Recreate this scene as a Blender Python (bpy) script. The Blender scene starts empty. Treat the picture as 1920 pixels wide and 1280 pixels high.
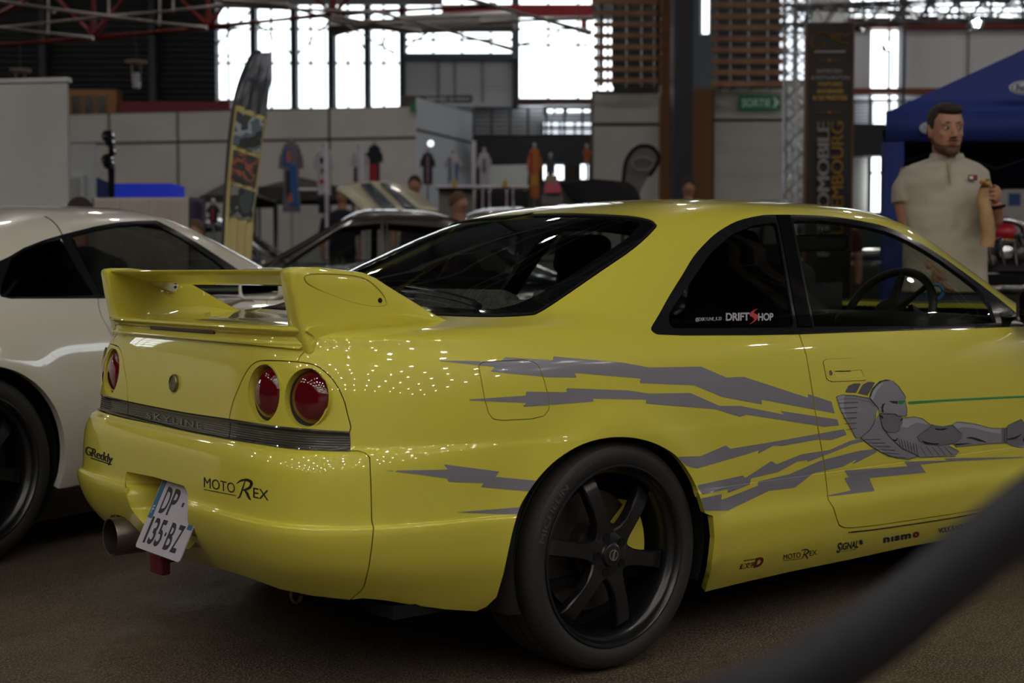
import bpy, bmesh, math, random
import numpy as np
from mathutils import Vector, Matrix, Euler
from mathutils.geometry import tessellate_polygon
PI = math.pi
R = random.Random(7)
scene = bpy.context.scene
COL = scene.collection

# ------------------------------------------------------------------ camera
CAM = np.array([-2.555, -3.621, 1.069]); YAW, PITCH = .670, -.049; F = 50 / 36 * 1920
fw = np.array([math.sin(YAW) * math.cos(PITCH), math.cos(YAW) * math.cos(PITCH), math.sin(PITCH)])
rt = np.array([math.cos(YAW), -math.sin(YAW), 0.]); up = np.cross(rt, fw)
fh = np.array([math.sin(YAW), math.cos(YAW), 0.])
def ray(px, py): return fw + rt * (px - 960) / F + up * (640 - py) / F
def pix(P):
    d = np.asarray(P, float) - CAM; z = d @ fw
    return np.stack([960 + F * (d @ rt) / z, 640 - F * (d @ up) / z], -1)
def at(px, py, D):
    """the place seen at a pixel, D metres in front of the camera"""
    return CAM + ray(px, py) * D
def onplane(px, py, n, c):
    n = np.asarray(n, float); d = ray(px, py); return CAM + d * ((c - n @ CAM) / (n @ d))
def onY(px, py, y): return onplane(px, py, (0, 1, 0), y)
def onX(px, py, x): return onplane(px, py, (1, 0, 0), x)
def onZ(px, py, z): return onplane(px, py, (0, 0, 1), z)

# ------------------------------------------------------------------ materials
MATS = {}
def mat(name, col, rough=.5, metal=0., coat=0., emis=None, es=1., spec=.5, noise=None, bump=None, alpha=1., trans=0., coatr=.03):
    if name in MATS: return MATS[name]
    m = bpy.data.materials.new(name); m.use_nodes = True; nt = m.node_tree; b = nt.nodes['Principled BSDF']
    b.inputs['Base Color'].default_value = (*col, 1); b.inputs['Roughness'].default_value = rough
    b.inputs['Metallic'].default_value = metal; b.inputs['Coat Weight'].default_value = coat
    b.inputs['Coat Roughness'].default_value = coatr; b.inputs['Specular IOR Level'].default_value = spec
    b.inputs['Alpha'].default_value = alpha; b.inputs['Transmission Weight'].default_value = trans
    if emis:
        b.inputs['Emission Color'].default_value = (*emis, 1); b.inputs['Emission Strength'].default_value = es
    if noise:                                     # (scale, other colour, low, high)
        tc = nt.nodes.new('ShaderNodeTexCoord'); n = nt.nodes.new('ShaderNodeTexNoise'); n.inputs['Scale'].default_value = noise[0]
        n.inputs['Detail'].default_value = 6; r = nt.nodes.new('ShaderNodeMapRange'); mx = nt.nodes.new('ShaderNodeMix'); mx.data_type = 'RGBA'
        r.inputs['From Min'].default_value = noise[2]; r.inputs['From Max'].default_value = noise[3]
        nt.links.new(tc.outputs['Object'], n.inputs['Vector']); nt.links.new(n.outputs['Fac'], r.inputs['Value'])
        nt.links.new(r.outputs['Result'], mx.inputs['Factor']); mx.inputs['A'].default_value = (*col, 1); mx.inputs['B'].default_value = (*noise[1], 1)
        nt.links.new(mx.outputs['Result'], b.inputs['Base Color'])
    if bump:
        tc = nt.nodes.new('ShaderNodeTexCoord'); n = nt.nodes.new('ShaderNodeTexNoise'); n.inputs['Scale'].default_value = bump[0]
        bp = nt.nodes.new('ShaderNodeBump'); bp.inputs['Strength'].default_value = bump[1]; bp.inputs['Distance'].default_value = bump[2]
        nt.links.new(tc.outputs['Object'], n.inputs['Vector']); nt.links.new(n.outputs['Fac'], bp.inputs['Height']); nt.links.new(bp.outputs['Normal'], b.inputs['Normal'])
    MATS[name] = m; return m
def glassmat(name, tint, refl=.06, rough=.0):
    """thin tinted pane: a dielectric reflection over a tinted see-through sheet"""
    if name in MATS: return MATS[name]
    m = bpy.data.materials.new(name); m.use_nodes = True; nt = m.node_tree; nt.nodes.clear()
    o = nt.nodes.new('ShaderNodeOutputMaterial'); mx = nt.nodes.new('ShaderNodeMixShader'); t = nt.nodes.new('ShaderNodeBsdfTransparent')
    g = nt.nodes.new('ShaderNodeBsdfGlossy'); g.inputs['Roughness'].default_value = rough; fr = nt.nodes.new('ShaderNodeFresnel'); fr.inputs['IOR'].default_value = 1.5
    ma = nt.nodes.new('ShaderNodeMath'); ma.operation = 'MULTIPLY_ADD'; ma.inputs[1].default_value = 1.0; ma.inputs[2].default_value = refl - .04
    ge = nt.nodes.new('ShaderNodeNewGeometry'); io = nt.nodes.new('ShaderNodeMapRange'); io.inputs['To Min'].default_value = 1.5; io.inputs['To Max'].default_value = 1 / 1.5      # same mirror strength from both faces of the pane
    nt.links.new(ge.outputs['Backfacing'], io.inputs['Value']); nt.links.new(io.outputs[0], fr.inputs['IOR'])
    nt.links.new(fr.outputs[0], ma.inputs[0]); nt.links.new(ma.outputs[0], mx.inputs[0])
    t.inputs['Color'].default_value = (*tint, 1); nt.links.new(t.outputs[0], mx.inputs[1]); nt.links.new(g.outputs[0], mx.inputs[2]); nt.links.new(mx.outputs[0], o.inputs[0])
    MATS[name] = m; return m
def srgb(r, g, b):
    f = lambda c: (c / 255 / 12.92) if c <= 10 else ((c / 255 + .055) / 1.055) ** 2.4
    return (f(r), f(g), f(b))

# ------------------------------------------------------------------ objects
def tag(o, label=None, cat=None, group=None, kind=None):
    if label: o['label'] = label
    if cat: o['category'] = cat
    if group: o['group'] = group
    if kind: o['kind'] = kind
    return o
def link(o, parent=None):
    COL.objects.link(o)
    if parent is not None: o.parent = parent
    return o
def thing(name, label, cat, loc=(0, 0, 0), rz=0, group=None):
    o = bpy.data.objects.new(name, None); o.empty_display_size = .1; link(o); o.location = loc; o.rotation_euler = (0, 0, rz)
    return tag(o, label, cat, group)
def copy_tree(o, parent=None):
    c = o.copy(); COL.objects.link(c); c.parent = parent
    for ch in list(o.children): copy_tree(ch, c)
    return c
def meshobj(name, V, Fc, m, parent=None, smooth=True, N=None, local=None):
    """one mesh object; V in world space, moved into the space of `local` (a root placed without rotation)"""
    V = np.asarray(V, float)
    if local is not None: V = V - np.array(local)
    me = bpy.data.meshes.new(name); me.from_pydata([tuple(v) for v in V], [], [tuple(f) for f in Fc])
    if smooth: me.polygons.foreach_set('use_smooth', [True] * len(me.polygons))
    me.update()
    if N is not None:
        N = np.asarray(N, float); me.normals_split_custom_set_from_vertices([tuple(n) for n in N])
    o = bpy.data.objects.new(name, me); link(o, parent)
    for mm in (m if isinstance(m, (list, tuple)) else [m]): me.materials.append(mm)
    return o
def bmobj(name, bm, m, parent=None, smooth=False, bevel=0, angle=35):
    me = bpy.data.meshes.new(name)
    bmesh.ops.recalc_face_normals(bm, faces=bm.faces[:])
    bm.to_mesh(me); bm.free()
    if smooth:
        me.polygons.foreach_set('use_smooth', [True] * len(me.polygons))
        try: me.set_sharp_from_angle(angle=math.radians(angle))
        except Exception: pass
    o = bpy.data.objects.new(name, me); link(o, parent)
    for mm in (m if isinstance(m, (list, tuple)) else [m]): me.materials.append(mm)
    if bevel:
        b = o.modifiers.new('bevel', 'BEVEL'); b.width = bevel; b.segments = 2; b.limit_method = 'ANGLE'
    return o
def box(bm, c, s, rot=None, mi=0):
    """box with centre c, size s"""
    M = Matrix.Translation(Vector(c))
    if rot is not None: M = M @ (rot.to_4x4() if not isinstance(rot, (int, float)) else Matrix.Rotation(rot, 4, 'Z'))
    M = M @ Matrix.Diagonal((s[0], s[1], s[2], 1))
    g = bmesh.ops.create_cube(bm, size=1, matrix=M)
    for f in {f for v in g['verts'] for f in v.link_faces}: f.material_index = mi
    return g['verts']
def frame(d):
    d = Vector(d).normalized(); a = Vector((0, 0, 1)) if abs(d.z) < .9 else Vector((1, 0, 0))
    x = d.cross(a).normalized(); return x, x.cross(d).normalized(), d
def tube(bm, pts, r, n=10, cap=True, mi=0, closed=False):
    """round tube along pts; r a number or one per point"""
    pts = [Vector(p) for p in pts]; N_ = len(pts); rr = r if isinstance(r, (list, tuple)) else [r] * N_
    rings = []; prev = None
    for i, p in enumerate(pts):
        if closed: d = pts[(i + 1) % N_] - pts[i - 1]
        else: d = pts[min(i + 1, N_ - 1)] - pts[max(i - 1, 0)]
        if d.length < 1e-9: d = Vector((0, 0, 1))
        d.normalize()
        if prev is None: x, y, _ = frame(d)
        else:
            x = prev - d * prev.dot(d)
            if x.length < 1e-6: x, y, _ = frame(d)
            else: x.normalize(); y = d.cross(x)
        prev = x
        rings.append([bm.verts.new(p + (x * math.cos(2 * PI * k / n) + y * math.sin(2 * PI * k / n)) * rr[i]) for k in range(n)])
    m_ = N_ if closed else N_ - 1
    for i in range(m_):
        a, b = rings[i], rings[(i + 1) % N_]
        for k in range(n):
            f = bm.faces.new((a[k], a[(k + 1) % n], b[(k + 1) % n], b[k])); f.material_index = mi
    if cap and not closed:
        bm.faces.new(rings[0][::-1]).material_index = mi; bm.faces.new(rings[-1]).material_index = mi
    return rings
def lathe(bm, prof, n=32, M=None, mi=0, closed=False, a0=0, a1=2 * PI):
    """prof: list of (radius, height) around local Z, placed by M"""
    M = M or Matrix.Identity(4); full = abs(a1 - a0 - 2 * PI) < 1e-6; k_ = n if full else n + 1
    rings = [[bm.verts.new(M @ Vector((r * math.cos(a0 + (a1 - a0) * k / n), r * math.sin(a0 + (a1 - a0) * k / n), h))) for k in range(k_)] for r, h in prof]
    m_ = len(rings) if closed else len(rings) - 1
    for i in range(m_):
        a, b = rings[i], rings[(i + 1) % len(rings)]
        for k in range(n):
            try: bm.faces.new((a[k], a[(k + 1) % k_], b[(k + 1) % k_], b[k])).material_index = mi
            except ValueError: pass
    return rings
def prism(bm, poly, h, M=None, mi=0, side=None):
    """polygon in local XY extruded 0..h along local Z"""
    M = M or Matrix.Identity(4)
    a = [bm.verts.new(M @ Vector((p[0], p[1], 0))) for p in poly]; b = [bm.verts.new(M @ Vector((p[0], p[1], h))) for p in poly]
    bm.faces.new(a[::-1]).material_index = mi; bm.faces.new(b).material_index = mi
    n = len(poly)
    for i in range(n): bm.faces.new((a[i], a[(i + 1) % n], b[(i + 1) % n], b[i])).material_index = mi if side is None else side
def mframe(o, x, y):
    """matrix with origin o and local X, Y axes"""
    x = Vector(x).normalized(); y = Vector(y); z = x.cross(y).normalized(); y = z.cross(x)
    return Matrix(((x.x, y.x, z.x, o[0]), (x.y, y.y, z.y, o[1]), (x.z, y.z, z.z, o[2]), (0, 0, 0, 1)))

def spline(pts, n=8, closed=False):
    """Catmull-Rom through 2D/3D points"""
    P = [np.array(p, float) for p in pts]; L = len(P); out = []
    for i in range(L if closed else L - 1):
        if closed: a, b, c, d = P[i - 1], P[i], P[(i + 1) % L], P[(i + 2) % L]
        else: a, b, c, d = P[max(i - 1, 0)], P[i], P[i + 1], P[min(i + 2, L - 1)]
        for k in range(n):
            t = k / n; out.append(.5 * ((2 * b) + (c - a) * t + (2 * a - 5 * b + 4 * c - d) * t * t + (3 * b - a - 3 * c + d) * t ** 3))
    if not closed: out.append(P[-1])
    return np.array(out)
def rounded(poly, r, n=5):
    """polygon with its corners rounded"""
    P = [np.array(p, float) for p in poly]; L = len(P); out = []
    rs = r if isinstance(r, (list, tuple)) else [r] * L
    for i in range(L):
        a, b, c = P[i - 1], P[i], P[(i + 1) % L]; r_ = rs[i]
        if r_ <= 0: out.append(b); continue
        d1 = a - b; d2 = c - b; l1 = np.linalg.norm(d1); l2 = np.linalg.norm(d2); q = min(r_, l1 * .48, l2 * .48)
        p1 = b + d1 / l1 * q; p2 = b + d2 / l2 * q
        for k in range(n + 1):
            t = k / n; out.append((1 - t) ** 2 * p1 + 2 * t * (1 - t) * b + t * t * p2)
    return np.array(out)

# ------------------------------------------------------------------ cutting surfaces along outlines
def inside(P, poly):
    x, y = P[:, 0], P[:, 1]; c = np.zeros(len(P), bool); n = len(poly); bx = poly
    for i in range(n):
        x1, y1 = bx[i]; x2, y2 = bx[i - 1]
        if y1 == y2: continue
        k = (y1 > y) != (y2 > y)
        c ^= k & (x < (x2 - x1) * (y - y1) / (y2 - y1) + x1)
    return c
def offset_poly(poly, d):
    """moves a closed outline outwards by d (inwards if negative)"""
    P = np.asarray(poly, float); n = len(P); A = .5 * sum(P[i - 1][0] * P[i][1] - P[i][0] * P[i - 1][1] for i in range(n)); s = 1 if A > 0 else -1
    out = []
    for i in range(n):
        e1 = P[i] - P[i - 1]; e2 = P[(i + 1) % n] - P[i]
        n1 = np.array([e1[1], -e1[0]]) / (np.linalg.norm(e1) + 1e-12); n2 = np.array([e2[1], -e2[0]]) / (np.linalg.norm(e2) + 1e-12)
        b = n1 + n2; l = np.linalg.norm(b); b = b / l if l > 1e-6 else n1
        k = 1 / max(.4, float(b @ n1)); out.append(P[i] + s * b * d * k)
    return np.array(out)
class Sheet:
    """a curved sheet: points V, smooth normals N, faces"""
    def __init__(s, V, N, Fc): s.V, s.N, s.F = np.asarray(V, float), np.asarray(N, float), Fc
    def shift(s, d): return Sheet(s.V + s.N * d, s.N, s.F)
    def compact(s):
        used = sorted({i for f in s.F for i in f}); m = {a: b for b, a in enumerate(used)}
        return Sheet(s.V[used], s.N[used], [tuple(m[i] for i in f) for f in s.F])
    def mirror(s):
        k = np.array([1, -1, 1]); return Sheet(s.V * k, s.N * k, [f[::-1] for f in s.F])
def cut(sh, outline, proj, keep='in', mask=None):
    """parts of a sheet inside/outside an outline drawn in the plane proj maps to"""
    if not sh.F: return sh
    poly = np.asarray(outline, float); P = proj(sh.V); ins = inside(P, poly)
    if mask is not None: ins &= mask(sh)
    want = ins if keep == 'in' else ~ins
    V = list(sh.V); N = list(sh.N); cache = {}; A = poly; B = np.roll(poly, -1, 0); D = B - A
    def cross(i, j):
        k = (min(i, j), max(i, j))
        if k in cache: return cache[k]
        p = P[k[0]]; d = P[k[1]] - p
        den = d[0] * D[:, 1] - d[1] * D[:, 0]; w = A - p
        with np.errstate(all='ignore'):
            t = (w[:, 0] * D[:, 1] - w[:, 1] * D[:, 0]) / den; u = (w[:, 0] * d[1] - w[:, 1] * d[0]) / den
        ok = (t >= 0) & (t <= 1) & (u >= -1e-9) & (u <= 1 + 1e-9)
        tt = float(t[ok][0]) if ok.any() else .5
        V.append(sh.V[k[0]] * (1 - tt) + sh.V[k[1]] * tt); nn = sh.N[k[0]] * (1 - tt) + sh.N[k[1]] * tt; N.append(nn / (np.linalg.norm(nn) + 1e-12))
        cache[k] = len(V) - 1; return cache[k]
    out = []
    for f in sh.F:
        w = [bool(want[i]) for i in f]
        if all(w): out.append(f); continue
        if not any(w): continue
        g = []
        for a in range(len(f)):
            b = (a + 1) % len(f)
            if w[a]: g.append(f[a])
            if w[a] != w[b]: g.append(('c', f[a], f[b]))
        g = [x if not isinstance(x, tuple) else cross(x[1], x[2]) for x in g]
        if len(g) >= 3: out.append(tuple(g))
    n0 = len(sh.V)
    r = Sheet(np.array(V), np.array(N), out)
    # vertex arrays grow: outline tests above only used the first n0 points
    return r.compact() if out else r
def skirt(sh, d, fold=None):
    """adds the folded-in edge of a panel: every open edge gets a strip d deep along the normal, inwards"""
    from collections import Counter
    c = Counter(); 
    for f in sh.F:
        for a in range(len(f)): i, j = f[a], f[(a + 1) % len(f)]; c[(min(i, j), max(i, j))] += 1
    V = list(sh.V); N = list(sh.N); Fc = list(sh.F); m = {}
    def dup(i, dd):
        k = (i, dd)
        if k not in m: V.append(sh.V[i] - sh.N[i] * dd); N.append(sh.N[i]); m[k] = len(V) - 1
        return m[k]
    E = []
    for f in sh.F:
        for a in range(len(f)):
            i, j = f[a], f[(a + 1) % len(f)]
            if c[(min(i, j), max(i, j))] == 1: E.append((i, j))
    for i, j in E: Fc.append((j, i, dup(i, d), dup(j, d)))
    return V, N, Fc, len(sh.F)
def panel(name, sh, m, parent, depth=.012, shift=0.):
    if shift: sh = sh.shift(shift)
    if not sh.F: print('EMPTY PANEL', name); return None
    V, N, Fc, k = skirt(sh, depth) if depth else (list(sh.V), list(sh.N), list(sh.F), len(sh.F))
    me = bpy.data.meshes.new(name); me.from_pydata([tuple(v) for v in V], [], Fc); me.update()
    sm = [i < k for i in range(len(me.polygons))]; me.polygons.foreach_set('use_smooth', sm)
    # smooth shading normals on the skin, flat ones on the folded edge
    ln = [];
    for p in me.polygons:
        for li in p.loop_indices:
            ln.append(tuple(N[me.loops[li].vertex_index]) if p.index < k else tuple(p.normal))
    me.normals_split_custom_set(ln)
    o = bpy.data.objects.new(name, me); link(o, parent); me.materials.append(m)
    return o
def refine(sh, outline, proj, levels=2, mask=None, closed=True):
    """splits the quads an outline runs through into quarters, again and again"""
    O = np.asarray(outline, float)
    if closed: O = np.vstack([O, O[:1]])
    V = sh.V; N = sh.N; Fc = list(sh.F)
    for _ in range(levels):
        P = proj(V); mk = mask(Sheet(V, N, Fc)) if mask is not None else np.ones(len(V), bool)
        qi = [i for i, f in enumerate(Fc) if len(f) == 4 and mk[f[0]]]
        if not qi: break
        Q = np.array([Fc[i] for i in qi]); pq = P[Q]; lo = pq.min(1); hi = pq.max(1)
        a, b = O[:-1], O[1:]; mlo = np.minimum(a, b).min(0); mhi = np.maximum(a, b).max(0)
        near = ((hi > mlo) & (lo < mhi)).all(1)
        idx = np.where(near)[0]
        if not len(idx): break
        step = max(1e-9, np.median((hi - lo)[idx].max(1)) * .4)
        S = [a[k] + (b[k] - a[k]) * t for k in range(len(a)) for t in np.linspace(0, 1, max(2, int(np.linalg.norm(b[k] - a[k]) / step) + 1))]
        S = np.array(S); hit = set()
        for k in idx:
            if ((S > lo[k] - step * .05) & (S < hi[k] + step * .05)).all(1).any(): hit.add(qi[k])
        VV = list(V); NN = list(N); mid = {}; out = []
        def m(i, j):
            k = (min(i, j), max(i, j))
            if k not in mid:
                VV.append((V[i] + V[j]) / 2); n = N[i] + N[j]; NN.append(n / (np.linalg.norm(n) + 1e-12)); mid[k] = len(VV) - 1
            return mid[k]
        for i, f in enumerate(Fc):
            if i not in hit: out.append(f); continue
            e = [m(f[a_], f[(a_ + 1) % 4]) for a_ in range(4)]
            VV.append(V[list(f)].mean(0)); n = N[list(f)].sum(0); NN.append(n / (np.linalg.norm(n) + 1e-12)); c = len(VV) - 1
            for a_ in range(4): out.append((f[a_], e[a_], c, e[a_ - 1]))
        V = np.array(VV); N = np.array(NN); Fc = out
    return Sheet(V, N, Fc)
# ------------------------------------------------------------------ body skin of the yellow coupe
def pchip(x, Y, xs):
    x = np.asarray(x, float); Y = np.asarray(Y, float); h = np.diff(x); d = np.diff(Y, axis=0) / h[:, None]
    m = np.zeros_like(Y); 
    for i in range(1, len(x) - 1):
        w1 = 2 * h[i] + h[i - 1]; w2 = h[i] + 2 * h[i - 1]
        ok = d[i - 1] * d[i] > 0
        with np.errstate(all='ignore'): m[i] = np.where(ok, (w1 + w2) / (w1 / d[i - 1] + w2 / d[i]), 0)
    m[0] = d[0]; m[-1] = d[-1]
    k = np.clip(np.searchsorted(x, xs, side='right') - 1, 0, len(x) - 2); t = ((xs - x[k]) / h[k])[:, None]; hk = h[k][:, None]
    return (1 + 2 * t) * (1 - t) ** 2 * Y[k] + t * (1 - t) ** 2 * hk * m[k] + t * t * (3 - 2 * t) * Y[k + 1] + t * t * (t - 1) * hk * m[k + 1]
def cubic(x, Y, xs):
    """natural cubic spline"""
    x = np.asarray(x, float); Y = np.asarray(Y, float); n = len(x); h = np.diff(x)
    A = np.zeros((n, n)); B = np.zeros_like(Y); A[0, 0] = A[-1, -1] = 1
    for i in range(1, n - 1):
        A[i, i - 1] = h[i - 1]; A[i, i] = 2 * (h[i - 1] + h[i]); A[i, i + 1] = h[i]
        B[i] = 6 * ((Y[i + 1] - Y[i]) / h[i] - (Y[i] - Y[i - 1]) / h[i - 1])
    M = np.linalg.solve(A, B); k = np.clip(np.searchsorted(x, xs, side='right') - 1, 0, n - 2); hk = h[k][:, None]; a = (x[k + 1] - xs)[:, None]; b = (xs - x[k])[:, None]
    return M[k] * a ** 3 / (6 * hk) + M[k + 1] * b ** 3 / (6 * hk) + (Y[k] / hk - M[k] * hk / 6) * a + (Y[k + 1] / hk - M[k + 1] * hk / 6) * b
def ringset(rings, ns, nc, nf, x0s=None):
    """rings: (W, x0, xr, nr, zs, zr, xf, nfr, zf). returns [ring][u] points going front centre -> right side -> rear centre"""
    out = []
    for (W, x0, xr, nr, zs, zr, xf, nq, zf) in rings:
        pts = []
        def quad(xe, n, ze, sgn):
            c = .5 ** (1 / n); q = []
            for s in np.linspace(0, 1, ns + 1):                   # along the side up to the corner
                f = s * c; y = (1 - f ** n) ** (1 / n); q.append((x0 + (xe - x0) * f, -W * y, f, y))
            for s in np.linspace(1, 0, nc + 1)[1:]:
                y = s * c; f = (1 - y ** n) ** (1 / n); q.append((x0 + (xe - x0) * f, -W * y, f, y))
            r = []
            for x, y, f, yy in q:
                k = 1 - yy; k = 0 if yy > .985 else ((.985 - yy) / .985)
                k = 1 - (1 - min(1, max(0, k))) ** 2.2 if k > 0 else 0
                r.append((x, y, zs + (ze - zs) * k))
            return r
        fr = quad(xf, nq, zf, 1); rr = quad(xr, nr, zr, -1)
        out.append(fr[::-1] + rr[1:])
    return np.array(out)
def skin(rings, ns=90, nc=60, nv=(4,), width=None, disp=None):
    Rg = ringset(rings, ns, nc, ns)                             # K x U x 3
    K, U, _ = Rg.shape
    d = np.linalg.norm(np.diff(Rg, axis=0), axis=2).mean(1) ** .6; xk = np.concatenate([[0], np.cumsum(d)])
    xs = []
    for i in range(K - 1):
        n = nv[i] if i < len(nv) else nv[-1]; xs += list(np.linspace(xk[i], xk[i + 1], n + 1)[:-1])
    xs.append(xk[-1]); xs = np.array(xs)
    G = pchip(xk, Rg.reshape(K, -1), xs).reshape(len(xs), U, 3)
    G[:, 0, 1] = 0; G[:, -1, 1] = 0
    if disp is not None: G = disp(G)
    # normals of the right half
    def norm(G):
        gu = np.gradient(G, axis=1); gv = np.gradient(G, axis=0); n = np.cross(gu, gv); n[:, 0, 1] = 0; n[:, -1, 1] = 0
        l = np.linalg.norm(n, axis=2, keepdims=True); n = n / np.maximum(l, 1e-12); return n
    N = norm(G)
    # orientation: must point to -y on the right side
    mid = N[len(xs) // 3, ns]; N = N if mid[1] < 0 else -N
    V_, U_ = G.shape[:2]
    N[-1] = N[-2]; N[-1] = np.array([0, 0, 1.])
    V = G.reshape(-1, 3); NN = N.reshape(-1, 3); Fc = []
    for a in range(V_ - 1):
        for b in range(U_ - 1):
            i = a * U_ + b; Fc.append((i, i + 1, i + U_ + 1, i + U_))
    # face winding to agree with the normals
    f = Fc[(V_ // 3) * (U_ - 1) + ns]; fn = np.cross(V[f[1]] - V[f[0]], V[f[2]] - V[f[0]])
    if fn @ NN[f[0]] < 0: Fc = [q[::-1] for q in Fc]
    right = Sheet(V, NN, Fc); left = right.mirror()
    n0 = len(V); sh = Sheet(np.concatenate([V, left.V]), np.concatenate([NN, left.N]), Fc + [tuple(i + n0 for i in q) for q in left.F])
    return sh, right
def merge_sheets(*a):
    V = np.concatenate([s.V for s in a]); N = np.concatenate([s.N for s in a]); F_ = []; o = 0
    for s in a: F_ += [tuple(i + o for i in f) for f in s.F]; o += len(s.V)
    return Sheet(V, N, F_)

from mathutils.bvhtree import BVHTree
class Surf:
    def __init__(s, sh):
        s.sh = sh; s.t = BVHTree.FromPolygons([tuple(v) for v in sh.V], [tuple(f) for f in sh.F])
    def hit(s, px, py):
        d = ray(px, py); h = s.t.ray_cast(Vector(CAM), Vector(d / np.linalg.norm(d)))
        return None if h[0] is None else (np.array(h[0]), s.nrm(h[0], h[2]))
    def nrm(s, p, fi):
        f = s.sh.F[fi]; P = np.array([s.sh.V[i] for i in f]); w = 1 / (np.linalg.norm(P - np.array(p), axis=1) + 1e-5) ** 2
        n = (np.array([s.sh.N[i] for i in f]) * w[:, None]).sum(0); return n / np.linalg.norm(n)

#        W     x0   xr     nr   zs    zr    xf    nf  zf
BODY = [
    (.770, 1.0, -.700, 5.0, .120, .150, 3.30, 5, .15),
    (.812, 1.0, -.790, 5.2, .190, .230, 3.32, 5, .22),
    (.842, 1.0, -.868, 5.6, .270, .310, 3.37, 5, .30),
    (.864, 1.0, -.916, 6.4, .360, .385, 3.39, 5, .40),
    (.872, 1.0, -.934, 6.6, .440, .446, 3.40, 5, .45),
    (.870, 1.0, -.932, 6.6, .458, .464, 3.40, 5, .47),
    (.862, 1.0, -.917, 6.8, .465, .471, 3.395, 5, .48),
    (.860, 1.0, -.914, 6.8, .520, .530, 3.385, 5, .53),
    (.859, 1.0, -.908, 6.8, .580, .590, 3.37, 5, .60),
    (.858, 1.0, -.890, 6.6, .630, .628, 3.35, 5, .64),
    (.856, 1.0, -.872, 6.4, .650, .640, 3.34, 5, .65),
    (.853, 1.0, -.866, 6.4, .690, .690, 3.32, 5, .67),
    (.843, 1.0, -.857, 6.4, .765, .780, 3.28, 5, .70),
    (.828, 1.0, -.848, 6.2, .830, .850, 3.30, 5, .725),
    (.806, 1.0, -.838, 5.8, .876, .890, 3.10, 4.5, .76),
    (.785, 1.0, -.825, 6.2, .902, .917, 2.90, 4, .80),
    (.768, 1.0, -.760, 5.6, .920, .930, 2.70, 4, .85),
    (.757, 1.0, -.520, 5.4, .935, .940, 2.58, 4.0, .90),
    (.745, 1.0, -.330, 5.2, .958, .953, 2.45, 4.0, .94),
    (.700, 1.02, -.120, 5.0, 1.040, 1.052, 2.26, 4.0, 1.04),
    (.652, 1.05, .070, 4.8, 1.120, 1.140, 2.10, 4.0, 1.12),
    (.605, 1.08, .250, 4.6, 1.195, 1.214, 1.95, 4.0, 1.20),
    (.560, 1.1, .400, 4.3, 1.250, 1.262, 1.83, 3.8, 1.25),
    (.490, 1.1, .540, 3.8, 1.285, 1.290, 1.73, 3.4, 1.285),
    (.330, 1.12, .74, 3.0, 1.310, 1.310, 1.58, 3.0, 1.308),
    (.002, 1.12, 1.0, 2.6, 1.321, 1.320, 1.30, 2.5, 1.320)]
def body_disp(G):
    x, y, z = G[..., 0], G[..., 1], G[..., 2]
    side = np.clip((np.abs(y) - .74) / .06, 0, 1) * np.clip((z - .14) / .1, 0, 1) * np.clip((.95 - z) / .1, 0, 1)
    d = np.zeros_like(x)
    for cx in (0, 2.62):                                        # swell over the wheel openings
        r = np.hypot(x - cx, z - .31); d += .014 * np.exp(-((r - .34) / .06) ** 2) * (z > .2)
    front = np.clip((x - .32) / .06, 0, 1) * np.clip((2.3 - x) / .05, 0, 1)
    # no step between the wheels: the doors run smooth and flare out low down
    ring_w = np.interp(z, [.27, .36, .44, .458, .465, .52], [.842, .864, .872, .870, .862, .860]); plain = np.interp(z, [.27, .36, .52], [.842, .855, .860]); d -= front * np.maximum(0, ring_w - plain)
    d += front * .013 * np.clip((.388 - z) / .018, 0, 1)
    G = G.copy(); G[..., 1] = y - side * d
    return G
# ------------------------------------------------------------------ the yellow coupe
YEL = mat('yellow_paint', srgb(206, 196, 72), .30, coat=1.0, coatr=.02, spec=.3)
GREY_VINYL = mat('grey_vinyl', srgb(122, 120, 132), .38, coat=.5, coatr=.1)
BLACK_TRIM = mat('black_trim', (.009, .009, .012), .22, coat=.4)
BLACK_MATT = mat('black_matt', (.007, .007, .008), .8, spec=.15)
GLASS_REAR = glassmat('rear_glass', (.60, .63, .62), .07)
LINER = mat('dark_liner', (.012, .012, .013), .85)
BLACK_INK = mat('black_ink', (.012, .009, .014), .4)
GLASS = glassmat('cabin_glass', (.72, .75, .72), .06)
GLASS_DARK = glassmat('tinted_glass', (.36, .38, .38), .07)
CERAMIC = mat('black_glass_band', (.006, .006, .007), .06, spec=.7)
SLIT = mat('panel_gap', (.004, .004, .004), .9)

base_full, base_right = skin(BODY, nv=(4,), disp=body_disp)
M1 = np.array([1, -1, 1])
def psym(V): 
    W = np.array(V, float); W[:, 1] = -np.abs(W[:, 1]); return pix(W)
def msym(sh):
    W = sh.V.copy(); N = sh.N.copy(); s = W[:, 1] > 0; W[s] *= M1; N[s] *= M1
    return ((CAM - W) * N).sum(1) > 0
def mright(sh): return (sh.V[:, 1] < 1e-5) & (((CAM - sh.V) * sh.N).sum(1) > 0)
def mfront(sh): return ((CAM - sh.V) * sh.N).sum(1) > 0
def mlowr(sh): return (sh.V[:, 1] < 1e-5) & (sh.V[:, 2] < .8)
def mlowb(sh): return (sh.V[:, 0] < -.5) & (sh.V[:, 2] < .8)
def sidexz(V): return np.asarray(V)[:, [0, 2]]

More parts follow.
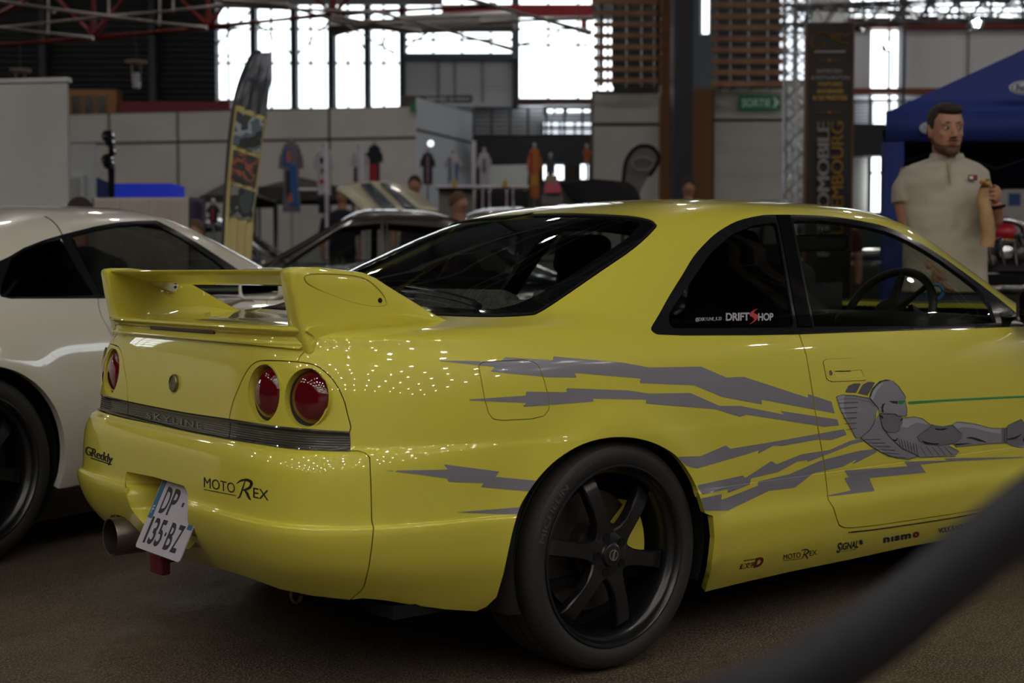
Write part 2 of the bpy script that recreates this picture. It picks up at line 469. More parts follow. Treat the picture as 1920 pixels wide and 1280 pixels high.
GREEN_HOUSE = [(1232, 627), (1224, 622), (1221, 614), (1235, 590), (1255, 554), (1280, 514), (1300, 481), (1324, 454), (1347, 434), (1381, 415), (1421, 405), (1453, 402.5), (1532, 404), (1582, 409), (1633, 418), (1666, 427), (1700, 442), (1734, 461), (1767, 482), (1801, 506), (1834, 530), (1868, 556), (1895, 578), (1925, 604), (1925, 612), (1717, 619), (1582, 623.6), (1495, 627), (1414, 628.6), (1280, 629)]
QUARTER_GLASS = [(1262, 615.5), (1254, 606), (1254, 588), (1268, 566), (1300, 521), (1330, 477), (1371, 440), (1414, 422), (1448, 417), (1456, 420), (1463, 455), (1477, 535), (1488, 606), (1482, 614.5)]
PILLAR_B = [(1456, 404), (1480, 404), (1490, 455), (1507, 540), (1522, 613), (1496, 613), (1489, 575), (1476, 500), (1463, 430)]
DOOR_GLASS = [(1527, 612.5), (1517, 565), (1502, 490), (1487, 414), (1532, 413), (1582, 418), (1633, 427), (1666, 436), (1700, 451), (1734, 470), (1767, 491), (1801, 516), (1832, 540), (1858, 575), (1868, 606), (1717, 611.5)]
DOOR = [(1497, 622), (1512, 666), (1522, 726), (1530, 781), (1545, 868), (1553, 937), (1563, 952), (1569, 972), (1573, 984), (1582, 989), (1600, 989.5), (1650, 984), (1784, 964), (1920, 941), (1975, 931), (1985, 860), (1985, 720), (1978, 604)]
SILL_LINE = [(1591, 997.5), (1650, 991), (1784, 971), (1920, 947), (1975, 938)]
BUMPER = [(100, 742), (182, 766), (241, 781), (342, 806), (426, 822.5), (543, 840), (600, 844.5), (657, 846), (671, 846), (684, 850), (692, 858), (694.5, 909), (696, 976), (699.5, 989.5), (696, 1026), (691, 1060), (682, 1098), (676.6, 1106), (656, 1124), (640, 1180), (100, 1180)]
LIP = [(222, 623), (336, 637), (470, 649), (564.5, 659)]
LAMP_UNIT = [(429, 787), (437, 753), (453.6, 712.7), (462, 697), (470, 686), (484, 677), (504, 675.5), (535, 676.5), (560, 678.6), (590, 684), (614, 700.5), (630.6, 720.6), (644, 747.5), (651, 774), (655, 811), (600, 808), (510, 799.6)]
STRIP = [(100, 700), (241, 754), (342, 774), (429, 787), (510, 799.6), (600, 808), (656, 811), (657.5, 828), (657, 845), (600, 843), (543, 839), (426, 821), (342, 805), (241, 779.5), (100, 740)]
TRUNK = [(640, 583), (720, 586), (760, 592), (720, 601), (660, 612), (598, 631), (571, 659), (562, 668), (557, 678.6), (535, 677), (504, 675.5), (484, 677), (470, 686), (462, 697), (453.6, 712.7), (437, 753), (429, 787), (342, 774), (241, 754), (100, 700), (100, 583)]
FLAP = [(897.6, 687), (900, 682), (907.7, 678.6), (941, 676.5), (981.6, 674.6), (998, 677.6), (1007, 683), (1012, 690), (1020, 712), (1030, 751), (1029, 767.7), (1020, 779.5), (998, 785), (941, 788), (924.5, 785), (916, 774), (909, 747.5)]
REAR_GLASS = [(1000, 401), (1045, 400), (1088, 400), (1173, 404), (1215, 411), (1228, 419), (1227, 428), (1189, 464), (1124, 509), (1044, 564), (1010, 585), (992, 590), (931, 593), (866, 592), (814, 590), (720, 588), (640, 585), (640, 480), (1000, 380)]
REAR_GLASS_IN = [(1000, 406), (1040, 405), (1080, 405), (1165, 410), (1195, 415), (1200, 421), (1176, 446), (1120, 483), (1060, 522), (1000, 556), (965, 570), (931, 578), (866, 577), (814, 574), (720, 571), (660, 566), (640, 480), (1000, 390)]
ARCH = [(955, 1040), (960, 1000), (968, 971), (979, 941), (1010, 895), (1047, 859), (1091, 833), (1135, 821), (1179, 819.5), (1223, 829), (1260, 848), (1282, 871), (1302, 904), (1315, 938), (1322, 962), (1337, 967), (1340, 1010), (1333, 1070), (1322, 1109), (1300, 1200), (900, 1200), (894, 1145), (912, 1137), (931, 1119), (944, 1075)]
BOTTOM_R = [(462.5, 1081), (525, 1104), (587, 1116.6), (656, 1124), (681, 1121), (722, 1125), (775, 1134), (837, 1142), (894, 1145.5), (1000, 1170), (1300, 1150), (1322, 1109), (1400, 1090), (1481, 1071.5), (1600, 1047), (1700, 1025), (1784, 1010), (1920, 985), (2100, 950), (2300, 925), (3000, 900), (3000, 1600), (300, 1600), (300, 1045), (394, 1062)]
BOTTOM_REAR = [(120, 1400), (120, 990), (204, 987), (207, 966), (216, 963.5), (227, 967), (239.5, 978), (250, 994), (258, 1008.6), (262, 1018), (300, 1034), (345, 1047), (394, 1061), (440, 1074), (462.5, 1081), (525, 1104), (587, 1116.6), (656, 1124), (656, 1400)]
RECESS = rounded([(237, 883.5), (290, 894), (346, 911), (352, 925), (352, 980), (372, 1008), (355, 1030), (300, 1014), (262, 974), (246, 954), (237, 931), (234, 905)], 5, 3)
ARCH = [tuple(p) for p in spline(ARCH[1:14], 4)] + ARCH[14:]
RG_ = REAR_GLASS; REAR_GLASS = [tuple(p) for p in spline(RG_[:14], 4)] + RG_[14:]
GREEN_HOUSE = [tuple(p) for p in spline(GREEN_HOUSE[:22], 3)] + GREEN_HOUSE[22:]
LAMP_UNIT = [tuple(p) for p in spline(LAMP_UNIT, 3)]
QUARTER_GLASS = [tuple(p) for p in rounded([tuple(q) for q in QUARTER_GLASS], 3, 2)]

sheet = base_full
for O, lv in ((GREEN_HOUSE, 2), (DOOR, 2), (REAR_GLASS, 2), (LAMP_UNIT, 3), (STRIP, 3), (TRUNK, 2), (ARCH, 2), (BUMPER, 2)):
    sheet = refine(sheet, O, psym, lv, msym)
for O, lv in ((FLAP, 3), (BOTTOM_R, 2)): sheet = refine(sheet, O, pix, lv, mright)
for O in (RECESS, BOTTOM_REAR): sheet = refine(sheet, O, pix, 3, mfront)
front_arch = [(2.62 + .335 * math.cos(a), .31 + .335 * math.sin(a)) for a in np.linspace(0, 2 * PI, 40)[:-1]]
print('sheet faces', len(sheet.F))
SURF = Surf(base_full)

CW = (0.9, 0, 0)
coupe = thing('coupe', 'yellow two-door coupe with grey lightning graphics and tall rear wing', 'car', CW)
_p = panel
def panel_c(name, sh, m, parent=None, depth=.012, shift=0., label=None):
    """panel as a part of the coupe, kept in the coupe's own space"""
    sh = Sheet(sh.V - np.array(CW), sh.N, sh.F); o = _p(name, sh, m, parent or coupe, depth, shift)
    if label and o: o['label'] = label
    return o
def inv(o, base=CW):
    """shift a mesh built in world space into its root's space"""
    o.data.transform(Matrix.Translation(-Vector(base))); return o

# ---- windows and trims
rest = cut(sheet, GREEN_HOUSE, psym, 'out', msym)
gh = cut(sheet, GREEN_HOUSE, psym, 'in', msym)
qg = cut(gh, QUARTER_GLASS, psym, 'in', msym); dg = cut(gh, DOOR_GLASS, psym, 'in', msym)
trim = cut(cut(gh, QUARTER_GLASS, psym, 'out', msym), DOOR_GLASS, psym, 'out', msym)
bp = cut(trim, PILLAR_B, psym, 'in', msym); trim = cut(trim, offset_poly(PILLAR_B, 1.2), psym, 'out', msym)
def sides(sh):
    r = Sheet(sh.V, sh.N, [f for f in sh.F if sh.V[f[0]][1] <= 0 and sh.V[f[1]][1] <= 1e-6]).compact(); l = Sheet(sh.V, sh.N, [f for f in sh.F if sh.V[list(f)][:, 1].mean() > 0]).compact(); return r, l
for s in sides(trim): panel_c('window_surround', s, BLACK_TRIM, depth=.015, shift=.001)
for s in sides(bp): panel_c('centre_pillar', s, CERAMIC, depth=.012, shift=.003)
for s in sides(qg): panel_c('quarter_window', s, GLASS_DARK, depth=0, shift=-.004)
door_windows = [panel_c('door_window', s, GLASS, depth=0, shift=-.008) for s in sides(dg)]
rg = cut(rest, REAR_GLASS, psym, 'in', msym); rest = cut(rest, offset_poly(REAR_GLASS, 1.5), psym, 'out', msym)
rgi = cut(rg, REAR_GLASS_IN, psym, 'in', msym); rgb = cut(rg, REAR_GLASS_IN, psym, 'out', msym)
rw = panel_c('rear_window', rgi, GLASS_REAR, depth=0, shift=-.003)
panel_c('window_border', rgb, CERAMIC, rw, depth=.004, shift=-.002)
rgs = cut(cut(rg, offset_poly(REAR_GLASS, -.5), psym, 'in', msym), offset_poly(REAR_GLASS, -4), psym, 'out', msym)
panel_c('window_seal', rgs, BLACK_MATT, rw, depth=.004, shift=.001)
# windscreen, by plan outline
WS = [(1.62, -.52), (1.74, -.50), (2.1, -.60), (2.36, -.66), (2.43, -.5), (2.46, 0), (2.43, .5), (2.36, .66), (2.1, .60), (1.74, .50), (1.62, .52), (1.60, .3), (1.60, -.3)]
pxy = lambda V: np.asarray(V)[:, :2]
mtop = lambda sh: (sh.N[:, 2] > .2) & (sh.V[:, 2] > .9)
rest = refine(rest, WS, pxy, 2, mtop)
ws = cut(rest, WS, pxy, 'in', mtop); rest = cut(rest, WS, pxy, 'out', mtop)
panel_c('windscreen', ws, GLASS, depth=0, shift=-.003)

# ---- bolts of grey vinyl
BOLTS = [
 [(808.6, 675.3), (938, 677.6), (947, 669.6), (1038.7, 675.3), (1035.4, 667.9), (1168, 679.7), (1216.8, 688.7), (1314, 687), (1362, 707.5), (1394, 706), (1515, 745.5), (1514, 738), (1559, 753), (1565, 775), (1528, 768), (1428, 749), (1428, 758), (1354, 744), (1301, 722), (1197, 718), (1203, 709.6), (1077, 699), (1081, 708), (1029, 707), (919, 696.5), (928, 688)],
 [(856.6, 750), (985, 741.5), (986.7, 734), (1064, 735), (1060, 727.4), (1176.5, 731.7), (1216.8, 737.4), (1294, 736.4), (1349, 760.6), (1387.5, 760.6), (1470, 777), (1463, 770), (1569.6, 786), (1573, 797), (1545.5, 800), (1522, 796), (1399, 777), (1387.5, 781.5), (1340.5, 766.7), (1210, 756.6), (1212, 749), (1111, 747), (1113, 752.6), (976.6, 763), (988, 755)],
 [(722, 882), (780, 881), (840.5, 880), (831, 870), (936, 883.6), (929, 893.7), (1020, 902), (1008, 922), (901, 913), (907, 905.5), (839, 903), (839, 897), (780, 888.7)],
 [(852, 960), (984, 950), (972, 965)],
 [(1270, 856), (1313.6, 854.7), (1360.6, 834.6), (1369, 841), (1448, 828), (1488, 821), (1555.5, 809), (1582, 804), (1587.5, 815), (1559, 824.5), (1532, 824), (1465, 836), (1450, 835), (1420.5, 851), (1423, 843.6), (1400, 851), (1307, 878), (1287, 873)],
 [(1313.6, 908), (1392.6, 891), (1397, 895.7), (1446, 864), (1456, 870), (1503.5, 851), (1555.5, 843), (1594, 826), (1612.7, 822.8), (1621, 827), (1596, 833), (1569, 844.6), (1508.5, 868), (1517, 861.5), (1495, 865), (1458, 885), (1407.7, 896.7), (1406, 908), (1364, 924), (1364, 917), (1317, 927), (1305, 908.5)],
 [(1315, 933.7), (1353, 926), (1352, 937), (1421, 910), (1421, 902.4), (1481.6, 888), (1538.7, 863), (1611, 844.6), (1643, 841), (1644.6, 847), (1597.5, 871), (1607.6, 859.8), (1579, 875), (1525, 886.7), (1490, 914), (1441, 920), (1364, 957), (1318, 957)],
 [(1501.8, 939.4), (1595, 919), (1581.7, 895), (1592.5, 895), (1582.4, 881.6), (1701.7, 873.9), (1695, 864.8), (1774, 863), (1770.6, 859), (1920, 856), (1990, 854.5), (1920, 858), (1784, 864.8), (1725, 870.5), (1736, 885.6), (1629.5, 896), (1640, 920), (1555.5, 930)]]
def crop(sh, O, pad=12):
    P = pix(sh.V); lo = np.min(O, 0) - pad; hi = np.max(O, 0) + pad; ok = ((P > lo) & (P < hi)).all(1) & mright(sh)
    return Sheet(sh.V, sh.N, [f for f in sh.F if any(ok[i] for i in f)]).compact()
def decal(sh, O, lift=.0007, lv=2, side=mright):
    s = crop(sh, np.asarray(O, float)) if side is mright else sh
    if not s.F: return s
    s = refine(s, O, pix, lv, side); s = cut(s, O, pix, 'in', side); return s.shift(lift)
def decals(name, sh, Os, m, parent, lift=.0007, lv=2, label=None, side=mright):
    parts = [decal(sh, O, lift, lv, side) for O in Os]; parts = [p for p in parts if p.F]
    if not parts: return None
    return panel_c(name, merge_sheets(*parts), m, parent, depth=0, label=label)

# ---- split the skin into its panels
G_ = 1.0
arch_cut = cut(rest, ARCH, psym, 'out', msym)
fa = lambda sh: (np.abs(sh.V[:, 1]) > .5)
arch_cut = refine(arch_cut, front_arch, sidexz, 2, fa)
arch_cut = cut(arch_cut, front_arch, sidexz, 'out', fa)
rest = arch_cut
door = cut(rest, offset_poly(DOOR, -G_), psym, 'in', msym); rest = cut(rest, offset_poly(DOOR, G_), psym, 'out', msym)
flap = cut(rest, offset_poly(FLAP, -.7), pix, 'in', mright); rest = cut(rest, offset_poly(FLAP, .7), pix, 'out', mright)
rest = cut(rest, BOTTOM_R, pix, 'out', mlowr)
bumper = cut(rest, BUMPER, psym, 'in', msym); rest = cut(rest, offset_poly(BUMPER, 2), psym, 'out', msym)
bumper = cut(cut(bumper, BOTTOM_REAR, pix, 'out', mlowb), RECESS, pix, 'out', mfront)
strip = cut(rest, STRIP, psym, 'in', msym); rest = cut(rest, offset_poly(STRIP, .2), psym, 'out', msym)
lamp = cut(rest, offset_poly(LAMP_UNIT, -1.2), psym, 'in', msym); rest = cut(rest, offset_poly(LAMP_UNIT, 1.0), psym, 'out', msym)
trunk = cut(rest, offset_poly(TRUNK, -G_), psym, 'in', msym); rest = cut(rest, offset_poly(TRUNK, G_), psym, 'out', msym)
# far side: lower edge of the skin
rest = cut(rest, [(-2, -1), (-2, .19), (5, .19), (5, -1)], sidexz, 'out', lambda s: s.V[:, 1] > 0)
body = panel_c('body_shell', rest, YEL, depth=.02)
dr, dl = sides(door)
door_r = panel_c('door', dr, YEL, depth=.012); door_l = panel_c('door', dl, YEL, depth=.012)
bump = panel_c('rear_bumper', bumper, YEL, depth=.03)
trunk_o = panel_c('boot_lid', trunk, YEL, depth=.012)
flap_o = panel_c('fuel_flap', flap, YEL, depth=.006)
decals('lightning_decal', rest, BOLTS, GREY_VINYL, body, label='grey lightning bolts')
decals('lightning_decal', dr, BOLTS, GREY_VINYL, door_r, label='grey lightning bolts')
decals('lightning_decal', flap, BOLTS[:2], GREY_VINYL, flap_o, label='grey lightning bolts')
# dark inner shell behind the gaps and around the cabin
inner = cut(cut(base_full, GREEN_HOUSE, psym, 'out', msym), REAR_GLASS, psym, 'out', msym)
inner = cut(cut(inner, WS, pxy, 'out', mtop), ARCH, psym, 'out', msym)
inner = cut(inner, front_arch, sidexz, 'out', fa)
inner = cut(inner, BOTTOM_R, pix, 'out', mlowr); inner = cut(inner, BOTTOM_REAR, pix, 'out', mlowb)
inner = cut(inner, offset_poly(RECESS, 6), pix, 'out', mfront)
inner = cut(inner, [(-2, -1), (-2, .3), (5, .3), (5, -1)], sidexz, 'out', lambda s: s.V[:, 0] < 9)
panel_c('inner_lining', inner, LINER, depth=0, shift=-.018)
# groove along the sill under the door, and along the trunk lip
def groove(pts, r, m, parent, name='panel_groove', surf=None, lift=0.0):
    bm = bmesh.new(); P = []
    for p in spline(pts, 6):
        h = (surf or SURF).hit(*p)
        if h: P.append(Vector(h[0] + h[1] * lift))
    tube(bm, P, r, 6); return inv(bmobj(name, bm, m, parent, smooth=True))
groove(SILL_LINE, .0022, SLIT, body)
# ---- reflector strip across the tail in three lengths, black rubber above and below
STRIP_M = mat('smoked_reflector', srgb(66, 64, 54), .25, coat=.6, coatr=.08)
nt = STRIP_M.node_tree; b_ = nt.nodes['Principled BSDF']; tc = nt.nodes.new('ShaderNodeTexCoord'); wv = nt.nodes.new('ShaderNodeTexWave'); wv.bands_direction = 'Z'; wv.inputs['Scale'].default_value = 55
bp_ = nt.nodes.new('ShaderNodeBump'); bp_.inputs['Strength'].default_value = .5; bp_.inputs['Distance'].default_value = .004
nt.links.new(tc.outputs['Object'], wv.inputs['Vector']); nt.links.new(wv.outputs['Fac'], bp_.inputs['Height']); nt.links.new(bp_.outputs['Normal'], b_.inputs['Normal'])
ys = lambda V: np.asarray(V)[:, [1, 2]]
for i, (ya, yb) in enumerate(((-.9, -.322), (-.318, .318), (.322, .9))):
    q = [(ya, .5), (yb, .5), (yb, .8), (ya, .8)]
    s = cut(strip, q, ys, 'in', lambda s: s.V[:, 0] < 0)
    if s.F:
        so = panel_c('reflector_strip', s, STRIP_M, depth=.01, shift=-.004)
    if i == 1: strip_o = so
def hitpts(pts, n=6, lift=.0):
    P = []
    for p in spline(pts, n):
        h = SURF.hit(*p)
        if h: P.append(Vector(h[0] + h[1] * lift))
    return P
for E_, r_ in (([(186, 740), (241, 754), (342, 774), (429, 787), (510, 799.6), (600, 808), (655, 811)], .004), ([(184, 766), (241, 780), (342, 805.5), (426, 821.5), (543, 839.5), (600, 843.5), (656, 845)], .0035)):
    bm = bmesh.new(); tube(bm, hitpts(E_), r_, 6); inv(bmobj('rubber_seal', bm, BLACK_TRIM, coupe, smooth=True))

# ---- tail lamps
LENS = mat('red_lens', (.11, .0015, .006), .07, coat=1., spec=.6)
LENS_IN = mat('red_lens_bright', (.35, .004, .012), .1, coat=1.)
CHR = mat('chrome', (.6, .6, .6), .12, metal=1.)
def circ(c, n, r, k=36):
    n = np.array(n, float); n /= np.linalg.norm(n); a = np.cross(n, [0, 0, 1]); a /= np.linalg.norm(a); b = np.cross(a, n)
    return [np.array(c) + r * (a * math.cos(2 * PI * i / k) + b * math.sin(2 * PI * i / k)) for i in range(k)], a, b
spots = [((494, 737), (-.995, -.08, .06)), ((573, 745.6), (-.965, -.27, .10))]
LC = []
for (px, py), n in spots:
    c = SURF.hit(px, py)[0]; LC.append((c, np.array(n)))
holes = lamp
for c, n in LC:
    C_, a, b = circ(c, n, .0715); O = pix(np.array(C_)); holes = refine(holes, O, psym, 2, msym); holes = cut(holes, O, psym, 'out', msym)
for side, s in zip((1, -1), sides(holes)):
    lu = panel_c('tail_lamp', s, YEL, depth=.03)
    for c, n in LC:
        c = c * [1, side, 1]; n = n * [1, side, 1]; n = n / np.linalg.norm(n); _, a, b = circ(c, n, 1)
        M = Matrix(((a[0], b[0], n[0], c[0]), (a[1], b[1], n[1], c[1]), (a[2], b[2], n[2], c[2]), (0, 0, 0, 1)))
        bm = bmesh.new(); lathe(bm, [(.0725, -.004), (.0700, -.010), (.0655, -.026), (.0655, -.05)], 40, M); inv(bmobj('lamp_bowl', bm, YEL, lu, smooth=True))
        bm = bmesh.new(); lathe(bm, [(.0655, -.022), (.060, -.013), (.050, -.006), (.036, -.001), (.018, .0015), (0.0005, .002)], 40, M); le = inv(bmobj('red_lens', bm, LENS, lu, smooth=True, angle=80))
# ---- badge on the boot lid
h = SURF.hit(328, 718); c, n = h; n = np.array([-1, 0, .06]); n /= np.linalg.norm(n); _, a, b = circ(c, n, 1)
MB_ = Matrix(((a[0], b[0], n[0], c[0]), (a[1], b[1], n[1], c[1]), (a[2], b[2], n[2], c[2]), (0, 0, 0, 1)))
BADGE = mat('badge_metal', srgb(120, 112, 88), .3, metal=.7)
bm = bmesh.new(); lathe(bm, [(.0245, -.002), (.0245, .006), (.022, .009), (.020, .009), (.019, .006), (.0005, .006)], 32, MB_); badge = inv(bmobj('round_badge', bm, BADGE, trunk_o, smooth=True))

# ---- writing
FONTC = {}
def text_polys(s, bold=0., res=3, spacing=1., shear=0.):
    k = (s, bold, spacing, shear); fat = 0
    if k in FONTC: return FONTC[k]
    if any(c in s for c in 'MWy'): fat, bold = bold, 0.
    c = bpy.data.curves.new('t', 'FONT'); c.body = s; c.size = 1; c.offset = bold; c.resolution_u = res; c.space_character = spacing; c.shear = shear
    o = bpy.data.objects.new('t', c); COL.objects.link(o); bpy.context.view_layer.update()
    me = bpy.data.meshes.new_from_object(o.evaluated_get(bpy.context.evaluated_depsgraph_get()))
    V = [tuple(v.co) for v in me.vertices]; Fc = [tuple(p.vertices) for p in me.polygons]
    bpy.data.objects.remove(o); bpy.data.curves.remove(c); bpy.data.meshes.remove(me)
    V = np.array(V) if V else np.zeros((0, 3))
    if fat and len(V):                                      # heavier strokes: the outline laid down three times, a hair apart
        n_ = len(V); Fc = [tuple(i + k * n_ for i in f) for k in range(3) for f in Fc]; V = np.concatenate([V + [fat * q, 0, 0] for q in (-1, 0, 1)])
    FONTC[k] = (V[:, :2], Fc); return FONTC[k]
def decal_text(name, items, parent, surf=None, lift=.0009, m=None, label=None, base=CW):
    """items: (string, (x0, y0), (x1, y1), cap height px, slant, bold[, font shear]) lettering laid on the surface; baseline from p0 to p1"""
    VV = []; FF = []
    for it in items:
        s, p0, p1, hgt, sl, bold = it[:6]
        if isinstance(s, str): V, Fc = text_polys(s, bold, spacing=it[6] if len(it) > 6 else 1.)
        else:
            V = np.array([(i / 14, j * s.w) for i in range(15) for j in (0, 1)], float); Fc = [(2 * i, 2 * i + 2, 2 * i + 3, 2 * i + 1) for i in range(14)]
        if not len(V): continue
        x0, x1 = V[:, 0].min(), V[:, 0].max(); X = (V[:, 0] - x0) / (x1 - x0); Yv = V[:, 1] / (.73 if isinstance(s, str) else 1.)
        P = np.array(p0)[None] + X[:, None] * (np.array(p1) - np.array(p0))[None] + Yv[:, None] * np.array([sl * hgt, -hgt])[None]
        o = len(VV); ok = True; tmp = []
        for p in P:
            h = (surf or SURF).hit(*p)
            if h is None: ok = False; tmp.append(None); continue
            tmp.append(h[0] + h[1] * lift)
        VV += [t if t is not None else np.array([0, 0, -9]) for t in tmp]
        for f in Fc:
            if all(tmp[i] is not None for i in f): FF.append(tuple(i + o for i in f))
    if not FF: print('NO TEXT', name); return None
    o = meshobj(name, np.array(VV), FF, m or BLACK_INK, parent, smooth=False, local=base)
    if label: o['label'] = label
    return o
class Strip_:
    def __init__(s, w): s.w = w
def line_quad(w): return Strip_(w)
def bigR(x0, y0, k, sx=1.):
    """brush-drawn capital R, in unit box, returns stroke polygons in px"""
    def st(pts, w0, w1):
        P = spline(pts, 6); out = []; n = len(P)
        for i in range(n):
            d = P[min(i + 1, n - 1)] - P[max(i - 1, 0)]; d = d / (np.linalg.norm(d) + 1e-9); w = w0 + (w1 - w0) * math.sin(PI * i / (n - 1)); out.append((P[i] + np.array([-d[1], d[0]]) * w / 2, P[i] - np.array([-d[1], d[0]]) * w / 2))
        a = [o[0] for o in out]; b = [o[1] for o in out]
        return [(x0 + p[0] * k * sx, y0 - p[1] * k) for p in a + b[::-1]]
    return [st([(-.05, .83), (.2, 1.0), (.55, 1.03), (.78, .88), (.70, .62), (.40, .47), (.2, .46)], .03, .17), st([(.42, .98), (.30, .6), (.12, .1), (-.02, 0)], .04, .09), st([(.36, .48), (.52, .3), (.62, .08), (.74, -.12)], .04, .16)]
def polys_on(name, polys, m, parent, lift=.0009, surf=None, base=CW, label=None):
    VV = []; FF = []
    for P in polys:
        t = tessellate_polygon([[Vector((p[0], p[1], 0)) for p in P]]); hs = [(surf or SURF).hit(*p) for p in P]
        if any(h is None for h in hs): continue
        o = len(VV); VV += [h[0] + h[1] * lift for h in hs]; FF += [tuple(i + o for i in f) for f in t]
    if not FF: return None
    o = meshobj(name, np.array(VV), FF, m, parent, smooth=False, local=base)
    if label: o['label'] = label
    return o
def motorex(k, moto, cap, R0, Rk, ex, par, name='tuner_lettering'):
    decal_text(name, [('MOTO', moto[0], moto[1], cap, 0, .004), ('EX', ex[0], ex[1], cap, 0, .004), (line_quad(.07), (moto[0][0], moto[0][1] + cap * .25), (moto[1][0] + cap * .1, moto[1][1] + cap * .25), cap, 0, 0)], par)
    polys_on(name, bigR(R0[0], R0[1], Rk), BLACK_INK, par)
motorex(1, ((382.6, 912.8), (441, 924.5)), 20, (446, 933.5), 33, ((475, 932.3), (504, 938)), bump)
motorex(.5, ((1468.6, 1048.8), (1501, 1044.0)), 10, (1503, 1046), 16, ((1517.5, 1041.5), (1531.5, 1039.3)), body)
decal_text('tuner_lettering', [('GReddy', (159.5, 851), (211, 869), 17, .12, .045, .95), (line_quad(.13), (170, 859), (210, 872), 17, 0, 0)], bump)
decal_text('raised_lettering', [('SKYLINE', (273, 784), (377, 803.8), 12.5, 0, -.004, 1.25)], strip_o, m=mat('strip_letters', srgb(116, 114, 102), .4), lift=-.0015)
BLUEBLK = mat('navy_ink', (.016, .018, .03), .4); REDINK = mat('red_ink', (.17, .006, .02), .4)
decal_text('sponsor_lettering', [('S', (1568, 1036), (1575.5, 1034.5), 19, .15, .03), ('iGNAL', (1577, 1030.5), (1609, 1025.5), 13.5, .12, .03), ('THE KINGS OF STREET', (1577, 1035), (1606, 1029.8), 2.4, 0, .0)], body, m=BLUEBLK)
sun = [[(1614 + (9 if k % 2 else 3.4) * math.cos(PI * k / 8) * .62, 1016 - (7 if k % 2 else 3.4) * math.sin(PI * k / 8)) for k in range(16)]]
polys_on('sponsor_lettering', sun, BLUEBLK, body)
decal_text('sponsor_lettering', [('nısm', (1656, 1016.6), (1708, 1007.5), 12.5, 0, .05, 1.12)], body, m=BLUEBLK)
decal_text('sponsor_lettering', [('o', (1711, 1007), (1723.5, 1004.8), 13.5, 0, .07)], body, m=REDINK, label='red letter')
decal_text('sponsor_lettering', [('VOLK RACING', (1759, 999.5), (1816.5, 989.2), 9.6, 0, .035, .92), ('TOYO TIRES', (1849.5, 983.2), (1905, 973), 8, 0, .05)], body, m=BLUEBLK)
decal_text('sponsor_lettering', [('INITIAL', (1394, 1052.2), (1418, 1048.5), 3.0, .5, .03), ('頭文字', (1385.5, 1066.5), (1413.5, 1061.5), 8.5, .35, .02)], body)
decal_text('sponsor_lettering', [('D', (1412.5, 1062.6), (1429, 1059.5), 17, .28, .06)], body, m=REDINK, label='red letter')

# ---- writing on the quarter window
qs = qg.shift(-.004); QS = Surf(Sheet(base_full.V - base_full.N * .004, base_full.N, base_full.F))
WHT = mat('white_vinyl', srgb(150, 150, 158), .5); RDV = mat('red_vinyl', srgb(165, 30, 32), .5)
qo = [o for o in coupe.children if o.name.startswith('quarter_window')][0]
decal_text('window_lettering', [('DRIFT', (1360.5, 601), (1405, 600.2), 14.6, 0, .035, .95), ('HOP', (1421, 600.8), (1450, 600.3), 13.8, 0, .035, .95), ('@DSKYLINE_R.33', (1303.5, 601.8), (1352.5, 600), 6.2, 0, .02, .95)], qo, surf=QS, m=WHT)
S_ = [(1421, 578.5), (1413, 581), (1405.5, 587), (1405, 592), (1412, 596), (1414, 600), (1409, 605), (1404, 609), (1411, 605.5), (1418, 600), (1421.5, 595), (1420, 590), (1413.5, 587), (1413.5, 584)]
polys_on('window_lettering', [S_], RDV, qo, .0012, QS, label='red letter S')

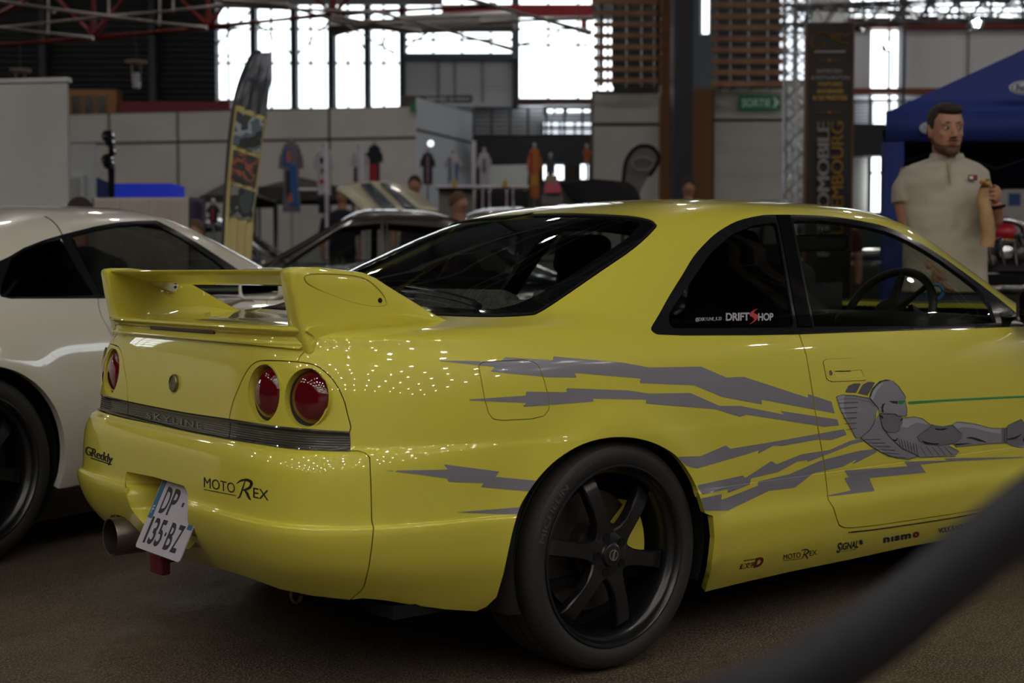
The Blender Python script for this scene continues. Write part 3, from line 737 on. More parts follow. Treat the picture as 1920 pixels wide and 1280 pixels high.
# ---- flying figure and green beam on the door
def c3(L): return [(1540 + x / 4.924, 680 + y / 4.924) for x, y in L]
FIG = [
 ('mid', [(133, 312), (180, 295), (300, 300), (440, 325), (525, 425), (500, 470), (480, 560), (430, 630), (355, 690), (318, 700), (230, 540), (170, 430)]),
 ('lite', [(133, 312), (180, 295), (215, 298), (205, 340), (208, 430), (250, 560), (290, 640), (230, 540), (170, 430)]),
 ('dark', [(215, 272), (250, 210), (300, 190), (365, 188), (318, 278)]), ('dark', [(335, 283), (380, 200), (430, 175), (497, 178), (425, 300)]),
 ('mid2', [(530, 470), (680, 472), (745, 500), (748, 520), (735, 545), (715, 575), (715, 620), (680, 645), (600, 640), (560, 590)]),
 ('mid', [(750, 510), (850, 497), (930, 515), (1000, 570), (1050, 575), (1120, 583), (1200, 570), (1240, 545), (1300, 542), (1400, 560), (1550, 600), (1660, 605), (1660, 740), (1560, 745), (1240, 775), (1215, 745), (1170, 765), (1265, 815), (1230, 862), (890, 870), (740, 790), (640, 700), (600, 640), (700, 640), (720, 570)]),
 ('lite', [(750, 512), (850, 499), (930, 517), (985, 570), (935, 560), (880, 553), (830, 570), (790, 597), (740, 590)]),
 ('lite', [(1215, 572), (1245, 548), (1300, 544), (1400, 562), (1550, 602), (1655, 608), (1655, 655), (1560, 640), (1400, 600), (1300, 592), (1250, 606)]),
 ('mid2', [(878, 685), (905, 655), (1000, 590), (1015, 562), (1065, 583), (1120, 586), (1200, 570), (1290, 655), (1280, 700), (1210, 745), (1080, 765), (960, 752), (900, 725)]),
 ('mid', [(355, 690), (430, 630), (490, 540), (525, 470), (560, 600), (640, 700), (740, 790), (895, 862), (800, 888), (700, 880), (580, 840), (470, 780)]),
 ('mid2', [(1660, 600), (1700, 600), (1720, 575), (1840, 518), (1875, 560), (1900, 600), (1960, 640), (1970, 720), (1940, 780), (1800, 780), (1740, 760), (1705, 740), (1660, 740)]),
 ('ink', [(1710, 700), (1790, 680), (1870, 640), (1790, 705), (1712, 712)]), ('ink', [(1850, 725), (1880, 640), (1880, 725)]),
 ('lite', [(480, 780), (540, 815), (600, 840), (680, 868), (600, 835), (520, 790)]),
 ('helm', [(440, 325), (470, 240), (530, 180), (590, 160), (650, 168), (710, 220), (770, 310), (765, 345), (785, 430), (780, 490), (700, 492), (680, 470), (530, 467), (525, 420)]),
 ('lite', [(450, 325), (480, 245), (540, 190), (600, 178), (550, 205), (505, 260), (475, 335), (470, 350)]),
 ('ink', [(438, 325), (450, 275), (475, 225), (530, 170), (590, 153), (650, 162), (620, 166), (560, 172), (510, 205), (470, 260), (452, 310)]),
 ('ink', [(615, 352), (700, 352), (700, 380), (660, 375)]), ('ink', [(590, 372), (560, 380), (547, 410), (552, 460), (572, 460), (566, 420), (572, 392)]),
 ('ink', [(905, 705), (960, 728), (1020, 740), (1130, 745), (1050, 755), (950, 745)]), ('ink', [(1015, 597), (1080, 608), (1180, 598), (1120, 622), (1060, 620)]),
 ('ink', [(1320, 690), (1380, 682), (1450, 700), (1520, 730), (1560, 742), (1450, 722), (1390, 700)]), ('ink', [(1225, 745), (1400, 738), (1330, 750), (1240, 760)]),
 ('ink', [(530, 475), (560, 490), (570, 525), (545, 500)]), ('ink', [(720, 520), (750, 515), (740, 535)]), ('ink', [(640, 700), (680, 710), (700, 665), (690, 720), (665, 725)]),
 ('green', [(702, 350), (768, 346), (750, 380), (710, 382)])]
FM = {'mid': mat('figure_grey', srgb(128, 128, 138), .4, coat=.5, coatr=.1), 'mid2': mat('figure_grey_deep', srgb(106, 105, 114), .4, coat=.5, coatr=.1), 'helm': mat('figure_grey', srgb(128, 128, 138)),
      'lite': mat('figure_grey_light', srgb(156, 158, 168), .4, coat=.5, coatr=.1), 'dark': mat('figure_grey_dark', srgb(80, 77, 90), .4, coat=.5), 'ink': BLACK_INK, 'green': mat('green_vinyl', srgb(40, 130, 72), .4)}
layer = .0008; doorS = dr
by = {}
for k, O in FIG:
    layer += .00008; s = decal(doorS, c3(O), layer, 2)
    if s.F: by.setdefault(FM[k].name, []).append(s)
keys = list(by); allS = merge_sheets(*[merge_sheets(*by[k]) for k in keys]); fd = panel_c('figure_decal', allS, MATS[keys[0]], door_r, depth=0, label='grey flying armoured figure')
for k in keys[1:]: fd.data.materials.append(MATS[k])
idx = [i for i, k in enumerate(keys) for s in by[k] for f in s.F]; fd.data.polygons.foreach_set('material_index', idx)
def stroke(L, w):
    L = np.array(L, float); out = []; n = len(L)
    nn = []
    for i in range(n):
        d = L[min(i + 1, n - 1)] - L[max(i - 1, 0)]; d = d / (np.linalg.norm(d) + 1e-9); nn.append(np.array([-d[1], d[0]]))
    return [tuple(L[i] + nn[i] * w / 2) for i in range(n)] + [tuple(L[i] - nn[i] * w / 2) for i in range(n)][::-1]
LINES = [stroke(c3(L), w) for L, w in [([(440, 325), (525, 425)], 1.0), ([(300, 300), (440, 325)], .8), ([(133, 312), (180, 295), (300, 300)], .8), ([(133, 312), (170, 430), (230, 540), (318, 700)], .8), ([(318, 700), (355, 690), (430, 630), (480, 560), (498, 470)], .7),
   ([(145, 348), (200, 330), (300, 330), (440, 360), (490, 410)], .5), ([(530, 467), (680, 470), (700, 492), (780, 490)], .8), ([(780, 490), (785, 430), (765, 345), (770, 310), (710, 220), (650, 165)], .8),
   ([(530, 470), (560, 600), (640, 700), (740, 790), (895, 862)], 1.1), ([(355, 690), (470, 780), (580, 840), (700, 880), (800, 888), (895, 862)], .8), ([(750, 510), (850, 497), (930, 515), (1000, 570)], .7),
   ([(878, 685), (905, 655), (1000, 590), (1015, 562)], .6), ([(1200, 570), (1290, 655), (1280, 700), (1210, 745), (1080, 765), (960, 752), (900, 725), (878, 685)], .7), ([(1240, 545), (1400, 560), (1550, 600), (1660, 605)], .7),
   ([(1660, 740), (1560, 745), (1240, 775), (1215, 745)], .8), ([(1170, 765), (1265, 815), (1230, 862), (890, 872)], .8), ([(1685, 600), (1685, 740)], .8), ([(1705, 600), (1705, 740)], .8), ([(1720, 575), (1840, 518), (1890, 590)], .7),
   ([(560, 590), (600, 640), (680, 645), (715, 620), (715, 575), (745, 545), (720, 530), (748, 505)], .8)] + [([(150 + 14 * i, 372 + 44 * i + i * i), (330 - i * 3, 362 + 48 * i)], .9) for i in range(6)]
   + [([(385 + 42 * i, 708 + 30 * i), (540 + 45 * i, 704 + 34 * i)], .8) for i in range(6)] + [([(700 + 28 * i, 690 + 10 * i), (725 + 26 * i, 780 + 12 * i)], .8) for i in range(7)] + [([(905 + 55 * i, 770), (960 + 62 * i, 855)], .7) for i in range(5)]]
LINES += [[(q[0] + .55 * math.cos(a), q[1] + .55 * math.sin(a)) for a in np.linspace(0, 2 * PI, 7)[:-1]] for q in c3([(155 + 33 * i, 322 - 10 * math.sin(i * .4)) for i in range(9)] + [(585 + 32 * i, 337 - 2 * i) for i in range(6)] + [(380, 688), (402, 668), (420, 648), (440, 625), (460, 600), (545, 375), (538, 410), (538, 440)] + [(925 + 20 * i, 630 - 14 * i) for i in range(5)] + [(1300 - 6 * i, 660 + 22 * i) for i in range(4)])]
polys_on('figure_outline', LINES, BLACK_INK, door_r, .0032)
polys_on('beam_decal', [[(1702, 753.5), (1704, 752.5), (1770, 748.6), (1850, 744.6), (1985, 738.5), (1985, 742.5), (1850, 748.4), (1770, 752.4), (1704, 757.6), (1702, 756.5)]], FM['green'], door_r, .0015, label='thin green beam line')

# ---- door handle
def cH(L): return [(1280 + x / 2.976, 380 + y / 2.976) for x, y in L]
HO = rounded(cH([(782, 885), (800, 874), (940, 868), (975, 880), (1030, 930), (1035, 970), (1015, 990), (830, 997), (803, 985)]), 4, 3)
HI = rounded(cH([(793, 890), (810, 882), (938, 877), (968, 888), (1020, 935), (1024, 965), (1010, 982), (835, 987), (812, 978)]), 4, 3)
POC = rounded(cH([(842, 938), (935, 936), (1000, 930), (1018, 948), (1008, 972), (860, 978)]), 3, 3)
hs = decal(dr, HO, .0025, 3); hs = cut(hs, POC, pix, 'out', mright); ho = panel_c('door_handle', hs, YEL, door_r, depth=.004)
groove(list(HO) + [HO[0]], .0011, SLIT, ho, 'handle_gap', lift=.0003)
groove(cH([(842, 938), (880, 940), (935, 938)]), .0016, SLIT, ho, 'handle_gap', lift=.001)
pk = decal(dr, POC, .0004, 2); panel_c('handle_pocket', pk, mat('yellow_pocket', srgb(206, 196, 72), .5), ho, depth=0)  # pocket in the body's own yellow, without the clear coat
h = SURF.hit(1555.5, 699); c = h[0] + h[1] * .002; _, a, b = circ(c, h[1], 1)
M = Matrix(((a[0], b[0], h[1][0], c[0]), (a[1], b[1], h[1][1], c[1]), (a[2], b[2], h[1][2], c[2]), (0, 0, 0, 1)))
bm = bmesh.new(); lathe(bm, [(.0075, -.002), (.0075, .003), (.006, .004), (.0005, .0035)], 20, M); inv(bmobj('key_lock', bm, CHR, ho, smooth=True))
# ------------------------------------------------------------------ rear wing
spoiler = bpy.data.objects.new('rear_wing', None); link(spoiler, coupe)
def U2(pts, y): return [(onY(px, py, y)[0], onY(px, py, y)[2]) for px, py in pts]
FIN = [(544.5, 512), (546, 506), (551, 502), (560, 500.6), (597, 500.7), (649, 506.5), (682, 510.5), (704.6, 520), (737, 541), (769, 560.5), (801, 580), (825, 594), (845, 602), (856, 604), (830, 608), (750, 615), (700, 620), (640, 628), (600, 640), (574, 664), (571, 655), (566, 632), (558, 595), (550, 552)]
FZ = U2(FIN, -.585)
def fin(sgn):
    """upright: thick rear edge, thin front; outline in x,z, flared at its foot"""
    bm = bmesh.new(); P = FZ; n = len(P); xs = [p[0] for p in P]; x0, x1 = min(xs), max(xs)
    cx, cz = -.66, .985
    def ring(k, y): return [bm.verts.new((cx + (p[0] - cx) * k, sgn * (y(p)), cz + (p[1] - cz) * k)) for p in P]
    out = lambda p: -.585 - .010 * max(0, (.97 - p[1]) / .09) ** 1.6
    th = lambda p: .058 - .034 * (p[0] - x0) / (x1 - x0)
    rings = [ring(.5, lambda p: -.592 + .0 * p[0]), ring(.93, lambda p: out(p) - .004), ring(.975, lambda p: out(p) - .001), ring(1., lambda p: out(p) + .008), ring(1., lambda p: -.585 + th(p) - .008 - max(0, (.95 - p[1]) / .05) * -.02), ring(.975, lambda p: -.585 + th(p) + max(0, (.95 - p[1]) / .05) * .02), ring(.5, lambda p: -.585 + th(p))]
    for a, b in zip(rings, rings[1:]):
        for i in range(n): bm.faces.new((a[i], a[(i + 1) % n], b[(i + 1) % n], b[i]))
    for r in (rings[0], rings[-1]): bm.faces.new(r)
    return inv(bmobj('wing_upright', bm, YEL, spoiler, smooth=True, angle=50))
fr_, fl_ = fin(1), fin(-1)
# raised oval line and bolt on the outer face
def finline(pts, r=.0008, n=6):
    bm = bmesh.new(); P = [Vector(onY(px, py, -.5915)) for px, py in spline(pts, n)]; tube(bm, P, r, 5); return inv(bmobj('panel_groove', bm, mat('yellow_seam', srgb(120, 112, 20), .5), fr_, smooth=True))
finline([(570, 519), (580, 514), (610, 513), (660, 516), (690, 525), (715, 548), (724, 565), (722, 572), (700, 574), (660, 566), (610, 548), (578, 532), (570, 519)])
bm = bmesh.new(); c = onY(712, 563, -.591); tube(bm, [Vector(c) + Vector((0, .01, 0)), Vector(c) - Vector((0, .002, 0))], .0065, 14); inv(bmobj('bolt', bm, mat('dark_metal', (.03, .03, .03), .35, metal=.8), fr_, smooth=True))
# cross bar, an aerofoil between the uprights
bm = bmesh.new()
AF = [(-.822, 1.071), (-.817, 1.0745), (-.78, 1.0735), (-.72, 1.069), (-.66, 1.059), (-.632, 1.048), (-.628, 1.040), (-.640, 1.033), (-.67, 1.031), (-.72, 1.040), (-.78, 1.058), (-.818, 1.067)]
rr_ = []
for i in range(25):
    y = -.56 + 1.12 * i / 24; k = 1 + .0 * y
    rr_.append([bm.verts.new((x - .006 * (1 - (y / .56) ** 2), y, z - .006 * (abs(y) / .56) ** 6 * 0)) for x, z in AF])
for a, b in zip(rr_, rr_[1:]):
    for i in range(len(AF)): bm.faces.new((a[i], b[i], b[(i + 1) % len(AF)], a[(i + 1) % len(AF)]))
bm.faces.new(rr_[0]); bm.faces.new(rr_[-1]); bar = inv(bmobj('cross_bar', bm, YEL, spoiler, smooth=True, angle=60))
# cover plates with two bolts on the inner faces, under the bar
WP = mat('pale_plate', srgb(205, 205, 190), .3)
for s in (1, -1):
    pts = [(-.735, 1.050), (-.60, 1.045), (-.598, 1.035), (-.612, 1.008), (-.622, 1.006), (-.66, 1.02)]
    bm = bmesh.new(); prism(bm, pts, .004, mframe((0, s * .531, 0), (1, 0, 0), (0, 0, 1)))
    pl_ = inv(bmobj('cover_plate', bm, WP, fl_ if s > 0 else fr_))
    for x, z in ((-.612, 1.034), (-.614, 1.021)):
        bm = bmesh.new(); tube(bm, [(x, s * .531, z), (x, s * .525, z)], .0045, 12); inv(bmobj('bolt', bm, MATS['dark_metal'], pl_, smooth=True))
# foot of the wing: a lip over the tail edge of the boot lid
WB = [(222, 621), (336, 635), (470, 647), (564.5, 657), (571, 652), (600, 628), (640, 619), (690, 612), (640, 603), (560, 603), (440, 603), (400, 600), (330, 594), (100, 590), (100, 615)]
wb = refine(trunk, WB, psym, 2, msym); wb = cut(wb, WB, psym, 'in', msym)
panel_c('wing_base', wb, YEL, spoiler, depth=.014, shift=.010)
def xr_at(y, z):            # tail face of the skin at a given y, z
    h = SURF.t.ray_cast(Vector((-3, y, z)), Vector((1, 0, 0))); return h[0].x if h[0] else -.8
bm = bmesh.new(); rr_ = []
LP = [(.060, .934), (.020, .936), (.000, .936), (-.014, .933), (-.020, .927), (-.018, .921), (-.008, .916), (-.001, .908), (-.003, .900), (-.010, .894), (-.010, .888), (.006, .886), (.05, .89)]
for i in range(41):
    y = -.60 + 1.2 * i / 40; xb = xr_at(y, .893) + .0
    rr_.append([bm.verts.new((xb + dx - .004, y, z)) for dx, z in LP])
for a, b in zip(rr_, rr_[1:]):
    for i in range(len(LP)): bm.faces.new((a[i], b[i], b[(i + 1) % len(LP)], a[(i + 1) % len(LP)]))
bm.faces.new(rr_[0]); bm.faces.new(rr_[-1]); lipo = inv(bmobj('wing_lip', bm, YEL, spoiler, smooth=True, angle=60))
bm = bmesh.new(); xb = xr_at(0, .893)
box(bm, (xb - .004, 0, .911), (.012, .40, .0125)); inv(bmobj('brake_light', bm, mat('dark_red_lens', (.03, .004, .006), .35), spoiler, bevel=.002))

# ------------------------------------------------------------------ plate recess, plate, exhaust
bm = bmesh.new()
RZ = [SURF.hit(*p)[0] if SURF.hit(*p) else None for p in RECESS]; RZ = [p for p in RZ if p is not None]
n = len(RZ); c = np.mean(RZ, 0)
zc_ = lambda q: (q[0], q[1], max(q[2], .345)); r0 = [bm.verts.new(tuple(p + [.002, 0, 0])) for p in RZ]; r1 = [bm.verts.new(zc_((p - c) * [1, .86, .9] + c + [.055, 0, .0])) for p in RZ]; r2 = [bm.verts.new(zc_((p - c) * [0, .78, .84] + c + [.085, 0, 0])) for p in RZ]
for a, b in ((r0, r1), (r1, r2)):
    for i in range(n): bm.faces.new((a[i], a[(i + 1) % n], b[(i + 1) % n], b[i]))
bm.faces.new(r2)
inv(bmobj('plate_recess', bm, YEL, bump, smooth=True, angle=50))
# number plate: bottom corners stand proud, top leans into the recess
PB, PB2 = onX(254.8, 1026, -.965), onX(337, 1054, -.965)
pc_ = (PB + PB2) / 2; up_ = np.array([.085, 0., .18]); up_ /= np.linalg.norm(up_); right_ = np.array([0, -1., 0.])
W_, H_ = abs(PB2[1] - PB[1]), .200
MP = mframe(tuple(pc_), tuple(right_), tuple(up_))          # local x to the right as seen from behind, z towards the viewer
plate = None
PW = mat('plate_white', srgb(178, 174, 186), .45); PBL = mat('plate_blue', srgb(38, 92, 128), .45)
bm = bmesh.new(); out = rounded([(-W_ / 2, 0), (W_ / 2, 0), (W_ / 2, H_), (-W_ / 2, H_)], .012, 4); prism(bm, out, .003, MP)
plate = inv(bmobj('number_plate', bm, PW, coupe))
def ptext(name, s, x, y, w, h, m, bold=0., parent=None, M=MP, z=.0036, shear=0., sp=1.):
    V, Fc = text_polys(s, bold, spacing=sp, shear=shear); lo = V.min(0); hi = V.max(0)
    P = [(M @ Vector((x + (v[0] - lo[0]) / (hi[0] - lo[0]) * w, y + (v[1] - lo[1]) / (hi[1] - lo[1]) * h, z))) for v in V]
    return meshobj(name, np.array([tuple(p) for p in P]), Fc, m, parent, smooth=False)
for (x0, x1, y0, y1) in ((-W_ / 2 + .002, -W_ / 2 + .030, .086, .198), (W_ / 2 - .030, W_ / 2 - .002, .086, .198)):
    bm = bmesh.new(); prism(bm, rounded([(x0, y0), (x1, y0), (x1, y1), (x0, y1)], .003, 2), .0032, MP); bb_ = inv(bmobj('blue_band', bm, PBL, plate))
for s, x, y, w, h in (('D', -.085, .106, .040, .075), ('P', -.038, .106, .038, .075), ('-', .030, .138, .012, .012), ('1', -.104, .018, .013, .075), ('3', -.080, .018, .034, .075), ('5', -.040, .018, .034, .075), ('-', .002, .052, .010, .010), ('B', .020, .018, .036, .075), ('Z', .064, .018, .036, .075)):
    inv(ptext('plate_character', s, x, y, w, h, mat('plate_black', (.02, .018, .03), .5), .02, plate))
inv(ptext('plate_character', 'F', -W_ / 2 + .010, .10, .012, .022, mat('plate_letter', srgb(190, 195, 200), .5), 0, plate))
inv(ptext('plate_character', '6', W_ / 2 - .022, .10, .012, .022, MATS['plate_letter'], 0, plate))
# exhaust tail pipe
bm = bmesh.new(); ex = onX(207, 1006.5, -.945)
MX = Matrix(((0, 0, -1, ex[0]), (1, 0, 0, ex[1]), (0, 1, 0, ex[2]), (0, 0, 0, 1)))
lathe(bm, [(.0505, 0.0), (.0535, .0015), (.055, -.002), (.055, -.30), (.052, -.30), (.0505, -.28), (.0505, 0.0)], 40, MX)
inv(bmobj('exhaust_pipe', bm, mat('burnt_steel', srgb(112, 104, 96), .33, metal=.9), coupe, smooth=True, angle=50))
bm = bmesh.new(); lathe(bm, [(.0505, -.10), (.0005, -.10)], 24, MX); inv(bmobj('exhaust_bore', bm, BLACK_MATT, coupe))
# red tow strap, tow loop, belly
bm = bmesh.new(); c = onX(300, 1056, -.90); box(bm, (c[0], c[1], c[2]), (.03, .075, .055)); box(bm, (c[0] + .02, c[1] - .01, c[2] + .03), (.03, .05, .05)); inv(bmobj('tow_strap', bm, mat('dark_red_strap', srgb(92, 16, 28), .6), coupe, bevel=.006))
bm = bmesh.new(); c = Vector(onY(557, 1113, -.36)); tube(bm, [c + Vector((.016 * math.cos(a), .004, .022 * math.sin(a))) for a in np.linspace(0, 2 * PI, 20)[:-1]], .005, 8, closed=True); tube(bm, [c + Vector((.004, 0, .02)), c + Vector((.03, 0, .10))], .007); inv(bmobj('tow_loop', bm, mat('dull_steel', srgb(96, 92, 90), .5, metal=.6), coupe, smooth=True))
bm = bmesh.new(); box(bm, (1.3, 0, .235), (3.9, 1.5, .03)); box(bm, (-.72, -.05, .34), (.16, 1.0, .02)); box(bm, (-.45, 0, .34), (.3, 1.1, .08)); box(bm, (1.3, 0, .42), (1.9, 1.3, .3)); inv(bmobj('underbody', bm, BLACK_MATT, coupe))

# ------------------------------------------------------------------ wheels
RIM = mat('satin_black_rim', (.007, .007, .009), .30, coat=.25, coatr=.25)
TYRE = mat('tyre_rubber', (.014, .014, .015), .6)
TREAD = mat('tyre_tread', (.022, .021, .021), .75)
nt = TREAD.node_tree; b_ = nt.nodes['Principled BSDF']; tc = nt.nodes.new('ShaderNodeTexCoord'); sx = nt.nodes.new('ShaderNodeSeparateXYZ'); at2 = nt.nodes.new('ShaderNodeMath'); at2.operation = 'ARCTAN2'
ad = nt.nodes.new('ShaderNodeMath'); ad.operation = 'MULTIPLY_ADD'; ad.inputs[1].default_value = 72 / (2 * PI); yy = nt.nodes.new('ShaderNodeMath'); yy.operation = 'MULTIPLY'; yy.inputs[1].default_value = 9.
fr2 = nt.nodes.new('ShaderNodeMath'); fr2.operation = 'FRACT'; gt = nt.nodes.new('ShaderNodeMath'); gt.operation = 'GREATER_THAN'; gt.inputs[1].default_value = .12
bp_ = nt.nodes.new('ShaderNodeBump'); bp_.inputs['Strength'].default_value = 1; bp_.inputs['Distance'].default_value = .006
L_ = nt.links.new; L_(tc.outputs['Object'], sx.inputs[0]); L_(sx.outputs['Z'], at2.inputs[0]); L_(sx.outputs['X'], at2.inputs[1]); L_(at2.outputs[0], ad.inputs[0]); L_(sx.outputs['Y'], yy.inputs[0]); L_(yy.outputs[0], ad.inputs[2]); L_(ad.outputs[0], fr2.inputs[0]); L_(fr2.outputs[0], gt.inputs[0]); L_(gt.outputs[0], bp_.inputs['Height']); L_(bp_.outputs['Normal'], b_.inputs['Normal'])
mc = nt.nodes.new('ShaderNodeMix'); mc.data_type = 'RGBA'; mc.inputs['A'].default_value = (.006, .006, .006, 1); mc.inputs['B'].default_value = (.016, .015, .015, 1); L_(gt.outputs[0], mc.inputs['Factor']); L_(mc.outputs['Result'], b_.inputs['Base Color'])
DISC = mat('brake_disc', srgb(74, 66, 62), .4, metal=.7)
# wheel space: axis = local y, outside = -y, centre at the origin
MW = Matrix(((1, 0, 0, 0), (0, 0, -1, 0), (0, 1, 0, 0), (0, 0, 0, 1)))      # lathe z -> -y
def make_wheel(parent, spokes=6, lean=0.):
    w = bpy.data.objects.new('wheel', None); link(w, parent)
    bm = bmesh.new()
    S_ = [(.236, .002), (.244, .006), (.252, .010), (.266, .014), (.282, .013), (.294, .006)]
    lathe(bm, S_, 96, MW)
    lathe(bm, [(.236, -.19), (.252, -.214), (.282, -.214), (.294, -.208)], 64, MW)
    ty = bmobj('tyre', bm, TYRE, w, smooth=True, angle=60)
    bm = bmesh.new()
    T_ = [(.294, .006), (.300, .000), (.3045, -.008), (.3075, -.018), (.3090, -.034), (.303, -.0345), (.303, -.042), (.3100, -.0425), (.3112, -.075), (.304, -.0755), (.304, -.085), (.3113, -.0855), (.3113, -.115), (.304, -.1155), (.304, -.125), (.311, -.1255), (.310, -.16), (.303, -.1605), (.303, -.168), (.309, -.1685), (.3045, -.194), (.300, -.202), (.294, -.208)]
    lathe(bm, T_, 120, MW); bmobj('tread', bm, TREAD, ty, smooth=True, angle=30)
    bm = bmesh.new()
    lathe(bm, [(.238, -.004), (.246, .003), (.2475, .008), (.245, .012), (.240, .0125), (.236, .008), (.233, -.004), (.231, -.012), (.226, -.016), (.221, -.022), (.219, -.05), (.214, -.12), (.214, -.17), (.235, -.185), (.24, -.19)], 96, MW)
    rim = bmobj('rim', bm, RIM, w, smooth=True, angle=50)
    for k in range(spokes):
        a = math.radians(-12 + 360 / spokes * k); bm = bmesh.new()
        ca, sa = math.cos(a), math.sin(a)
        prof = [(.030, .050, -.004), (.052, .038, -.003), (.066, .0285, -.002), (.082, .0235, .000), (.105, .0215, .001), (.135, .0215, -.001), (.165, .0225, -.006), (.188, .0235, -.011), (.206, .0245, -.018), (.214, .026, -.028), (.219, .028, -.045)]
        rows = []
        for r, hw, h_ in prof:
            row = []
            for v, dz in ((-1, -.030), (-1, -.005), (-.86, 0), (.86, 0), (1, -.005), (1, -.030)):
                x, z = r, v * hw; row.append(bm.verts.new((x * ca - z * sa, -(h_ + dz) + .012, x * sa + z * ca)))
            rows.append(row)
        for p, q in zip(rows, rows[1:]):
            for i in range(6): bm.faces.new((p[i], q[i], q[(i + 1) % 6], p[(i + 1) % 6]))
        bm.faces.new(rows[0]); bm.faces.new(rows[-1])
        sp = bmobj('spoke', bm, RIM, w, smooth=True, angle=32)
    bm = bmesh.new(); MH = MW @ Matrix.Translation((0, 0, -.012))
    lathe(bm, [(.066, -.04), (.066, -.006), (.062, -.003), (.034, -.002), (.031, .003), (.030, .006), (.026, .008), (.0005, .0085)], 48, MH); bmobj('hub', bm, RIM, w, smooth=True, angle=35)
    for k in range(5):
        a = math.radians(108 + 72 * k); bm = bmesh.new()
        M = MH @ Matrix.Translation((.0485 * math.cos(a), .0485 * math.sin(a), 0)) 
        lathe(bm, [(.0125, -.0012), (.0125, -.0005), (.0105, -.0008), (.0098, -.003), (.0098, -.0018), (.0005, -.0018)], 18, M); bmobj('lug_hole', bm, BLACK_MATT, w, smooth=True)
    bm = bmesh.new(); lathe(bm, [(.0155, .008), (.0155, .0105), (.0125, .0105), (.0125, .0088)], 28, MH)
    for v in MH, : box(bm, v @ Vector((0, 0, .0095)), (.007, .003, .030), rot=Matrix.Rotation(math.radians(20), 3, 'Y'))
    bmobj('centre_cap', bm, CHR, w, smooth=True, angle=40)
    bm = bmesh.new(); lathe(bm, [(.05, -.10), (.165, -.10), (.165, -.125), (.05, -.125)], 56, MW, closed=True); lathe(bm, [(.05, -.06), (.08, -.065), (.085, -.10)], 40, MW); bmobj('brake_disc', bm, DISC, w, smooth=True, angle=40)
    bm = bmesh.new()
    ang = [math.radians(d) for d in np.linspace(-12, 42, 10)]
    rows = [[bm.verts.new((r * math.cos(a), y, r * math.sin(a))) for r, y in ((.10, .075), (.185, .075), (.185, .145), (.10, .145))] for a in ang]
    for p, q in zip(rows, rows[1:]):
        for i in range(4): bm.faces.new((p[i], q[i], q[(i + 1) % 4], p[(i + 1) % 4]))
    bm.faces.new(rows[0]); bm.faces.new(rows[-1]); cal = bmobj('brake_caliper', bm, YEL, w, bevel=.004)
    bm = bmesh.new(); lathe(bm, [(.212, -.13), (.0005, -.15)], 48, MW); bmobj('wheel_back', bm, BLACK_MATT, w)
    return w
wheel = make_wheel(coupe)
wheel.location = (-CW[0], -.836, .312)
# maker's name round the sidewall
def arc_text(s, r, a0, a1, hgt, y, m, parent, bold=.02, out=True):
    V, Fc = text_polys(s, bold); x0, x1 = V[:, 0].min(), V[:, 0].max(); P = []
    for v in V:
        t = (v[0] - x0) / (x1 - x0); a = math.radians(a0 + (a1 - a0) * t); rr = r + v[1] / .73 * hgt - hgt / 2
        P.append((rr * math.cos(a), y, rr * math.sin(a)))
    return meshobj('sidewall_lettering', np.array(P), Fc, m, parent, smooth=False)
ty = [o for o in wheel.children if o.name.startswith('tyre')][0]
SW = mat('sidewall_letters', (.050, .050, .054), .6)
arc_text('MICHELIN', .272, 166, 131, .019, -.0148, SW, ty); arc_text('225/40 R 18', .272, 126, 104, .008, -.0146, SW, ty, .0)
for x, s in ((2.62, -1), (0, 1), (2.62, 1)):
    w2 = copy_tree(wheel, coupe); w2.location = (x - CW[0], s * .836, .312)
    if s > 0: w2.rotation_euler = (0, 0, PI)
# wheel housings
for x in (0, 2.62):
    for s in (-1, 1):
        bm = bmesh.new(); M = Matrix(((1, 0, 0, x), (0, 0, s, 0), (0, 1, 0, .33), (0, 0, 0, 1)))
        lathe(bm, [(.345, .835), (.362, .80), (.362, .58), (.0005, .56)], 48, M, a0=math.radians(-22), a1=math.radians(202)); inv(bmobj('wheel_housing', bm, LINER, coupe, smooth=True))
bm = bmesh.new(); tube(bm, [(0, -.6, .30), (0, .6, .30)], .05, 12); tube(bm, [(-.3, .3, .28), (-.9, .27, .30)], .04, 12); box(bm, (0, 0, .30), (.25, .3, .16)); inv(bmobj('rear_axle', bm, BLACK_MATT, coupe, smooth=True))
# clip on the front edge of the arch
h = SURF.hit(1322, 988)
# ------------------------------------------------------------------ cabin
SEAT = mat('grey_cloth', srgb(120, 122, 116), .9, noise=(60, srgb(96, 98, 92), .4, .6)); SEATD = mat('dark_cloth', srgb(32, 32, 34), .9); DASH = mat('dash_plastic', srgb(44, 44, 42), .6)
def soft(name, parts, m, parent=None, bev=.03):
    bm = bmesh.new()
    for c, s, r in parts: box(bm, c, s, rot=Matrix.Rotation(r, 3, 'Y'))
    o = inv(bmobj(name, bm, m, parent or coupe, smooth=True, angle=80)); b = o.modifiers.new('b', 'BEVEL'); b.width = bev; b.segments = 4; return o
soft('rear_bench', [((.33, -.33, .86), (.10, .52, .30), .35), ((.33, .33, .86), (.10, .52, .30), .35), ((.33, 0, .84), (.09, .3, .28), .35)], SEAT)
soft('parcel_shelf', [((-.02, 0, .905), (.52, 1.16, .02), 0)], DASH, bev=.005)
for s in (-1, 1):
    st_ = soft('front_seat', [((1.0, s * .36, .80), (.13, .50, .62), .22), ((1.3, s * .36, .52), (.50, .50, .14), -.1)], SEATD, bev=.05); soft('headrest', [((.93, s * .36, 1.13), (.09, .26, .15), .2)], SEATD, coupe, .04)
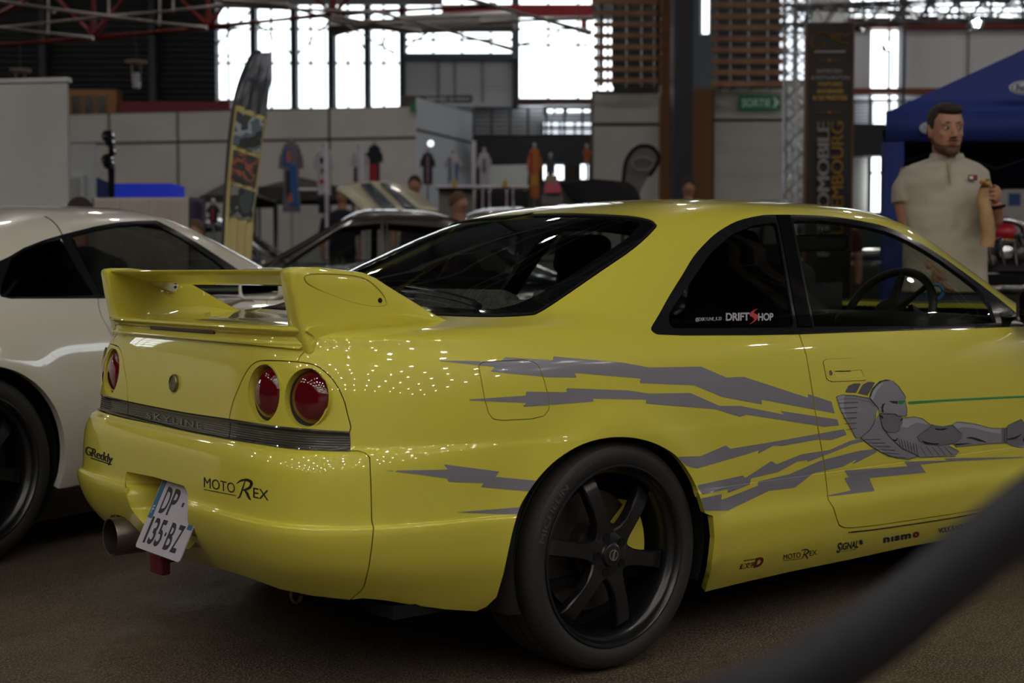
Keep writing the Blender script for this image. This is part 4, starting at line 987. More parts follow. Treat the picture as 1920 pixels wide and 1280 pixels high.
soft('dashboard', [((2.02, 0, .80), (.52, 1.34, .22), .06), ((1.83, -.36, .86), (.22, .42, .12), .1)], DASH, bev=.05)
# steering wheel
sw = Vector(onY(1665, 592, -.37)); bm = bmesh.new(); ax = Vector((-.88, 0, .47)).normalized(); a1_ = Vector((0, 1, 0)); a2_ = ax.cross(a1_)
tube(bm, [sw + (a1_ * math.cos(a) + a2_ * math.sin(a)) * .185 for a in np.linspace(0, 2 * PI, 40)[:-1]], .0155, 10, closed=True)
for a in (0, PI, -PI / 2, PI * 1.25): tube(bm, [sw, sw + (a1_ * math.cos(a) + a2_ * math.sin(a)) * .18], [.03, .014], 8)
tube(bm, [sw - ax * .03, sw + ax * .025], .055, 20); tube(bm, [sw, sw - ax * .3], .03, 10); inv(bmobj('steering_wheel', bm, mat('wheel_leather', srgb(58, 56, 54), .55), coupe, smooth=True, angle=60))
# inside mirror and blue ring on the screen
c = Vector(onY(1531, 455, -.02)); bm = bmesh.new(); M = Matrix.Translation(c) @ Matrix.Rotation(.35, 4, 'Z')
prism(bm, rounded([(-.125, -.032), (.125, -.032), (.125, .032), (-.125, .032)], .018, 4), .02, M @ Matrix(((0, 0, 1, 0), (1, 0, 0, 0), (0, 1, 0, 0), (0, 0, 0, 1))), 0)
tube(bm, [M @ Vector((.02, 0, .0)), M @ Vector((.09, 0, .08))], .008, 8)
im = inv(bmobj('inside_mirror', bm, BLACK_TRIM, coupe)); bm = bmesh.new(); prism(bm, rounded([(-.116, -.026), (.116, -.026), (.116, .026), (-.116, .026)], .014, 4), -.001, M @ Matrix(((0, 0, 1, -.001), (1, 0, 0, 0), (0, 1, 0, 0), (0, 0, 0, 1)))); inv(bmobj('mirror_glass', bm, mat('mirror', (.75, .75, .72), .02, metal=1.), im))
c = Vector(onY(1754, 547, -.18)); bm = bmesh.new(); d_ = Vector(fw); x_, y_, _ = frame(d_); tube(bm, [c + (x_ * math.cos(a) + y_ * math.sin(a)) * .030 for a in np.linspace(0, 2 * PI, 28)[:-1]], .007, 8, closed=True); inv(bmobj('phone_ring', bm, mat('blue_plastic', srgb(40, 120, 170), .4), coupe, smooth=True))
# black card stood inside the far window
c = Vector(onY(1548, 560, .35)); bm = bmesh.new(); box(bm, c, (.20, .02, .14)); inv(bmobj('window_card', bm, mat('dark_card', srgb(26, 26, 30), .6), coupe))
# rear wiper lying on the glass
def onglass(pts, lift, n=6):
    P = []
    for p in spline(pts, n):
        h = SURF.hit(*p)
        if h: P.append(Vector(h[0] + h[1] * lift))
    return P
bm = bmesh.new(); tube(bm, onglass([(895, 577), (875, 570), (850, 562), (800, 552), (768, 547)], .020), .0035, 6); tube(bm, onglass([(892, 579), (860, 568), (810, 556), (755, 548)], .006), .003, 6); tube(bm, onglass([(893, 577), (899, 582)], .012), .010, 8); inv(bmobj('rear_wiper', bm, BLACK_TRIM, coupe, smooth=True))
# defroster lines inside the rear window are part of the pane; door mirror
DM = bpy.data.objects.new('door_mirror', None); link(DM, coupe)
c = Vector(onX(1916, 574, 1.90)); 
bm = bmesh.new(); w_, h_ = .19, .118
ring_ = rounded([(-w_ / 2, -h_ / 2), (w_ / 2, -h_ / 2), (w_ / 2, h_ / 2), (-w_ / 2, h_ / 2)], .035, 5)
mc_ = c + Vector((0, -w_ / 2 + .022, 0))
rows = [[bm.verts.new((mc_.x + dx, mc_.y + p[0] * k, mc_.z + p[1] * k)) for p in ring_] for dx, k in ((.004, .90), (0, .93), (-.002, .99), (.01, 1.03), (.05, 1.0), (.09, .82), (.105, .55))]
for a, b in zip(rows, rows[1:]):
    for i in range(len(ring_)): bm.faces.new((a[i], b[i], b[(i + 1) % len(ring_)], a[(i + 1) % len(ring_)]))
bm.faces.new(rows[-1]); tube(bm, [mc_ + Vector((.03, .06, -.03)), (1.93, -.74, mc_.z - .05)], .028, 10)
inv(bmobj('mirror_shell', bm, BLACK_TRIM, DM, smooth=True, angle=60)); bm = bmesh.new(); bm.faces.new([bm.verts.new((mc_.x + .005, mc_.y + p[0] * .90, mc_.z + p[1] * .90)) for p in ring_]); inv(bmobj('mirror_glass', bm, MATS['mirror'], DM))
bm = bmesh.new(); prism(bm, [(1.87, .885), (2.06, .885), (2.0, .92), (1.86, 1.0)], .02, mframe((0, -.735, 0), (1, 0, 0), (0, .35, 1))); inv(bmobj('mirror_sail', bm, BLACK_TRIM, DM))
# ------------------------------------------------------------------ the hall
RZ3 = Matrix(((rt[0], fh[0], 0), (rt[1], fh[1], 0), (0, 0, 1)))
def HL(L, D, z): p = CAM + rt * L + fh * D; return Vector((p[0], p[1], z))
def E_(px, py, D): return Vector(at(px, py, D))
def yawmat(o): M = RZ3.to_4x4(); M.translation = Vector(o); return M
def ybox(bm, c, s, mi=0):
    """box turned with the hall: s = (along the wall, depth, height)"""
    return box(bm, c, s, rot=RZ3, mi=mi)
def pbox(bm, x0, y0, x1, y1, D, th, mi=0, back=True):
    """box seen as the pixel rectangle x0..x1, y0..y1 at depth D"""
    a = E_(x0, y1, D); b = E_(x1, y0, D); m = (a + b) / 2; w = abs((b - a).dot(Vector(rt))); h = abs(b.z - a.z)
    return ybox(bm, m + Vector(fh) * (th / 2), (w, th, h), mi)
def struct(name, bm, m, parent=None, label=None, **k):
    o = bmobj(name, bm, m, parent, **k)
    if parent is None: o['kind'] = 'structure'
    if label: o['label'] = label
    return o
CONC = mat('concrete_panel', srgb(210, 206, 202), .85, noise=(1.2, srgb(198, 194, 190), .35, .7))
CONC2 = mat('concrete_panel_pale', srgb(222, 226, 234), .8)
DARKW = mat('dark_corrugated', (.016, .018, .022), .6)
REDST = mat('red_steel', srgb(120, 28, 24), .5); WHST = mat('white_steel', srgb(190, 182, 178), .45, metal=.2)
ALU = mat('aluminium', srgb(190, 190, 196), .3, metal=.7); WOOD = mat('slat_wood', srgb(168, 124, 92), .6, noise=(8, srgb(150, 106, 76), .4, .6)); WOODD = mat('column_wood', srgb(124, 82, 44), .6)
SKYP = mat('daylight_pane', (.9, .95, 1), .5, emis=(.90, .97, 1.0), es=3.2)
FRM = mat('dark_window_frame', (.03, .035, .045), .5)
# floor: worn brown tarmac
FL = mat('hall_floor', srgb(66, 56, 46), .62)
nt = FL.node_tree; b_ = nt.nodes['Principled BSDF']; tc = nt.nodes.new('ShaderNodeTexCoord')
def nz(sc, det=5): n = nt.nodes.new('ShaderNodeTexNoise'); n.inputs['Scale'].default_value = sc; n.inputs['Detail'].default_value = det; nt.links.new(tc.outputs['Object'], n.inputs['Vector']); return n
def ramp(src, lo, hi, a, b): r = nt.nodes.new('ShaderNodeMapRange'); r.inputs['From Min'].default_value = lo; r.inputs['From Max'].default_value = hi; r.inputs['To Min'].default_value = a; r.inputs['To Max'].default_value = b; nt.links.new(src, r.inputs['Value']); return r
def mixc(fac, a, b):
    m_ = nt.nodes.new('ShaderNodeMix'); m_.data_type = 'RGBA'; nt.links.new(fac, m_.inputs['Factor'])
    for i, k in ((a, 'A'), (b, 'B')):
        if isinstance(i, tuple): m_.inputs[k].default_value = (*i, 1)
        else: nt.links.new(i, m_.inputs[k])
    return m_
g1 = ramp(nz(1.1, 6).outputs['Fac'], .40, .62, 0, 1); g2 = ramp(nz(160, 2).outputs['Fac'], .52, .64, 0, 1); g3 = ramp(nz(45, 4).outputs['Fac'], .35, .7, 0, 1)
ca = mixc(g1.outputs['Result'], srgb(58, 50, 44), srgb(92, 78, 60)); cb = mixc(g3.outputs['Result'], ca.outputs['Result'], srgb(54, 46, 38)); cc = mixc(g2.outputs['Result'], cb.outputs['Result'], srgb(132, 116, 92))
nt.links.new(cc.outputs['Result'], b_.inputs['Base Color']); rr = ramp(nz(3.).outputs['Fac'], .3, .7, .42, .75); nt.links.new(rr.outputs['Result'], b_.inputs['Roughness'])
bp_ = nt.nodes.new('ShaderNodeBump'); bp_.inputs['Strength'].default_value = .5; bp_.inputs['Distance'].default_value = .004; nt.links.new(nz(90, 3).outputs['Fac'], bp_.inputs['Height']); nt.links.new(bp_.outputs['Normal'], b_.inputs['Normal'])
bm = bmesh.new(); ybox(bm, HL(2, 11, -.05), (56, 60, .1)); struct('floor', bm, FL)

# outer walls of the hall, window bands on the sides the camera has its back to
def windows(name, c, along, w, h, n, rows, m=SKYP, bar=.09, thin=.035, es=None):
    """a bank of daylit panes in a dark frame; c centre, along = unit vector along the wall"""
    along = Vector(along).normalized(); out = along.cross(Vector((0, 0, 1)))
    M = Matrix(((along.x, out.x, 0), (along.y, out.y, 0), (0, 0, 1)))
    bm = bmesh.new()
    for i in range(n + 1): box(bm, Vector(c) + along * (-w / 2 + w * i / n), (bar, .10, h), rot=M)
    for j in range(rows + 1): box(bm, Vector(c) + Vector((0, 0, -h / 2 + h * j / rows)), (w, .08, bar * .8), rot=M)
    for i in range(n): box(bm, Vector(c) + along * (-w / 2 + w * (i + .5) / n), (thin, .05, h), rot=M)
    o = struct(name, bm, FRM)
    bm = bmesh.new(); box(bm, Vector(c), (w, .01, h), rot=M); struct('window_pane', bm, m, o)
    return o
SIDEP = mat('daylight_pane_side', (.9, .95, 1), .5, emis=(.90, .96, 1.0), es=5.0)
R_, F_ = Vector(rt), Vector(fh)
bm = bmesh.new(); ybox(bm, HL(2, -18, 4.6), (52, .3, 9.4)); struct('wall_rear', bm, CONC)
bm = bmesh.new(); ybox(bm, HL(-24, 11, 4.6), (.3, 58, 9.4)); struct('wall_left', bm, DARKW)
bm = bmesh.new(); ybox(bm, HL(28, 11, 4.6), (.3, 58, 9.4)); struct('wall_right', bm, CONC)
windows('window_1', HL(-23.7, 17.5, 4.5), fh, 2.6, 2.0, 2, 5, SIDEP)
windows('window_2', HL(27.7, 13.5, 6.6), fh, 7, 3.0, 3, 2, SIDEP)
bm = bmesh.new(); ybox(bm, HL(2, 11, 9.3), (56, 60, .2))
for k in range(29): ybox(bm, HL(-25 + 1.9 * k, 11, 9.05), (.10, 58, .28))
struct('ceiling', bm, mat('dark_ceiling', (.045, .043, .040), .7))
# roof girders over the cars (they mirror in the glass)
CB = mat('ceiling_beam_pale', srgb(205, 200, 192), .5)
for k in range(7):
    bm = bmesh.new(); D = -14 + 5.2 * k
    ybox(bm, HL(2, D, 8.6), (50, .14, .12)); ybox(bm, HL(2, D, 7.5), (50, .12, .10))
    for i in range(26): 
        a = HL(-23 + 2 * i, D, 7.5); b = HL(-22 + 2 * i, D, 8.6); c = HL(-21 + 2 * i, D, 7.5); tube(bm, [a, b], .035, 5); tube(bm, [b, c], .035, 5)
    o = struct('trim_%d' % (k + 1), bm, CB)
# hanging lamps in rows
LAMPM = mat('lamp_glow', (1, 1, 1), .5, emis=(1.0, .95, .86), es=155.); SHD = mat('lamp_shade', (.35, .35, .34), .4, metal=.6)
def make_lamp(loc, rz=0):
    t = thing('hall_lamp', 'round white hall lamp hanging from the dark roof on a short rod', 'lamp', loc, 0, 'lamps hanging from the hall roof')
    bm = bmesh.new(); lathe(bm, [(.03, .32), (.06, .30), (.12, .16), (.19, .02), (.20, 0), (.19, 0), (.11, .15), (.0005, .26)], 20); bmobj('lamp_shade', bm, SHD, t, smooth=True)
    bm = bmesh.new(); lathe(bm, [(.0005, -.005), (.11, -.0), (.13, .02), (.0005, .10)], 16); bmobj('bulb', bm, LAMPM, t, smooth=True)
    bm = bmesh.new(); tube(bm, [(0, 0, .3), (0, 0, 1.0)], .012, 6); bmobj('rod', bm, FRM, t)
    return t
lamp0 = None
LP = [(-15 + 2.75 * i, -13 + 2.45 * j) for j in range(7) for i in range(12)] + [(L, D) for D in (5.5, 9.5) for L in (-17, -13, 13, 17)] + [(L, D) for D in (14, 20) for L in (-13, -9, -5, -1, 3, 7, 11)]  # the two farthest rows are added to brighten the back walls
for L, D in LP:
    p = HL(L + R.uniform(-.3, .3), D + R.uniform(-.3, .3), 7.9)
    if lamp0 is None: lamp0 = make_lamp(p)
    else: c = copy_tree(lamp0); c.location = p

# -------- far end of the hall
# grey panel wall along the left, its top edge the height of a gallery
def pwall(name, x0, y0t, x1, y1t, D0, D1, m, bottom=0., th=.25, seams=(), hseam=None, **k):
    """upright wall from pixel column x0 (depth D0) to x1 (depth D1); top edge at y0t / y1t"""
    a = E_(x0, y0t, D0); b = E_(x1, y1t, D1); bm = bmesh.new(); zt = (a.z + b.z) / 2
    d = Vector((b.x - a.x, b.y - a.y, 0)); w = d.length; d.normalize(); out = d.cross(Vector((0, 0, 1)))      # away from camera is -out or +out
    if out.dot(F_) < 0: out = -out
    M = Matrix(((d.x, out.x, 0), (d.y, out.y, 0), (0, 0, 1))); c = Vector(((a.x + b.x) / 2, (a.y + b.y) / 2, (zt + bottom) / 2)) + out * (th / 2)
    zs = [bottom, zt] if hseam is None else [bottom, E_((x0 + x1) / 2, hseam, (D0 + D1) / 2).z, zt]
    ts = [0] + [t for t in seams] + [1]
    for i in range(len(ts) - 1):
        for j in range(len(zs) - 1):
            c_ = Vector((a.x, a.y, 0)) + d * (w * (ts[i] + ts[i + 1]) / 2) + out * (th / 2) + Vector((0, 0, (zs[j] + zs[j + 1]) / 2))
            box(bm, c_, (w * (ts[i + 1] - ts[i]) - .05, th, zs[j + 1] - zs[j] - .05), rot=M)
    box(bm, c + out * .02, (w, th - .03, zt - bottom), rot=M, mi=1)
    return struct(name, bm, [m, mat('panel_joint', srgb(92, 88, 80), .9)], **k), zt
wallA, zA = pwall('wall_back', -260, 228, 782, 191, 26, 24, CONC, seams=(.16, .30, .465, .588, .852), hseam=268)
pwall('wall_gallery_side', 782, 191, 888, 200, 24, 26.5, CONC2, hseam=256)
# dark corrugated wall above it on the left, with posts
bm = bmesh.new(); pbox(bm, -300, -160, 404, 214, 27, .2)
for k in range(34): pbox(bm, -300, -160 + 11 * k, 404, -156 + 11 * k, 26.95, .06)
struct('wall_back_upper', bm, DARKW)
for k, x in enumerate((78, 284)):
    bm = bmesh.new(); pbox(bm, x - 6, -100, x + 6, 205, 26.6, .3); struct('trim_post', bm, mat('dark_post', (.03, .034, .04), .5))
bm = bmesh.new(); pbox(bm, 222, 190, 432, 208, 25.9, .3); pbox(bm, 222, 206, 432, 210, 25.7, .1); struct('trim_red_beam', bm, REDST)
# window wall: upper storey
def wpane(name, x0, y0, x1, y1, D, vb=(), hb=(), m=SKYP, fr=3):
    """window seen at a pixel rectangle; vb, hb = glazing bars at pixel columns/rows"""
    bm = bmesh.new()
    for x in (x0, x1): pbox(bm, x - fr, y0, x + fr, y1, D - .06, .16)
    for y in (y0, y1): pbox(bm, x0, y - fr * .6, x1, y + fr * .6, D - .06, .14)
    for x in vb: pbox(bm, x - 2, y0, x + 2, y1, D - .03, .08)
    for y in hb: pbox(bm, x0, y - 2, x1, y + 2, D - .03, .08)
    o = struct(name, bm, FRM); bm = bmesh.new(); pbox(bm, x0, y0, x1, y1, D + .05, .02); struct('window_pane', bm, m, o); return o
nW = 3
for x0, x1, mb in ((406, 471, 427), (480, 547, 508), (556, 617, 582), (627, 685, 652), (693, 751, 719)):
    wpane('window_%d' % nW, x0, -40, x1, 204 if x0 > 470 else 188, 28, (mb,), (54, 118)); nW += 1
wpane('window_%d' % nW, 759, -40, 962, 101, 28, (812, 866, 920), (58, 74)); nW += 1
wpane('window_%d' % nW, 971, -40, 1112, 194, 28, (1028, 1084), (54, 84)); nW += 1
bm = bmesh.new()
for x in (475.5, 551.5, 622, 689, 755): pbox(bm, x - 4.5, -60, x + 4.5, 212, 27.8, .3)
pbox(bm, 961, 108, 972, 200, 27.8, .3); struct('trim_window_posts', bm, mat('blue_grey_post', srgb(60, 66, 78), .5))
bm = bmesh.new(); pbox(bm, 757, 101, 962, 200, 27.9, .2)
for x in (822, 853, 905): pbox(bm, x - 1, 112, x + 1, 192, 27.86, .05, 1)
pbox(bm, 757, 101, 962, 112, 27.7, .2, 1); struct('wall_back_infill', bm, [mat('white_infill', srgb(226, 228, 234), .7), mat('grey_infill', srgb(112, 114, 122), .7)])
# gallery front in the middle: railing, black band, lit space beneath
bm = bmesh.new(); pbox(bm, 886, 255, 1112, 306, 25.5, .3); struct('wall_gallery_front', bm, mat('black_fascia', (.012, .012, .015), .6))
wpane('window_%d' % nW, 1020, 200, 1108, 214, 27.5, (1040, 1062), (), SKYP, 1.5); nW += 1
bm = bmesh.new(); pbox(bm, 886, 186, 1112, 262, 28.3, .2); struct('wall_gallery_rear', bm, mat('grey_gallery', srgb(176, 176, 180), .8))
wpane('window_%d' % nW, 1018, 226, 1110, 251, 28.2, (1034, 1050, 1078, 1092), (240,), mat('daylight_pane_dim', (.8, .9, 1), .5, emis=(.85, .93, 1.), es=1.6), 1.5); nW += 1
RL = mat('railing_steel', srgb(110, 112, 118), .5, metal=.5)
def railing(label, x0, x1, yt, yb, D, n=5, step=14):
    bm = bmesh.new()
    for i in range(n + 1): y = yt + (yb - yt) * i / n; tube(bm, [E_(x0, y, D), E_(x1, y, D)], .028 if i in (0, n) else .016, 6)
    x = x0
    while x <= x1 + 1: tube(bm, [E_(x, yt, D), E_(x, yb, D)], .025, 6); x += step
    o = bmobj('railing', bm, RL, None, smooth=True); tag(o, label, 'railing'); return o
railing('grey steel railing along the gallery above the black band', 888, 1110, 203, 254, 25.6, 6, 34)
railing('thin grey handrail on top of the panel wall beside the white infill', 752, 884, 181, 190, 25, 1, 44)
bm = bmesh.new(); pbox(bm, 886, 304, 1112, 395, 27, .2); struct('wall_under_gallery', bm, mat('under_gallery', srgb(96, 92, 88), .8))
wpane('window_%d' % nW, 1018, 309, 1058, 337, 26.9, (), (), SKYP, 1); nW += 1
wpane('window_%d' % nW, 1088, 306, 1104, 336, 26.9, (), (), SKYP, 1); nW += 1
bm = bmesh.new(); pbox(bm, 968, 184, 1112, 194, 27.4, .3); struct('trim_brown_beam', bm, mat('brown_beam', srgb(96, 60, 44), .6))
# panel walls with wooden screens above, black pillar between
pwall('wall_panel_one', 1110, 172, 1242, 172, 20, 20, CONC, hseam=233)
pwall('wall_panel_two', 1337, 164, 1476, 164, 20, 20, CONC, hseam=225)
def screen(label, x0, x1, ys, th, D, posts, skew=0):
    t = thing('slat_screen', label, 'screen', E_((x0 + x1) / 2, 170, D)); t.rotation_euler = (0, 0, 0); off = Vector(t.location)
    for y in ys:
        bm = bmesh.new(); a = E_(x0, y + th / 2, D) - off; b = E_(x1, y - th / 2 + skew, D) - off; m_ = (a + b) / 2
        ybox(bm, m_, (abs((b - a).dot(R_)), .05, E_(0, 0, D).z - E_(0, th, D).z)); bmobj('slat', bm, WOOD, t)
    for x in posts:
        bm = bmesh.new(); a = E_(x, -60, D) - off; b = E_(x, ys[-1] + 8, D) - off; ybox(bm, (a + b) / 2 + F_ * .09, (.06, .12, a.z - b.z)); bmobj('batten', bm, FRM, t)
    return t
screen('wide wooden slat screen above the grey panel left of the black pillar', 1112, 1234, [y for y in range(-38, 172, 21)], 9, 19.6, (1128, 1152, 1180, 1208, 1232))
screen('wooden slat screen above the exit sign, right of the black pillar', 1333, 1476, [y for y in range(-32, 166, 21)], 10, 19.6, (1350, 1376, 1410, 1446))
bm = bmesh.new(); pbox(bm, 1150, -80, 1262, 172, 21.5, .1); struct('wall_behind_screen', bm, DARKW)
bm = bmesh.new(); pbox(bm, 1352, -80, 1462, 165, 21.5, .1); struct('wall_behind_screens', bm, DARKW)
wpane('window_%d' % nW, 1100, 36, 1156, 170, 22, (1120, 1140), (), SKYP, 1); nW += 1
wpane('window_%d' % nW, 1316, -60, 1332, 64, 22, (), (), SKYP, 1); nW += 1
wpane('window_%d' % nW, 1462, -60, 1520, 150, 22.5, (1490,), (20, 60, 100), mat('daylight_pane_dim', (.8, .9, 1)), 1); nW += 1
bm = bmesh.new(); pbox(bm, 1240, -80, 1257, 395, 19.4, .3); struct('column_one', bm, WOODD)
bm = bmesh.new(); pbox(bm, 1300, 166, 1336, 395, 19.4, .3); struct('column_two', bm, WOODD)
bm = bmesh.new(); pbox(bm, 1264, -90, 1300, 395, 18.6, .5); struct('pillar_black', bm, mat('black_pillar', (.010, .010, .014), .5))
# exit sign
def flat_text(name, s, x0, y0, w, h, D, m, parent, bold=.02, off=None, vertical=False, sp=1., lift=.006, flip=False):
    """lettering on an upright board facing the camera; pixel rectangle at depth D; vertical = reads upwards"""
    V, Fc = text_polys(s, bold, spacing=sp); lo = V.min(0); hi = V.max(0); P = []
    for v in V:
        u, q = (v - lo) / (hi - lo)
        if vertical: px, py = x0 + w * (1 - q), y0 + h * (1 - u)
        else: px, py = x0 + w * u, y0 + h * (1 - q)
        p = E_(px, py, D) - F_ * lift
        P.append(tuple(p - (Vector(off) if off is not None else Vector())))
    return meshobj(name, np.array(P), Fc, m, parent, smooth=False)
GRN = mat('sign_green', srgb(16, 96, 52), .5, emis=srgb(16, 96, 52), es=.12); SGW = mat('sign_white', srgb(150, 170, 158), .5, emis=srgb(150, 170, 158), es=.15)
ex_ = thing('exit_sign', 'green SORTIE exit sign with white arrow on the grey panel wall', 'sign', E_(1425, 192, 19.9)); off = Vector(ex_.location)
def relbox(parent, name, x0, y0, x1, y1, D, th, m, off, bevel=0):
    bm = bmesh.new(); a = E_(x0, y1, D) - off; b = E_(x1, y0, D) - off; ybox(bm, (a + b) / 2 + F_ * (th / 2), (abs((b - a).dot(R_)), th, abs(b.z - a.z))); return bmobj(name, bm, m, parent, bevel=bevel)
relbox(ex_, 'sign_board', 1385, 179, 1464, 205, 19.9, .05, GRN, off); flat_text('sign_lettering', 'SORTIE', 1391, 185, 54, 15, 19.9, SGW, ex_, .02, off)
ar = [(1449, 182), (1453, 182), (1462, 192), (1453, 202), (1449, 202), (1453, 192)]
meshobj('sign_arrow', np.array([tuple(E_(x, y, 19.9) - F_ * .006 - off) for x, y in ar]), [(0, 1, 2, 5), (5, 2, 3, 4)], SGW, ex_, smooth=False)
bm = bmesh.new(); pbox(bm, 768, 194, 780, 209, 23.9, .05); tag(bmobj('exit_sign', bm, GRN), 'small green exit sign high on the corner of the panel wall', 'sign')
# right-hand end: gallery, bright windows, beam
bm = bmesh.new(); pbox(bm, 1590, 52, 1632, 168, 24.4, .2); pbox(bm, 1696, 44, 2300, 172, 24.4, .2)
for x in (1816, 1990): pbox(bm, x - 1, 60, x + 1, 160, 24.36, .05, 1)
struct('wall_right_end_upper', bm, [MATS['white_infill'], MATS['grey_infill']])
wpane('window_%d' % nW, 1631, 44, 1692, 166, 24.5, (1668,), (), SKYP, 2); nW += 1
wpane('window_%d' % nW, 1500, -70, 2250, 34, 27, (1560, 1620, 1680, 1740, 1800, 1860, 1920), (-10, 12, 24), SKYP, 3); nW += 1
bm = bmesh.new(); pbox(bm, 1590, 165, 2300, 175, 24.0, .3); struct('trim_orange_beam', bm, mat('orange_beam', srgb(120, 64, 40), .6))
bm = bmesh.new(); pbox(bm, 1590, 36, 2300, 52, 24.2, .3); struct('trim_red_beam_right', bm, REDST)
bm = bmesh.new(); pbox(bm, 1692, -80, 1698, 300, 23.9, .3); struct('trim_post_right', bm, FRM)
wpane('window_%d' % nW, 1634, 176, 1690, 234, 24.5, (1668,), (188,), SKYP, 1); nW += 1
railing('grey steel railing in front of the bright windows beside the tall banner', 1600, 1760, 190, 234, 23.8, 7, 34)
bm = bmesh.new(); pbox(bm, 1590, 176, 1634, 236, 25, .1); pbox(bm, 1698, 176, 2300, 236, 25, .1); struct('wall_right_gallery', bm, MATS['grey_gallery'])
bm = bmesh.new(); pbox(bm, 1590, 234, 2300, 292, 23.6, .3); struct('wall_right_fascia', bm, MATS['black_fascia'])
wpane('window_%d' % nW, 1632, 293, 1692, 398, 24.4, (), (324,), SKYP, 2); nW += 1
bm = bmesh.new(); pbox(bm, 1590, 290, 1632, 400, 24.6, .2); pbox(bm, 1696, 290, 2300, 540, 24.6, .2); pbox(bm, 1696, 346, 2300, 349, 24.5, .05, 1); struct('wall_right_lower', bm, [CONC, MATS['panel_joint']])
bm = bmesh.new(); pbox(bm, 1476, -80, 1592, 420, 25.5, .2); struct('wall_behind_banner', bm, CONC)
bm = bmesh.new(); ybox(bm, HL(3, 31.5, 4.6), (54, .3, 9.4)); struct('wall_end', bm, mat('end_wall', srgb(70, 72, 76), .8))

# -------- red roof trusses and white pipes over the left, grey duct
def bars(name, label, cat, segs, m, D=None, group=None):
    bm = bmesh.new()
    for s in segs:
        (x0, y0, D0), (x1, y1, D1), r = s; tube(bm, [E_(x0, y0, D0), E_(x1, y1, D1)], r, 8)
    o = bmobj(name, bm, m, None, smooth=True); tag(o, label, cat, group); return o
T = 20
seg = [((-80, 90, T), (175, 72, T), .05), ((175, 72, T), (393, 51, T), .05), ((393, 51, T), (640, 25, T), .05), ((640, 25, T), (932, 10, T), .05)]
for (x, y), ends in (((175, 66), ((129, 20), (228, 3), (175, -40))), ((391, 50), ((343, 3), (417, 13), (390, -40))), ((625, 30), ((600, 4), (645, 4), (625, -40)))):
    for e in ends: seg.append(((x, y, T), (e[0] + (e[0] - x) * .8, e[1] + (e[1] - y) * .8, T), .055))
seg += [((-40, 45, T), (34, 10, T), .06), ((34, 10, T), (90, -30, T), .06)]
bars('roof_truss', 'red steel roof truss crossing the dark wall top left', 'truss', seg, REDST)
W = 16
bars('pipe_frame', 'white pipe frame with short drops hanging under the roof top left', 'pipes', [((-60, -6, W), (208, 32, W), .030), ((208, 32, W), (388, 53, W), .030), ((-60, 45, W), (175, 72, W), .026), ((-60, 58, W), (208, 30, W), .022), ((208, 30, W), (403, 12, W), .022), ((403, 12, W), (560, -10, W), .022),
    ((91, -20, W), (90, 66, W), .018), ((204, -20, W), (204, 34, W), .018), ((300, -20, W), (299, 48, W), .018), ((325, -20, W), (325, 22, W), .018), ((101, 15, W), (101, 25, W), .03)], WHST)
bars('pipe_frame', 'white pipe frame crossing the top of the bright windows', 'pipes', [((403, 10, W), (700, 24, W), .03), ((420, 2, W), (540, 12, W), .05), ((620, 30, W), (790, 60, W), .03), ((700, 20, W), (960, 92, W), .026), ((640, 42, W), (900, 30, W), .026), ((850, -10, W), (1110, 62, W), .034), ((900, 42, W), (1112, 34, W), .03), ((540, 12, W), (640, 42, W), .028), ((640, 42, W), (740, 100, W), .018), ((760, 90, W), (800, 62, W), .018)], WHST)
bars('window_bracing', 'thin dark cross bracing in front of the bright windows', 'bracing', [((406, 84, 27), (470, 20, 27), .03), ((482, 44, 27), (545, 100, 27), .03), ((560, 100, 27), (617, 40, 27), .03), ((640, 40, 27), (683, 90, 27), .03), ((700, 96, 27), (748, 50, 27), .03), ((406, 104, 27), (470, 108, 27), .02), ((975, 84, 27), (1050, 60, 27), .03)], FRM)
bm = bmesh.new(); tube(bm, [E_(620, 52, 19), E_(760, 46, 19), E_(965, 38, 18.5)], .13, 20); tag(bmobj('air_duct', bm, mat('duct', srgb(170, 170, 172), .4, metal=.3), smooth=True), 'pale round air duct above the bright windows', 'duct')
bm = bmesh.new(); pbox(bm, 828, 8, 1112, 30, 24, .2); pbox(bm, 1090, 30, 1114, 60, 24, .2); struct('trim_red_fascia', bm, mat('red_fascia', srgb(150, 22, 36), .5))
bm = bmesh.new(); pbox(bm, 405, -60, 830, 8, 25, .1); struct('ceiling_soffit', bm, mat('grey_soffit', srgb(120, 120, 122), .7))
# -------- aluminium truss tower and overhead truss
def truss(label, a, b, w, n, r=.022, group=None):
    a, b = Vector(a), Vector(b); x, y, d = frame(b - a); L = (b - a).length; bm = bmesh.new()
    cs = [x * w / 2 + y * w / 2, x * w / 2 - y * w / 2, -x * w / 2 - y * w / 2, -x * w / 2 + y * w / 2]
    for c in cs: tube(bm, [a + c, b + c], r, 8)
    for i in range(n):
        p = a + d * (L * i / n); q = a + d * (L * (i + 1) / n)
        for k in range(4):
            c0, c1 = (cs[k], cs[(k + 1) % 4]) if i % 2 else (cs[(k + 1) % 4], cs[k]); tube(bm, [p + c0, q + c1], r * .45, 5)
    o = bmobj('lighting_truss', bm, ALU, None, smooth=True); tag(o, label, 'truss', group); return o
base = E_(1492, 400, 15.5); tp = E_(1492, -50, 15.5); base.z = 0; truss('upright aluminium lattice tower beside the tall black banner', (base.x, base.y, 0), tp, .17, 34)
truss('overhead aluminium lighting truss running right from the tower', E_(1478, 30, 15.5), E_(2100, 12, 12.5), .20, 26)
truss('second aluminium truss behind, crossing the bright roof windows', E_(1500, -6, 18), E_(2100, 34, 18), .24, 24)
